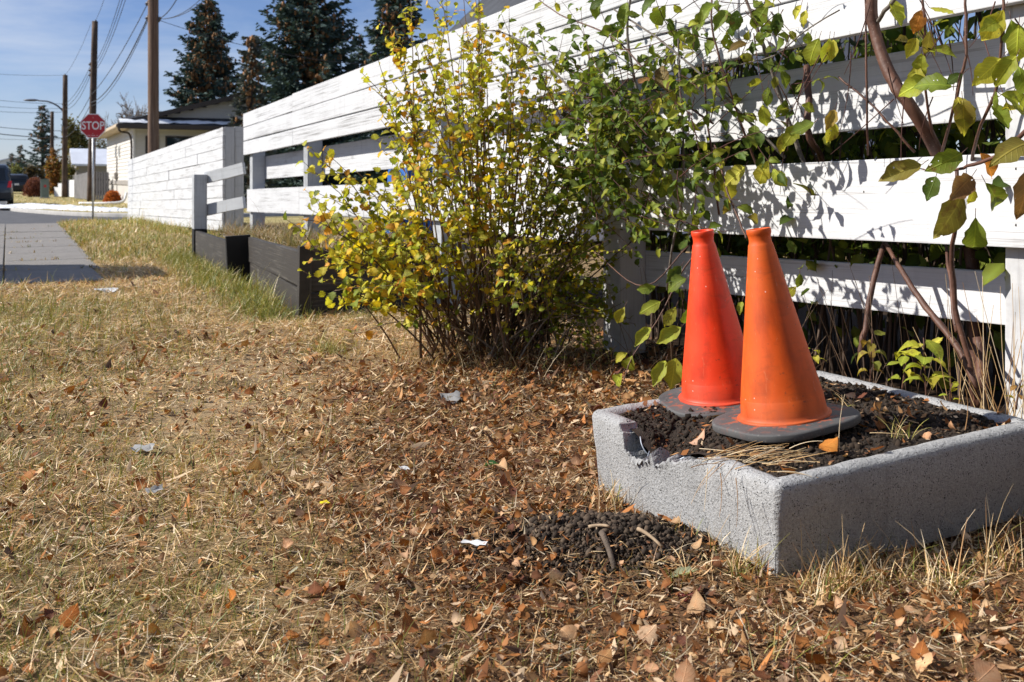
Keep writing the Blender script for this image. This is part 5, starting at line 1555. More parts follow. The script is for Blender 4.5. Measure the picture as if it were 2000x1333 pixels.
def car(name, loc, heading, label, paint, L=4.7, W=1.88, H=1.78, cat='car'):
    """rear of the car at local -x, nose at +x"""
    root = thing(name, loc, label, cat); root.rotation_euler = (0, 0, heading)
    base = Matrix.Translation(loc) @ Matrix.Rotation(heading, 4, 'Z')
    # lofted body: stations along x with half widths and heights
    st_ = [(-L / 2, .86, .50, .95), (-L / 2 + .05, .93, .32, 1.08), (-L / 2 + .5, .97, .26, 1.10), (-.6, 1.0, .24, 1.08), (.9, 1.0, .24, 1.03), (L / 2 - .9, .99, .25, .98), (L / 2 - .25, .93, .30, .88), (L / 2, .80, .42, .70)]
    bm = bmesh.new(); rows = []
    for x_, wf, z0, z1 in st_:
        hw = W / 2 * wf
        prof = [(-hw * .9, z0), (-hw * .98, z0 + .08), (-hw, (z0 + z1) / 2), (-hw * .97, z1 - .08), (-hw * .90, z1), (0, z1 + .02), (hw * .90, z1), (hw * .97, z1 - .08), (hw, (z0 + z1) / 2), (hw * .98, z0 + .08), (hw * .9, z0)]
        rows.append([bm.verts.new((x_, y_, z_)) for y_, z_ in prof])
    for a, c in zip(rows, rows[1:]):
        for i in range(len(a)): bm.faces.new((a[i], a[(i + 1) % len(a)], c[(i + 1) % len(a)], c[i]))
    bm.faces.new(rows[0][::-1]); bm.faces.new(rows[-1])
    link('body', bm_mesh('body', bm, True), paint, root, base)
    bm = bmesh.new(); rows = []
    for x_, wf, z1 in [(-L / 2 + .06, .84, 1.06), (-L / 2 + .14, .80, 1.45), (-L / 2 + .32, .76, H - .06), (-L / 2 + .7, .77, H), (.2, .77, H - .02), (.75, .72, H - .12), (1.45, .80, 1.02)]:
        hw = W / 2 * wf; lo = W / 2 * .91
        prof = [(-lo, 1.02), (-hw - (lo - hw) * .15, z1 - .10), (-hw * .86, z1), (hw * .86, z1), (hw + (lo - hw) * .15, z1 - .10), (lo, 1.02)]
        rows.append([bm.verts.new((x_, y_, max(1.0, z_))) for y_, z_ in prof])
    for a, c in zip(rows, rows[1:]):
        for i in range(len(a) - 1): bm.faces.new((a[i], a[i + 1], c[i + 1], c[i]))
    bm.faces.new(rows[0][::-1]); bm.faces.new(rows[-1])
    link('cabin', bm_mesh('cabin', bm, True), paint, root, base)
    def panel_(nm, pts, matl, par=root, th=.012, nrm=(-1, 0, 0)):
        bm = bmesh.new(); nv = Vector(nrm) * th
        a = [bm.verts.new(Vector(p)) for p in pts]; c = [bm.verts.new(Vector(p) + nv) for p in pts]
        bm.faces.new(a); bm.faces.new(c[::-1])
        for i in range(len(pts)): bm.faces.new((a[i], a[(i + 1) % len(pts)], c[(i + 1) % len(pts)], c[i]))
        return link(nm, bm_mesh(nm, bm), matl, par, base)
    panel_('rear_window', [(-L / 2 + .075, -.66, 1.14), (-L / 2 + .075, .66, 1.14), (-L / 2 + .23, .60, H - .16), (-L / 2 + .23, -.60, H - .16)], M['car_glass'], th=.03)
    panel_('bumper', [(-L / 2 + .02, -.86, .38), (-L / 2 + .02, .86, .38), (-L / 2 - .01, .84, .62), (-L / 2 - .01, -.84, .62)], M['trim'], th=.08)
    panel_('number_plate', [(-L / 2 - .01, -.16, .76), (-L / 2 - .01, .16, .76), (-L / 2 - .01, .16, .90), (-L / 2 - .01, -.16, .90)], M['sign_white'], th=.02)
    for sgn in (-1, 1):
        panel_('tail_lamp', [(-L / 2 + .03, sgn * .70, .84), (-L / 2 + .03, sgn * .86, .84), (-L / 2 + .06, sgn * .88, 1.12), (-L / 2 + .06, sgn * .76, 1.12)], M['tail_lens'], th=.05)
        yy = sgn * W / 2 * .845
        panel_('side_window', [(-L / 2 + .45, yy * 1.03, 1.14), (1.2, yy * 1.03, 1.12), (.65, yy * .965, H - .2), (-L / 2 + .5, yy * .965, H - .18)], M['car_glass'], th=.035, nrm=(0, sgn, 0))
        for wx in (-L / 2 + .95, L / 2 - .95):
            bm = bmesh.new(); bmesh.ops.create_cone(bm, cap_ends=True, segments=24, radius1=.355, radius2=.355, depth=.23)
            bmesh.ops.bevel(bm, geom=[e for e in bm.edges if len(e.link_faces) == 2 and e.calc_face_angle(0) > 1], offset=.03, segments=2, affect='EDGES')
            mw = base @ Matrix.Translation((wx, sgn * (W / 2 - .12), .355)) @ Matrix.Rotation(math.radians(90), 4, 'X')
            wo = link('wheel', bm_mesh('wheel', bm), M['tyre'], root, mw)
            bm = bmesh.new(); bmesh.ops.create_cone(bm, cap_ends=True, segments=20, radius1=.21, radius2=.19, depth=.25)
            link('rim', bm_mesh('rim', bm), M['galv'], wo, mw)
            panel_('mirror' if wx > 0 else 'door_handle', [(wx - .5, sgn * (W / 2 + .0), 1.05), (wx - .3, sgn * (W / 2 + .0), 1.05), (wx - .3, sgn * (W / 2 + .0), 1.12), (wx - .5, sgn * (W / 2 + .0), 1.12)], M['trim'], th=.03, nrm=(0, sgn, 0))
    return root
UH = math.atan2(U[1], U[0])
dC = 41.5
cx = P(-68, 400, dC).x
car('parked_car', (cx, dC + 1.9, ZR), UH, 'dark blue sport utility vehicle cut by the left edge of the picture', M['car_blue'], H=1.82)
dC = 76
car('parked_car', (P(8, 380, dC).x, dC + 1.9, ZR), UH, 'small dark vehicle far down the street beside the red hedge', M['car_dark'], H=1.62)
# a car on the driveway left of the picture: its shadow crosses the pavement
tx, ty = ts(11.0, -2.95)
car('parked_car', (tx, ty, -.14), math.atan2(-V[1], -V[0]), 'dark car parked off to the left whose shadow crosses the pavement', M['car_dark'], L=4.6, H=1.92)

# ---- green utility box
M['box_green'] = simple('box_green', (.17, .22, .21), .6, .1, 4); M['sticker'] = simple('red_sticker', (.55, .04, .05), .5, .05, 5)
dB = 57.0
bc = P(87.5, 392, dB)
bx = thing('utility_box', (bc.x, dB, ZF), 'grey green electrical cabinet with a round red sticker by the red hedge', 'utility box')
rotb = Matrix.Rotation(math.radians(24), 4, 'Z')
link('cabinet', box_mesh('cabinet', .44, .40, 1.02, .02), M['box_green'], bx, Matrix.Translation((bc.x, dB, ZF + .54)) @ rotb)
link('lid', box_mesh('lid', .48, .44, .05, .01), M['box_green'], bx, Matrix.Translation((bc.x, dB, ZF + 1.07)) @ rotb)
link('plinth', box_mesh('plinth', .54, .5, .08, .01), M['kerb'], bx, Matrix.Translation((bc.x, dB, ZF + .03)) @ rotb)
bm = bmesh.new(); bmesh.ops.create_cone(bm, cap_ends=True, segments=20, radius1=.075, radius2=.075, depth=.008)
link('sticker', bm_mesh('sticker', bm), M['sticker'], bx, Matrix.Translation((bc.x, dB, ZF + .70)) @ rotb @ Matrix.Translation((.02, -.205, 0)) @ Matrix.Rotation(math.radians(90), 4, 'X'))

# ---- fences across the street
M['white_far'] = simple('far_white_paint', (.74, .75, .76), .7, .08, 3)
M['grey_far'] = simple('grey_boards', (.17, .165, .165), .85, .25, 3)
M['dark_far'] = simple('dark_boards', (.035, .032, .035), .85, .25, 3)
def far_fence(a, b, h0, h1, bw, matl, label, zb=ZF, gap=.012):
    root = thing('garden_fence', (*a, zb), label, 'fence')
    a, b = Vector((*a, 0)), Vector((*b, 0)); L = (b - a).length; n = max(1, round(L / bw)); d = (b - a) / n
    R = math.atan2(d.y, d.x)
    for k in range(n):
        p = a + d * (k + .5); h = (h0 + (h1 - h0) * (k + .5) / n) * random.uniform(.985, 1.01)
        link('picket', box_mesh('picket', d.length - gap, .02, h, .003), M[matl], root, Matrix.Translation((p.x, p.y, zb + h / 2 + .03)) @ Matrix.Rotation(R, 4, 'Z'))
    mm_ = (a + b) / 2
    for zz in (.3, .75):
        link('rail', box_mesh('rail', L, .04, .08, .003), M[matl], root, Matrix.Translation((mm_.x, mm_.y, zb + zz * min(h0, h1))) @ Matrix.Rotation(R, 4, 'Z') @ Matrix.Translation((0, .035, 0)))
    return root
def gp(px, d): return ((px - 1000) / FPX * d, d)
far_fence(gp(106, 61), gp(121, 60.5), .45, .95, .35, 'white_far', 'low stepped white fence between the red hedge and the lamp pole')
far_fence(gp(128, 60.5), gp(146, 59), 1.02, 1.02, .3, 'white_far', 'white panel fence just right of the lamp pole')
far_fence(gp(145, 56), gp(171, 52), 1.28, 1.42, .16, 'grey_far', 'grey upright board fence left of the stop sign')
far_fence(gp(172, 51.5), gp(213, 50), 1.42, 1.42, .30, 'dark_far', 'dark board fence right of the stop sign post', gap=.07)

# ---- houses
def siding(name, col, pitch):
    m, nt, b, o = mat(name); v = nt.nodes.new('ShaderNodeTexCoord').outputs['Object']
    f = noise(nt, v, .8, 3)
    nt.links.new(ramp(nt, f, [(.3, tuple(c * .92 for c in col)), (.7, col)]), b.inputs['Base Color']); b.inputs['Roughness'].default_value = .6
    return m
M['siding'] = siding('cream_siding', (.66, .635, .59), .2); M['siding_w'] = siding('white_siding', (.74, .74, .74), .2)
M['soffit'] = simple('soffit', (.50, .40, .28), .7, .05, 3); M['fascia'] = simple('dark_fascia', (.055, .045, .04), .6, .1, 3); M['shingle'] = simple('dark_shingles', (.05, .055, .065), .9, .3, 3, bumpy=.4)
M['stucco'] = simple('pale_foundation', (.52, .50, .47), .9, .08, 4); M['band'] = simple('grey_band', (.30, .28, .26), .8, .05, 4)
m, nt, b, o = mat('window_glass'); b.inputs['Base Color'].default_value = (.02, .035, .05, 1); b.inputs['Roughness'].default_value = .03; b.inputs['Specular IOR Level'].default_value = .9; M['glass'] = m
M['pipe'] = simple('white_pipe', (.78, .78, .78), .4, .05, 4)

def wall_planks(parent, a, b, z0, z1, pitch, matl, th=.03):
    """lapped siding between ground points a and b, one mesh per course"""
    a, b = Vector((*a, 0)), Vector((*b, 0)); R = math.atan2((b - a).y, (b - a).x); L = (b - a).length; c = (a + b) / 2
    n = int(round((z1 - z0) / pitch)); h = (z1 - z0) / n
    bm = bmesh.new(); prof = [(0, 0), (-th, 0.006), (-.004, h), (.05, h), (.05, 0)]
    va = [bm.verts.new((-L / 2, y_, z_)) for y_, z_ in prof]; vb = [bm.verts.new((L / 2, y_, z_)) for y_, z_ in prof]
    for i in range(5): bm.faces.new((va[i], vb[i], vb[(i + 1) % 5], va[(i + 1) % 5]))
    bm.faces.new(va[::-1]); bm.faces.new(vb)
    me = bm_mesh('siding_course', bm)
    for k in range(n):
        link('siding_course', me, matl, parent, Matrix.Translation((c.x, c.y, z0 + k * h)) @ Matrix.Rotation(R, 4, 'Z'))

dH = 42.0
hc = Vector(((262 - 1000) / FPX * dH, dH, 0))
Uv3, Vv3 = Vector((U[0], U[1], 0)), Vector((V[0], V[1], 0))
house = thing('bungalow', (hc.x, hc.y, ZF), 'cream clapboard house with dark roof edge and snow on its front roof', 'house')
HL, HW = 12.6, 8.6; ze, zf = 3.05, .55
far_c = hc + Uv3 * HL; rgt = hc + Vv3 * HW; frr = rgt + Uv3 * HL
link('foundation', box_mesh('foundation', HL, HW, zf - ZF + .6, .01), M['stucco'], house, Matrix.Translation(tuple(hc + Uv3 * HL / 2 + Vv3 * HW / 2 + Vector((0, 0, (zf + ZF) / 2 - .3)))) @ Matrix.Rotation(UH, 4, 'Z'))
link('core_wall', box_mesh('core_wall', HL - .12, HW - .12, ze - zf, .01), M['siding'], house, Matrix.Translation(tuple(hc + Uv3 * HL / 2 + Vv3 * HW / 2 + Vector((0, 0, (ze + zf) / 2)))) @ Matrix.Rotation(UH, 4, 'Z'))
wall_planks(house, far_c.xy, hc.xy, zf + .18, ze, .16, M['siding'])
wall_planks(house, hc.xy, rgt.xy, zf + .18, ze, .16, M['siding'])
link('band_board', box_mesh('band_board', HL + .04, .05, .2, .004), M['band'], house, Matrix.Translation(tuple(hc + Uv3 * HL / 2 - Vv3 * .02 + Vector((0, 0, zf + .08)))) @ Matrix.Rotation(UH, 4, 'Z'))
link('corner_board', box_mesh('corner_board', .10, .10, ze - zf, .004), M['siding_w'], house, Matrix.Translation(tuple(hc + Vector((0, 0, (ze + zf) / 2)))) @ Matrix.Rotation(UH, 4, 'Z'))
# roof: ridge along the house, gable to the street
ov = .55; pk = 1.30
def hp(u_, v_, z_): return hc + Uv3 * u_ + Vv3 * v_ + Vector((0, 0, z_))
bm = bmesh.new()
for sgn in (0, 1):
    v0 = -ov if sgn == 0 else HW + ov
    pts = [hp(-.5, v0, ze - .02), hp(HL + .5, v0, ze - .02), hp(HL + .5, HW / 2, ze + pk), hp(-.5, HW / 2, ze + pk)]
    a = [bm.verts.new(p) for p in pts]; c = [bm.verts.new(p + Vector((0, 0, .14))) for p in pts]
    bm.faces.new(a); bm.faces.new(c[::-1])
    for i in range(4): bm.faces.new((a[i], a[(i + 1) % 4], c[(i + 1) % 4], c[i]))
roof = link('roof', bm_mesh('roof', bm), M['shingle'], house)
link('soffit', box_mesh('soffit', HL + .9, ov, .03, .004), M['soffit'], house, Matrix.Translation(tuple(hp(HL / 2, -ov / 2, ze - .05))) @ Matrix.Rotation(UH, 4, 'Z'))
link('gutter', box_mesh('gutter', HL + 1.0, .12, .15, .02), M['soffit'], roof, Matrix.Translation(tuple(hp(HL / 2, -ov - .05, ze + .02))) @ Matrix.Rotation(UH, 4, 'Z'))
# gable triangle with its courses
nc = 8
for k in range(nc):
    z0 = ze + .12 + k * pk / nc * .9; q = 1 - (k + .5) / nc
    hw = HW / 2 * q
    if hw > .3:
        wall_planks(house, hp(.0, HW / 2 - hw, 0).xy, hp(.0, HW / 2 + hw, 0).xy, z0, z0 + pk / nc * .9, pk / nc * .9, M['siding'])
bm = bmesh.new(); a = [bm.verts.new(p) for p in (hp(.1, 0, ze), hp(.1, HW, ze), hp(.1, HW / 2, ze + pk))]; bm.faces.new(a)
r_ = bmesh.ops.extrude_face_region(bm, geom=bm.faces[:]); bmesh.ops.translate(bm, vec=Uv3 * .1, verts=[q for q in r_['geom'] if isinstance(q, bmesh.types.BMVert)])
link('gable_wall', bm_mesh('gable_wall', bm), M['siding'], house)
# dark barge boards and the low front roof carrying snow
for sgn in (0, 1):
    v0 = -ov if sgn == 0 else HW + ov
    beam('barge_board', house, hp(-.53, v0, ze + .06), hp(-.53, HW / 2, ze + pk + .08), .2, .05, M['fascia'], .004, 0, 2, seed=1)
bm = bmesh.new()
pts = [hp(-.95, -ov - .25, ze - .12), hp(-.95, HW + ov, ze - .12), hp(.02, HW + ov, ze + .30), hp(.02, -ov + .3, ze + .30)]
a = [bm.verts.new(p) for p in pts]; c = [bm.verts.new(p + Vector((0, 0, .1))) for p in pts]
bm.faces.new(a); bm.faces.new(c[::-1])
for i in range(4): bm.faces.new((a[i], a[(i + 1) % 4], c[(i + 1) % 4], c[i]))
pent = link('front_roof', bm_mesh('front_roof', bm), M['shingle'], house)
link('fascia', box_mesh('fascia', .08, HW + 2 * ov + .2, .2, .01), M['fascia'], pent, Matrix.Translation(tuple(hp(-1.0, HW / 2 - .1, ze - .08))) @ Matrix.Rotation(UH, 4, 'Z'))
bm = bmesh.new(); rows = []
for k in range(40):
    v_ = -ov - .1 + (HW + 2 * ov - .3) * k / 39
    jit = random.uniform(-.08, .08)
    rows.append([bm.verts.new(hp(-.82 + jit, v_, ze + .04 + (.13 + jit) * .43)), bm.verts.new(hp(-.75, v_, ze + .13 + random.uniform(0, .05))), bm.verts.new(hp(-.45 + jit * 2, v_, ze + .22 + random.uniform(0, .05))), bm.verts.new(hp(-.3 + jit * 2, v_, ze + .255))])
for a, c in zip(rows, rows[1:]):
    for i in range(3): bm.faces.new((a[i], a[i + 1], c[i + 1], c[i]))
link('roof_snow', bm_mesh('roof_snow', bm, True), M['snow'], pent)
bm = bmesh.new(); rows = []
for k in range(30):
    q = k / 29
    p = hp(.4, HW / 2 + (HW / 2 + ov) * q, ze + pk * (1 - q) + .17 - q * .02)
    rows.append([bm.verts.new(p + Uv3 * -.75 + Vector((0, 0, -.02))), bm.verts.new(p + Uv3 * -.5 + Vector((0, 0, .05))), bm.verts.new(p + Uv3 * (2.0 + random.uniform(-.3, .3)) + Vector((0, 0, .0)))])
for a, c in zip(rows, rows[1:]):
    for i in range(2): bm.faces.new((a[i], a[i + 1], c[i + 1], c[i]))
link('roof_snow', bm_mesh('roof_snow', bm, True), M['snow'], roof)
# windows on the street front and the slim ones on the side
def window(u_, v_, w, h, z_, side):
    if side == 'front':
        ctr = hp(-.035, v_, z_); R = Matrix.Rotation(math.atan2(V[1], V[0]), 4, 'Z')
    else:
        ctr = hp(u_, -.035, z_); R = Matrix.Rotation(UH, 4, 'Z')
    fr = link('window', box_mesh('window', w, .07, h, .008), M['fascia'] if side == 'front' else M['siding_w'], house, Matrix.Translation(tuple(ctr)) @ R)
    off = -Uv3 * .037 if side == 'front' else -Vv3 * .037
    link('pane', box_mesh('pane', w - .12, .012, h - .12, 0), M['glass'], fr, Matrix.Translation(tuple(ctr + off)) @ R)
window(0, .72, .55, 1.75, 1.75, 'front'); window(0, 2.3, 2.1, 1.35, 1.95, 'front'); window(0, 6.2, 1.6, 1.2, 1.95, 'front')
window(5.8, 0, .32, .55, 2.1, 'side'); window(7.4, 0, .32, .55, 2.1, 'side')
v, f = tube(smooth_path([hp(.3, -.60, ze - .05), hp(.35, -.5, ze - .25), hp(.4, -.10, ze - .45), hp(.4, -.07, 1.2), hp(.4, -.07, .1)], 24), [.045] * 24, 6)
link('downpipe', np_mesh('downpipe', v, f, None, True), M['fascia'], house)
v, f = tube(smooth_path([hp(1.3, -.15, .2), hp(1.2, -.35, -.18), hp(1.4, -1.0, -.25), hp(2.2, -2.0, -.26)], 20), [.06] * 20, 8)
link('drain_hose', np_mesh('drain_hose', v, f, None, True), M['pipe'], house)
v, f = tube([hp(6.8, -.06, 1.85), hp(6.8, -.06, .7)], [.03, .03], 6)
link('meter_pipe', np_mesh('meter_pipe', v, f), M['band'], house)
link('meter', box_mesh('meter', .22, .16, .35, .04), M['band'], house, Matrix.Translation(tuple(hp(6.8, -.1, .95))) @ Matrix.Rotation(UH, 4, 'Z'))

# ---- snowy roofed small house further back
def small_house(px, d, w, dep, h, pk, label, wallm, roofm, rot=UH, z=ZF):
    x, y = gp(px, d); root = thing('small_house', (x, y, z), label, 'house')
    B = Matrix.Translation((x, y, z)) @ Matrix.Rotation(rot, 4, 'Z')
    link('wall', box_mesh('wall', dep, w, h, .01), wallm, root, B @ Matrix.Translation((0, 0, h / 2)))
    bm = bmesh.new()
    for sgn in (-1, 1):
        pts = [Vector((-dep / 2 - .3, sgn * (w / 2 + .35), h - .1)), Vector((dep / 2 + .3, sgn * (w / 2 + .35), h - .1)), Vector((dep / 2 + .3, 0, h + pk)), Vector((-dep / 2 - .3, 0, h + pk))]
        a = [bm.verts.new(p) for p in pts]; c = [bm.verts.new(p + Vector((0, 0, .14))) for p in pts]
        bm.faces.new(a); bm.faces.new(c[::-1])
        for i in range(4): bm.faces.new((a[i], a[(i + 1) % 4], c[(i + 1) % 4], c[i]))
    rf = link('roof', bm_mesh('roof', bm), roofm, root, B)
    bm = bmesh.new()
    for sx in (-1, 1):
        bm.faces.new([bm.verts.new((sx * (dep / 2 - .02), -w / 2, h)), bm.verts.new((sx * (dep / 2 - .02), w / 2, h)), bm.verts.new((sx * (dep / 2 - .02), 0, h + pk))])
    link('gable', bm_mesh('gable', bm), wallm, root, B)
    for (ox, oy, ww, hh) in ((-dep / 2 - .02, -w * .22, .9, .8), (-dep / 2 - .02, w * .22, .9, .8)):
        wo = link('window', box_mesh('window', .06, ww, hh, .01), M['siding_w'], root, B @ Matrix.Translation((ox, oy, h * .58)))
        link('pane', box_mesh('pane', .02, ww - .12, hh - .12, 0), M['glass'], wo, B @ Matrix.Translation((ox - .03, oy, h * .58)))
    link('vent', box_mesh('vent', .5, .35, .2, .01), M['fascia'], rf, B @ Matrix.Translation((dep * .1, -w * .22, h + pk * .62)))
    return root
M['snow_roof'] = simple('snow_covered_roof', (.72, .76, .84), .8, .1, 1.2)
small_house(197, 70, 3.6, 3.4, 2.1, 1.0, 'small house with a snow covered pale roof left of the cream house', M['band'], M['snow_roof'], UH + math.pi / 2)
small_house(24, 150, 10, 9, 2.8, 1.5, 'distant low pale house at the end of the street', M['siding_w'], M['snow_roof'])
# ---- white gabled building behind the near fence
gdep = 11.0
gx0, gy0 = ts(10.4, 6.1)
gar = thing('garage', (gx0, gy0, 0), 'white building with pale eaves half hidden behind the fence and bushes', 'building')
B = Matrix.Translation((gx0, gy0, 0)) @ Matrix.Rotation(math.atan2(V[1], V[0]), 4, 'Z')
gw, gh, gd, gp_ = 5.6, 2.35, 6.0, 2.6
link('wall', box_mesh('wall', gw, gd, gh, .01), M['siding_w'], gar, B @ Matrix.Translation((gw / 2, gd / 2, gh / 2)))
bm = bmesh.new(); bm.faces.new([bm.verts.new((0, -.01, gh)), bm.verts.new((gw, -.01, gh)), bm.verts.new((gw / 2, -.01, gh + gp_))])
link('gable', bm_mesh('gable', bm), M['siding_w'], gar, B)
bm = bmesh.new()
for sgn in (0, 1):
    x0 = -.35 if sgn == 0 else gw + .35
    pts = [Vector((x0, -.55, gh - .32)), Vector((x0, gd + .3, gh - .32)), Vector((gw / 2, gd + .3, gh + gp_)), Vector((gw / 2, -.55, gh + gp_))]
    a = [bm.verts.new(p) for p in pts]; c = [bm.verts.new(p + Vector((0, 0, .12))) for p in pts]
    bm.faces.new(a); bm.faces.new(c[::-1])
    for i in range(4): bm.faces.new((a[i], a[(i + 1) % 4], c[(i + 1) % 4], c[i]))
rf = link('roof', bm_mesh('roof', bm), M['shingle'], gar, B)
for sgn in (0, 1):
    x0 = -.35 if sgn == 0 else gw + .35
    bb = beam('barge_board', None, (x0, -.59, gh - .30), (gw / 2, -.59, gh + gp_ + .02), .22, .05, M['white_far'], .004, 0, 2, seed=1)
    bb.matrix_basis = B @ bb.matrix_basis; attach(bb, gar)
wo = link('window', box_mesh('window', 1.0, .06, .8, .01), M['fascia'], gar, B @ Matrix.Translation((1.6, -.03, 1.6)))
link('pane', box_mesh('pane', .86, .02, .66, 0), M['glass'], wo, B @ Matrix.Translation((1.6, -.065, 1.6)))
# blue tarp folded over a low stack, seen through the fence gaps
M['tarp'] = simple('blue_tarp', (.02, .12, .42), .4, .2, 3, bumpy=.2)
bm = bmesh.new(); rows = []
for i in range(14):
    row = []
    for j in range(10):
        q, w = i / 13, j / 9
        x, y = ts(10.3 + .75 * q, 3.9 + .5 * w)
        z = 1.24 * min(1, 4 * min(q, 1 - q, w, 1 - w) + .0) ** .35 + .03 * random.random() if 0 < i < 13 and 0 < j < 9 else .0
        row.append(bm.verts.new((x, y, z)))
    rows.append(row)
for a, c in zip(rows, rows[1:]):
    for i in range(9): bm.faces.new((a[i], a[i + 1], c[i + 1], c[i]))
tp = link('blue_tarp', bm_mesh('blue_tarp', bm, True), M['tarp']); tag(tp, 'bright blue tarp over a low stack just behind the white fence', 'tarp')

# ================================================================== TREES
def spruce_mesh(H, R, seed, brown=.4, dens=1.0, col=(.058, .090, .076), z0=.04, droop=.25, power=.85):
    rg = np.random.default_rng(seed); rd = random.Random(seed)
    acc = Acc(); br = Acc()
    nb = int(H * 26 * dens)
    C = np.array(col)
    for k in range(nb):
        u = (k + rd.random()) / nb
        u = u ** .95
        z = H * (z0 + (1 - z0) * u)
        lay = .42 * (1 - .45 * u); z = (round(z / lay) + rd.gauss(0, .13)) * lay if u < .93 else z
        r = R * (1 - u) ** power * rd.uniform(.62, 1.18) * (1 if rd.random() > .12 else .7) + .06
        a = rd.uniform(0, 6.283)
        up = .45 * u - droop * (1 - u) * .8
        d = np.array([math.cos(a), math.sin(a), 0])
        L = r; n = 7
        q = np.linspace(0, 1, n)[:, None]
        path = np.array([0, 0, z]) + d * L * q + np.array([0, 0, 1.0]) * L * (up * q - .18 * q * (1 - q) * 4 * (1 - u) * .6 + .16 * q ** 2.2)
        if L > .4:
            v, f = tube(path, np.linspace(.012 + .02 * (1 - u) * min(1, H / 8), .006, n), 3, False); br.add(v, f, np.broadcast_to(np.array([.06, .042, .03]), v.shape))
        m_ = int(max(5, L * 15) )
        t = rg.uniform(.12, 1.0, m_) ** .8
        idx = t * (n - 1); i0 = np.minimum(idx.astype(int), n - 2); p = path[i0] + (path[i0 + 1] - path[i0]) * (idx - i0)[:, None]
        side = np.array([-d[1], d[0], 0]); sg = rg.choice([-1, 1], m_)
        tl = (.16 + .30 * L * (1 - t) * .55 + .08) * rg.uniform(.6, 1.3, m_)
        tl = np.minimum(tl, .6)
        td = d[None] * rg.uniform(.45, 1.0, (m_, 1)) + side[None] * (sg * rg.uniform(.3, 1.0, m_))[:, None] + np.stack([np.zeros(m_), np.zeros(m_), rg.uniform(-.55, .15, m_)], 1)
        td /= np.linalg.norm(td, axis=1, keepdims=True)
        # each twig: crossed tapering blades of needles, several along it
        for w in range(3):
            st = p + td * (tl * w * .30)[:, None]; ln = tl * .52
            h = rg.normal(0, 1, (m_, 3)); s_ = np.cross(td, h); s_ /= np.linalg.norm(s_, axis=1, keepdims=True) + 1e-9
            wd = (.036 + .032 * rg.random(m_))[:, None] * (1 if H > 6 else .8)
            v = np.stack([st - s_ * wd * .5, st + s_ * wd * .5, st + td * (ln * .6)[:, None] + s_ * wd, st + td * ln[:, None] * 1.15, st + td * (ln * .6)[:, None] - s_ * wd], 1)
            b0 = np.arange(m_)[:, None] * 5
            f = np.concatenate([b0 + np.array([0, 1, 2]), b0 + np.array([0, 2, 4]), b0 + np.array([4, 2, 3])])
            cc = C * rg.uniform(.6, 1.5, (m_, 1)) * (1 + np.array([.1, .15, .25]) * rg.random((m_, 1)))
            acc.add(v.reshape(-1, 3), f, np.repeat(cc, 5, 0))
        # hanging brown cones in the upper part
        if rd.random() < brown * min(1, max(0, u - .25) * 2.4):
            for w in range(max(3, int(L * 9))):
                qq = rd.uniform(.1, .9); pp_ = path[int(qq * (n - 1))] + np.array([rd.gauss(0, .10), rd.gauss(0, .10), rd.uniform(-.16, .0)])
                vv_, ff_, cc_ = grains(pp_[None], np.array([rd.uniform(.05, .09)]), np.array([[.36, .19, .085]]) * rd.uniform(.6, 1.2))
                vv_ = (vv_ - pp_) * np.array([.8, .8, 1.9]) + pp_
                acc.add(vv_, ff_, cc_)
    tr = tube(np.array([[0, 0, -.3], [0, 0, H * .5], [0, 0, H * .98]]), [.02 * H + .04, .011 * H + .02, .01], 8)
    br.add(*tr, np.broadcast_to(np.array([.06, .042, .03]), tr[0].shape))
    return acc, br

def spruce(px, d, top_py, half_px, label, seed, zb=ZF, **kw):
    x = (px - 1000) / FPX * d; top = CAM_H + (352 - top_py) / FPX * d; H = top - zb; R = half_px / FPX * d
    acc, br = spruce_mesh(H, R, seed, **kw)
    root = thing('spruce_tree', (x, d, zb), label, 'tree')
    link('trunk', br.mesh('trunk'), M['twig_v'], root, Matrix.Translation((x, d, zb)))
    o = link('crown', acc.mesh('crown'), M['needle'], root, Matrix.Translation((x, d, zb)))
    return root, H
spruce(408, 52, 2, 128, 'tall dark spruce with brown cones, leftmost of the three behind the fence', 1, brown=.8, dens=1.5, power=.74)
spruce(598, 44, -70, 190, 'largest spruce, in the middle of the three behind the fence', 2, brown=.5, dens=1.7, power=.74)
spruce(772, 40, -75, 92, 'narrow dark spruce, rightmost of the three behind the fence', 3, brown=.8, dens=1.7, power=.60)
spruce(700, 50, 70, 70, 'smaller spruce between the large one and the narrow one', 7, brown=.1, dens=1.0)
spruce(490, 38, 70, 55, 'loose grey green spruce leaning over the end of the solid fence', 8, brown=.5, dens=.9, col=(.075, .085, .070))
spruce(83, 88, 206, 46, 'far pointed spruce behind the thin pole on the left', 4, brown=.3, dens=.9)
spruce(40, 118, 284, 22, 'distant small spruce at the left edge of the skyline', 5, brown=.3, dens=.8)
spruce(22, 130, 300, 16, 'most distant little spruce beside the vehicles', 6, brown=.3, dens=.8)

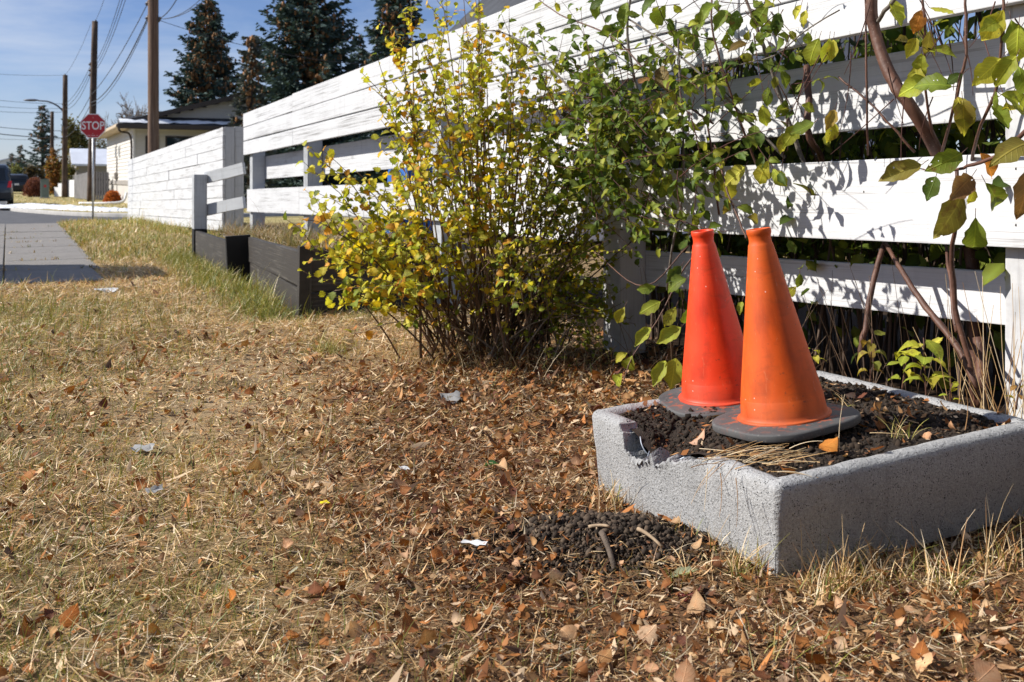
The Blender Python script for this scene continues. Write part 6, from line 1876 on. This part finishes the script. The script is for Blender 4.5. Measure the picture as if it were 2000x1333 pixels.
def leafy_tree(px, d, top_py, half_px, base_py, label, seed, cols, n=2600, bare=False, name='leafy_tree', zb=ZF, size=.16, cat='tree', low=.25, tw_n=60):
    rd = random.Random(seed); rg = np.random.default_rng(seed)
    x = (px - 1000) / FPX * d; H = CAM_H + (352 - top_py) / FPX * d - zb; R = half_px / FPX * d
    root = thing(name, (x, d, zb), label, cat)
    br = Acc(); tips = []
    def grow(p, dr, L, r, lev):
        e = p + dr * L; mid = (p + e) / 2 + np.array([rd.gauss(0, .08), rd.gauss(0, .08), 0]) * L
        v, f = tube(bez(p, mid, e, 5), np.linspace(max(r, .02 if bare else 0), max(r * .6, .016 if bare else 0), 5), 5 if lev < 2 else 3, False); br.add(v, f, np.broadcast_to(np.array([.20, .165, .14] if bare else [.09, .07, .055]) * rd.uniform(.8, 1.3), v.shape))
        tips.append((e, lev))
        if lev >= (6 if bare else 3): return
        for k in range(rd.choice([2, 3, 3]) if lev else 5):
            sp_w = .75 if bare else .6
            nd = dr + np.array([rd.gauss(0, sp_w), rd.gauss(0, sp_w), rd.gauss(.05, .3)]); nd /= np.linalg.norm(nd)
            q = rd.uniform(.5, 1); grow(p + (e - p) * q, nd, L * (rd.uniform(.68, .92) if bare else rd.uniform(.55, .8)), r * .55, lev + 1)
    grow(np.zeros(3), np.array([rd.gauss(0, .05), rd.gauss(0, .05), 1.0]), H * (.22 if bare else .34), .018 * H + .03, 0)
    B_ = br.v
    allv = np.concatenate(B_); mx = np.percentile(np.abs(allv[:, :2]), 97.5) if bare else np.abs(allv[:, :2]).max(); mz = allv[:, 2].max()
    sc_ = np.array([R / mx * (1 if bare else .85), R / mx * (1 if bare else .85), H / mz * (1 if bare else .92)])
    br.v = [q * sc_ for q in br.v]
    link('trunk', br.mesh('trunk'), M['twig_v'], root, Matrix.Translation((x, d, zb)))
    if not bare:
        T = np.array([t for t, l in tips if l >= 1]) * sc_
        i = rg.integers(0, len(T), n)
        pos = T[i] + rg.normal(0, 1, (n, 3)) * np.array([R * .16, R * .16, H * .07])
        # fill towards the ground for shrubs
        kz = rg.random(n) < low
        pos[kz, 2] = rg.uniform(.03, .5, kz.sum()) * H
        rr_ = rg.uniform(.0, 1, kz.sum()) ** .5; aa = rg.uniform(0, 6.28, kz.sum())
        pos[kz, 0] = np.cos(aa) * rr_ * R * .8; pos[kz, 1] = np.sin(aa) * rr_ * R * .8
        ok = pos[:, 2] > .02; pos = pos[ok]; n_ = len(pos)
        cs = np.array(cols)[rg.integers(0, len(cols), n_)] * rg.uniform(.6, 1.35, (n_, 1))
        rot = frames(rg.normal(0, 1, (n_, 3)), rg.normal(0, .6, (n_, 3)) + np.array([-.4, -.3, .7]))
        shp = [leaf_shape('ovate', nseg=2, fold=.3, curl=.5, wid=.8, seed=s_) for s_ in range(3)]
        o = link('crown', leaf_mass(shp, pos, rot, rg.uniform(.6, 1.4, n_) * size, cs).mesh('crown'), M['leaf_v'], root, Matrix.Translation((x, d, zb)))
    return root
OL = [(.13, .13, .04), (.09, .10, .035), (.20, .16, .05), (.11, .12, .04)]
ORr = [(.26, .12, .04), (.20, .11, .04), (.15, .13, .045), (.30, .15, .05)]
leafy_tree(238, 78, 178, 52, 390, 'bare leafless tree behind the cream house', 31, [], bare=True, name='bare_tree')
leafy_tree(145, 72, 238, 26, 390, 'olive green tree behind the lamp pole', 32, OL, 3000, size=.20)
leafy_tree(108, 70, 288, 20, 390, 'orange tinged bush beside the far spruce', 33, ORr, 2400, size=.17, low=.5)
leafy_tree(193, 74, 262, 22, 390, 'greyish thin leaved tree right of the stop sign', 34, [(.10, .10, .05), (.14, .12, .07)], 1400, size=.14)
leafy_tree(132, 66, 318, 15, 390, 'green bush left of the stop sign pole', 35, OL, 1800, size=.14, low=.6)
leafy_tree(34, 95, 318, 17, 380, 'pale green bushy tree far left beyond the vehicles', 36, [(.16, .18, .07), (.12, .14, .06)], 1800, size=.2, low=.6)
leafy_tree(64, 80, 325, 20, 385, 'dull brown low tree under the far spruce', 38, [(.08, .07, .04), (.11, .08, .05)], 1500, size=.2, low=.6)

def twiggy_mound(px, d, half_px, top_py, label, seed, col, name='hedge_shrub', zb=ZF, n=900):
    rd = random.Random(seed); x = (px - 1000) / FPX * d; R = half_px / FPX * d; H = CAM_H + (352 - top_py) / FPX * d - zb
    root = thing(name, (x, d, zb), label, 'shrub')
    for part, cnt in (('twigs', n),):
        a_ = Acc()
        for k in range(cnt):
            th = rd.uniform(0, 6.283); q = rd.random() ** .6; el = rd.uniform(0, 1)
            tip = np.array([math.cos(th) * R * math.sqrt(max(0, 1 - el * el)) * rd.uniform(.7, 1.02), math.sin(th) * R * math.sqrt(max(0, 1 - el * el)) * rd.uniform(.7, 1.02), H * (.12 + .88 * el) * rd.uniform(.85, 1.03)])
            base = np.array([tip[0] * .45, tip[1] * .45, 0])
            pth = bez(base, base * .6 + tip * .4 + np.array([0, 0, .2 * H]), tip, 5)
            v, f = tube(pth, np.linspace(.012, .005, 5), 3, False); a_.add(v, f, np.broadcast_to(np.array(col) * rd.uniform(.6, 1.5), v.shape))
        link(part, a_.mesh(part), M['twig_v'], root, Matrix.Translation((x, d, zb)))['kind'] = 'stuff'
    pts = np.array([(math.cos(t_) * math.sqrt(max(0, 1 - e * e)) * R * .93, math.sin(t_) * math.sqrt(max(0, 1 - e * e)) * R * .93, H * (.08 + .88 * e)) for t_, e in zip(RNG.uniform(0, 6.28, 1500), RNG.uniform(0, 1, 1500))]) * RNG.uniform(.75, 1.02, (1500, 1))
    shp = [leaf_shape('ovate', nseg=2, fold=.3, curl=.5, wid=.7, seed=s_) for s_ in range(2)]
    link('leaves', leaf_mass(shp, pts, frames(RNG.normal(0, 1, (1500, 3)), RNG.normal(0, 1, (1500, 3))), RNG.uniform(.05, .11, 1500), np.array(col) * RNG.uniform(.7, 1.6, (1500, 1))).mesh('leaves'), M['leaf_v'], root, Matrix.Translation((x, d, zb)))['kind'] = 'stuff'
twiggy_mound(69, 61, 25, 345, 'rounded reddish brown hedge shrub beside the electrical cabinet', 51, (.17, .065, .045))
twiggy_mound(220, 46, 17, 372, 'small bright orange bush at the foot of the cream house', 52, (.42, .14, .04), n=400)

# ---- unseen house and spruces, added behind the viewer to block part of the sky
sky_block_house = small_house(1000, 1, 9, 13, 4.6, 2.2, 'brown two storey house added out of view behind the viewer to block skylight', M['band'], M['shingle'], 0, -.05)
for o_ in [sky_block_house]:
    o_.location = (5.5, -9.5, -.05)
for k, (x, y, h, rr_) in enumerate([(-1.0, -4.2, 8, 3.0), (11, -2.5, 11, 3)]):
    if k == 0:
        acc, br = spruce_mesh(h, rr_, 60, brown=.0, dens=1.0)
        m1, m2 = br.mesh('trunk'), acc.mesh('crown')
    root = thing('spruce_tree', (x, y, -.05), ['low', 'tall'][k] + ' spruce added out of view behind the viewer to block skylight', 'tree', 'added sky blocking spruces behind the viewer')
    link('trunk', m1, M['twig_v'], root, Matrix.Translation((x, y, -.05)) @ Matrix.Rotation(k, 4, 'Z'))
    link('crown', m2, M['needle'], root, Matrix.Translation((x, y, -.05)) @ Matrix.Rotation(k, 4, 'Z'))
# ================================================================== FALLEN LEAVES AND SMALL THINGS
DEAD = [leaf_shape('ovate' if k % 3 else 'obovate', nseg=9, fold=random.uniform(-.35, .7), curl=random.choice([-1, 1]) * random.uniform(.3, 2.0), droop=random.uniform(-.2, .4), wid=random.uniform(.55, .92), seed=90 + k, ragged=.13) for k in range(10)]
DM = leaf_meshes('fallen_leaf', DEAD)
DCOL = np.array([[.24, .10, .035], [.32, .14, .045], [.18, .075, .035], [.42, .24, .11], [.50, .34, .20], [.32, .125, .035], [.14, .055, .035], [.46, .28, .17], [.28, .11, .03], [.55, .40, .27]])
def drop_frames(n, flat=.45):
    a = RNG.uniform(0, 6.283, n)
    d = np.stack([np.cos(a), np.sin(a), RNG.normal(0, flat * .5, n)], 1)
    return frames(d, np.stack([RNG.normal(0, flat, n), RNG.normal(0, flat, n), np.ones(n)], 1))
# the 230 that show largest on the lawn
def lawn_points(n, near=True):
    xs, ys = [], []
    while len(xs) < n:
        y = 1.35 + (5.4 - 1.35) * random.random() ** (1.5 if near else 1.2) if random.random() < .9 else random.uniform(5, 9)
        x = random.uniform(-.52 * y - .05, min(.52 * y + .05, 1.7))
        t, s = to_t(x, y), to_s(x, y)
        if math.hypot((x - HEAP[0] - .02) / .2, (y - HEAP[1]) / .12) < 1 and random.random() < .85: continue
        if in_planter(x, y, .02) or s > 2.3 or on_bed(t, s) or on_walk(t, s): continue
        w = .32 + .68 * float(leafy(x, y))
        if random.random() < w: xs.append(x); ys.append(y)
    return np.array(xs), np.array(ys)
x, y = lawn_points(235)
n = len(x)
sz = RNG.uniform(.024, .048, n)
pos = np.stack([x, y, gz(x, y) + RNG.uniform(.012, .022, n)], 1)
GL = 'fallen leaves on the lawn'
ci = RNG.integers(0, 10, n)
HUE = ['rust brown', 'orange brown', 'dark brown', 'tan', 'pale straw coloured', 'bright orange', 'blackish red', 'pinkish tan', 'chestnut brown', 'bleached pale']
for o_, c_, p_ in zip(leaf_objs('fallen_leaf', DM, pos, drop_frames(n, .5), sz, DCOL[ci] * RNG.uniform(.75, 1.15, (n, 1)), M['dead_leaf_o']), ci, pos):
    if p_[1] < 2.15 and p_[0] > .3: zone = 'on the ground in front of the planter'
    elif p_[1] < 2.15 and p_[0] > -.35: zone = 'near the spilled soil at the bottom of the picture'
    elif p_[1] < 2.3: zone = 'in the lower left of the lawn'
    elif p_[1] > 3.3 and to_s(p_[0], p_[1]) > 1.1: zone = 'under the yellow shrub'
    elif to_s(p_[0], p_[1]) > 1.1: zone = 'between the shrub and the planter'
    elif p_[1] > 4.2: zone = 'in the far part of the lawn'
    else: zone = 'in the middle of the lawn'
    tag(o_, HUE[c_] + ' fallen leaf ' + zone, 'leaf', GL)
# the many smaller ones
x, y = lawn_points(1500, False); n = len(x)
pos = np.stack([x, y, gz(x, y) + RNG.uniform(.006, .018, n)], 1)
sc_ = link('small_fallen_leaves', leaf_mass(DEAD, pos, drop_frames(n, .55), RNG.uniform(.012, .026, n), DCOL[RNG.integers(0, 10, n)] * RNG.uniform(.7, 1.1, (n, 1))).mesh('small_fallen_leaves', True), M['litter'])
tag(sc_, 'scatter of small dry brown leaves over the lawn', 'leaf litter', kind='stuff')
# heaped broken leaves between the shrub and the planter
xs, ys = [], []
while len(xs) < 900:
    y = random.uniform(1.5, 4.3); x = random.gauss(.15, .45) - .06 * (y - 2)
    if in_planter(x, y, .0) or to_s(x, y) > 2.3 or math.hypot((x - HEAP[0]) / .2, (y - HEAP[1]) / .12) < 1: continue
    if vnoise(x * 5, y * 5) > .35: xs.append(x); ys.append(y)
x, y = np.array(xs), np.array(ys); n = len(x)
sc2 = link('leaf_heap', leaf_mass(DEAD, np.stack([x, y, gz(x, y) + RNG.uniform(.008, .022, n)], 1), drop_frames(n, .6), RNG.uniform(.012, .028, n), DCOL[RNG.choice([0, 1, 2, 5, 6, 8, 3, 7], n)] * RNG.uniform(.7, 1.15, (n, 1))).mesh('leaf_heap', True), M['litter'])
tag(sc2, 'thick rust brown leaf litter between the shrub and the planter', 'leaf litter', kind='stuff')
# on the planter soil
a_ = RNG.uniform(.05, PL_A - .04, 58); b_ = RNG.uniform(.06, PL_B - .03, 58)
pts = np.array([plp(p, q, soil_z(p, q) + .009) for p, q in zip(a_, b_)])
k = [i for i in range(58) if min(math.hypot(pts[i][0] - .615, pts[i][1] - 2.205), math.hypot(pts[i][0] - .54, pts[i][1] - 2.47)) > .15 and (b_[i] > .35 or random.random() < .4)]
pts = pts[k]; n = len(pts)
ci = RNG.integers(0, 10, n)
for o_, c_, p_ in zip(leaf_objs('fallen_leaf', DM, pts, drop_frames(n, .5), RNG.uniform(.018, .038, n), DCOL[ci], M['dead_leaf_o']), ci, pts):
    tag(o_, HUE[c_] + ' leaf on the planter soil ' + ('behind the cones' if p_[1] > 2.45 else 'right of the cones' if p_[0] > .75 else 'in front of the cones'), 'leaf', 'fallen leaves on the planter soil')
def on_soil(px, py):
    """soil point seen at a picture position"""
    d = 2.0
    for _ in range(12):
        p = P(px, py, d); dx, dy = p.x - PL0[0], p.y - PL0[1]
        z = soil_z(dx * PLU[0] + dy * PLU[1], dx * PLV[0] + dy * PLV[1])
        d = (CAM_H - z) * FPX / (py - 352)
    p = P(px, py, d); return np.array([p.x, p.y, z + .008])
def on_ground(px, py):
    d = .75 * FPX / (py - 352)
    for _ in range(12):
        p = P(px, py, d); d = (CAM_H - gzf(p.x, p.y)) * FPX / (py - 352)
    p = P(px, py, d); return np.array([p.x, p.y, gzf(p.x, p.y)])
def one_leaf(p, L, col, label, lift=.007, ang=None, mesh=None, tilt=.16):
    a = random.uniform(0, 6.28) if ang is None else math.radians(ang)
    d = np.array([[math.cos(a), math.sin(a), random.gauss(0, .1)]]); r = frames(d, np.array([[random.gauss(0, tilt), random.gauss(0, tilt), 1.0]]))
    o_ = leaf_objs('fallen_leaf', [mesh or random.choice(DM)], [p + np.array([0, 0, lift])], r, [L], [col], M['dead_leaf_o'])[0]
    return tag(o_, label, 'leaf')
one_leaf(on_soil(1345, 878), .050, (.50, .33, .24), 'pale pinkish tan leaf lying on the soil left of the nearer cone', ang=8, tilt=.1)
one_leaf(on_soil(1525, 930), .045, (.40, .16, .04), 'crumpled orange brown leaf at the front corner of the planter', ang=40)
one_leaf(on_soil(1600, 890), .050, (.48, .20, .04), 'bright orange leaf on the soil in front of the nearer cone', ang=25)
one_leaf(on_soil(1700, 892), .034, (.34, .13, .045), 'small square rust brown leaf near the right rim of the planter', ang=15, tilt=.6)
one_leaf(on_ground(1322, 1165), .060, (.13, .028, .028), 'dark red leaf on the ground in front of the planter', ang=-20)
one_leaf(on_ground(1310, 1136), .055, (.36, .42, .28), 'pale grey green leaf lying beside the spilled soil', ang=4, mesh=CM[0], tilt=.05)
one_leaf(on_ground(1105, 1003), .040, (.38, .46, .30), 'pale green leaf on top of the spilled soil', ang=-60, mesh=SM[1])
one_leaf(on_ground(945, 916), .045, (.05, .17, .06), 'dark green leaf lying on the brown leaf litter', ang=5, mesh=CM[2], tilt=.05)
one_leaf(on_ground(555, 1136), .036, (.42, .46, .38), 'pale grey green leaf lying on the lawn', ang=10, mesh=CM[1], tilt=.05)
one_leaf(on_ground(650, 990), .040, (.16, .05, .03), 'dark red brown leaf beside a yellow scrap on the lawn', ang=30, tilt=.6)
one_leaf(on_ground(440, 1205), .046, (.42, .16, .03), 'large orange leaf standing on edge in the lawn near the bottom left', ang=60, tilt=1.2, lift=.02)
one_leaf(on_ground(120, 1245), .042, (.38, .14, .03), 'orange leaf standing on edge at the lower left of the lawn', ang=75, tilt=1.2, lift=.02)
# scraps of paper
M['paper'] = simple('paper', (.62, .63, .64), .6, .05, 30); M['foil'] = simple('dull_foil', (.30, .30, .30), .6, .2, 40); M['yellow'] = simple('yellow_scrap', (.80, .66, .02), .5, .05, 30)
def scrap(px, py, w, h, matl, label, ang=0, name='paper_scrap'):
    p = on_ground(px, py); rd = random.Random(px)
    bm = bmesh.new(); rows = []
    for i in range(5):
        rows.append([bm.verts.new(((i / 4 - .5) * w + rd.gauss(0, w * .05), (j / 3 - .5) * h + rd.gauss(0, h * .08), rd.gauss(0, min(w, h) * .14))) for j in range(4)])
    for a, c in zip(rows, rows[1:]):
        for j in range(3): bm.faces.new((a[j], a[j + 1], c[j + 1], c[j]))
    o_ = link(name, bm_mesh(name, bm, True), M[matl], None, Matrix.Translation((p[0], p[1], p[2] + .018)) @ Matrix.Rotation(math.radians(ang), 4, 'Z') @ Matrix.Rotation(.25, 4, 'X'))
    return tag(o_, label, 'scrap')
scrap(208, 570, .16, .07, 'paper', 'white scrap of paper on the grass near the end of the pavement', 10)
scrap(790, 928, .022, .028, 'paper', 'tiny white paper scrap on the lawn left of the planter', 50)
scrap(928, 1077, .05, .016, 'paper', 'thin torn white paper strip beside the spilled soil', -12)
scrap(280, 886, .06, .035, 'foil', 'flat grey scrap lying in the left part of the lawn', 5, 'grey_scrap')
scrap(302, 971, .038, .02, 'foil', 'small shiny grey scrap on the lawn', 25, 'grey_scrap')
scrap(634, 997, .022, .014, 'yellow', 'small bright yellow scrap beside a dark red leaf', 15, 'yellow_scrap')
scrap(882, 786, .07, .06, 'foil', 'crumpled clear plastic wrapper in the leaves below the shrub', 30, 'plastic_wrapper')
# broken sticks
M['stick'] = simple('dry_wood', (.42, .31, .20), .85, .3, 40); M['stick_dark'] = simple('dark_stick', (.11, .085, .065), .9, .3, 40, bumpy=.4)
def stick(a, b, r, matl, label):
    a, b = np.array(a), np.array(b); pth = bez(a, (a + b) / 2 + np.array([.004, .004, .004]), b, 7)
    v, f = tube(pth, np.linspace(r, r * .7, 7), 6)
    o_ = link('stick', np_mesh('stick', v, f, None, True), M[matl]); tag(o_, label, 'stick')
# bark chips and straw bits on the soil
ck = Acc(); n = 900
a_ = RNG.uniform(.04, PL_A - .04, n); b_ = RNG.uniform(.04, PL_B - .04, n); xy = PL0[None] + a_[:, None] * PLU + b_[:, None] * PLV
c0 = np.column_stack([xy, np.array([soil_z(p, q) for p, q in zip(a_, b_)]) + RNG.uniform(.002, .007, n)])
an = RNG.uniform(0, 6.28, n); tl_ = RNG.normal(0, .4, (n, 2))
ux = np.stack([np.cos(an), np.sin(an), tl_[:, 0]], 1); uy = np.stack([-np.sin(an), np.cos(an), tl_[:, 1]], 1)
l = .0065 * np.exp(RNG.normal(0, .5, n))[:, None]; wd = l * RNG.uniform(.1, .6, (n, 1))
pts_ = np.stack([c0 - ux * l, c0 - uy * wd, c0 + ux * l, c0 + uy * wd], 1); bi = np.arange(n)[:, None] * 4
ck.add(pts_.reshape(-1, 3), np.concatenate([bi + np.array([0, 1, 2]), bi + np.array([0, 2, 3])]), np.repeat(CRUMB[RNG.integers(0, 8, n)] * RNG.uniform(.6, 1.1, (n, 1)), 4, 0))
lc_ = link('soil_chips', ck.mesh('soil_chips'), M['litter']); tag(lc_, 'bits of bark and leaf scattered over the planter soil', 'leaf litter', kind='stuff')
up = np.array([0, 0, .012])
stick(on_ground(1175, 1090) + up, on_ground(1200, 1125) + up, .007, 'stick_dark', 'short dark stick lying on the spilled soil')
stick(on_ground(1245, 1062) + up * 1.4, on_ground(1292, 1082) + up * 1.2, .0042, 'stick', 'pale split wood chip lying on the spilled soil')
stick(on_ground(1150, 1068) + up, on_ground(1190, 1044) + up * 1.3, .004, 'stick', 'short pale straw stick at the left of the spilled soil')

# ---- straw lying over the planter's front rim, dry stalks behind the planter
da = Acc()
def stalk_between(p0, p1, w=.0016, sag=.01, col=None):
    p0, p1 = np.array(p0), np.array(p1); mid = (p0 + p1) / 2 + np.array([random.gauss(0, .006), random.gauss(0, .006), sag])
    pth = bez(p0, mid, p1, 7); v, f = tube(pth, np.linspace(w, w * .4, 7) * .6, 4, False)
    c = STRAW[random.randrange(5)] * random.uniform(.7, 1.1) if col is None else np.array(col)
    da.add(v, f, np.broadcast_to(c, v.shape))
for k in range(46):
    p = on_soil(random.gauss(1455, 60), random.gauss(905, 12)); a = random.uniform(-.7, .5); L = random.uniform(.04, .11)
    q = p + np.array([math.cos(a) * L, math.sin(a) * L * .8, random.uniform(-.004, .03)])
    stalk_between(p + np.array([0, 0, .004]), q, .0017, random.uniform(0, .012))
for (x0, y0, x1, y1) in [(1400, 935, 1350, 985), (1418, 930, 1362, 960), (1450, 915, 1400, 960), (1410, 950, 1405, 1010), (1440, 960, 1438, 1030), (1385, 940, 1375, 1000), (1475, 925, 1540, 870), (1540, 870, 1580, 925), (1560, 905, 1620, 950), (1700, 870, 1770, 850)]:
    p = on_soil(x0, y0) + np.array([-.005, -.01, .02]); d = p[1] - .02; q = np.array(tuple(P(x1, y1, d)))
    stalk_between(p, q, .0015, .004)
for k in range(42):                                                     # between planter and fence, right
    px = random.uniform(1860, 2010); py = random.uniform(720, 800); s0 = FS - random.uniform(.10, .34)
    p = np.array(tuple(S(px, py, s0))); p[2] = max(.0, p[2] * .3)
    q = p + np.array([random.gauss(.0, .07), random.gauss(0, .05), random.uniform(.16, .46)])
    stalk_between(p, q, .0024, .0)
for k in range(70):                                                     # behind the cones
    px = random.uniform(1180, 1900); s0 = FS - random.uniform(.0, .3)
    p = np.array(tuple(S(px, 700, s0))); p[2] = gzf(p[0], p[1])
    q = p + np.array([random.gauss(0, .12), random.gauss(0, .08), random.uniform(.1, .55)])
    stalk_between(p, q, .0024, random.uniform(-.02, .05), np.array([.16, .10, .06]) * random.uniform(.5, 1.8))
for (x0, y0, x1, y1) in [(1640, 900, 1650, 770), (1885, 840, 1886, 760), (1668, 1075, 1776, 1070), (1850, 1100, 1905, 995), (1680, 1080, 1715, 1035)]:
    d = 2.02 if y0 > 1000 else 2.1
    stalk_between(tuple(P(x0, y0, d - .08)), tuple(P(x1, y1, d - .08)), .0018, .0)
# green and dry tuft at the planter corner and along its foot
def tuft2(cx, cy, n, r, L, green, z):
    x = cx + RNG.normal(0, r, n); y = cy + RNG.normal(0, r, n); col, isg = blade_cols(np.full(n, green))
    da.add(*blades(x, y, np.full(n, z), RNG.uniform(0, 6.28, n), L * np.exp(RNG.normal(0, .3, n)), np.abs(RNG.normal(.5, .35, n)), RNG.uniform(.1, 1.2, n), .0022 * RNG.uniform(.6, 1.3, n), col, 4))
p = on_soil(1765, 862); tuft2(p[0], p[1], 22, .012, .05, .8, p[2])
p = on_soil(1650, 800); tuft2(p[0], p[1], 10, .02, .05, .3, p[2])
for px, py, n_, L in [(1640, 1150, 90, .07), (1600, 1165, 60, .06), (1460, 1120, 40, .065), (1400, 1080, 26, .05), (1190, 985, 50, .055), (1250, 1010, 16, .04), (1330, 1045, 16, .045), (1850, 1160, 50, .08), (1950, 1110, 50, .09)]:
    p = on_ground(px, py); tuft2(p[0], p[1], n_, .022, L, .25, p[2])
ds = link('dry_stalks', da.mesh('dry_stalks'), M['blade']); tag(ds, 'loose straw and dry grass stalks in and around the concrete planter', 'dry grass', kind='stuff')

# ---- seedlings between planter and fence
def seedling(px, py, s_off, h, nl, label, cols, L=.05):
    p = np.array(tuple(S(px, py, FS - s_off)))
    root = thing('seedling', tuple(p), label, 'plant')
    top = p + np.array([random.gauss(0, .015), random.gauss(0, .015), h]); pth = bez(p, (p + top) / 2 + np.array([random.gauss(0, .01), 0, 0]), top, 7)
    v, f = tube(pth, np.linspace(.0028, .0014, 7), 5); link('stem', np_mesh('stem', v, f, None, True), M['bark_red'], root)
    pos, rr, ss_, cc = [], [], [], []
    for k in range(nl):
        q = .35 + .65 * k / max(1, nl - 1); a = k * 2.4 + random.uniform(-.3, .3); i = min(int(q * 6), 6)
        d = np.array([math.cos(a), math.sin(a), random.uniform(-.35, .35)])
        pos.append(pth[i] + d * .008); rr.append(frames(d[None], np.array([[random.gauss(0, .2), random.gauss(-.25, .2), 1.0]]))[0]); ss_.append(L * random.uniform(.7, 1.25)); cc.append(np.array(cols[k % len(cols)]) * random.uniform(.85, 1.15))
    leaf_objs('leaf', CM, pos, rr, ss_, cc, M['leaf_o'], root)
LG = [(.42, .46, .05), (.30, .38, .05), (.48, .48, .07)]
seedling(1700, 760, .22, .16, 9, 'reddish green seedling with small leaves behind the planter, left of the others', [(.30, .22, .06), (.34, .30, .06), (.22, .26, .05)], .042)
seedling(1760, 775, .24, .14, 9, 'bright yellow green seedling behind the planter right of the reddish one', LG, .05)
seedling(1810, 785, .26, .17, 11, 'largest yellow green seedling with broad leaves behind the planter', LG, .07)
seedling(1595, 712, .20, .05, 5, 'tiny light green sprout by the back corner of the planter', LG, .03)
seedling(1862, 800, .28, .07, 5, 'small pale sprout at the foot of the reddish stem near the post', LG, .03)
seedling(1985, 800, .30, .07, 6, 'tiny reddish sprout at the foot of the white post', [(.34, .20, .06), (.36, .32, .06)], .03)
# loose soil and leaves behind the planter
x = []; y = []
while len(x) < 260:
    px = random.uniform(1150, 2060); s = FS - random.uniform(.0, .75); p = S(px, 700, s)
    if not in_planter(p.x, p.y, .01) and p.y > 2.0 and p.y < 4.6: x.append(p.x); y.append(p.y)
x, y = np.array(x), np.array(y); n = len(x)
sb = link('leaf_drift', leaf_mass(DEAD, np.stack([x, y, gz(x, y) + RNG.uniform(.005, .04, n)], 1), drop_frames(n, .6), RNG.uniform(.022, .048, n), DCOL[RNG.integers(0, 10, n)] * RNG.uniform(.7, 1.1, (n, 1))).mesh('leaf_drift', True), M['litter'])
tag(sb, 'drift of brown leaves along the foot of the white fence', 'leaf litter', kind='stuff')
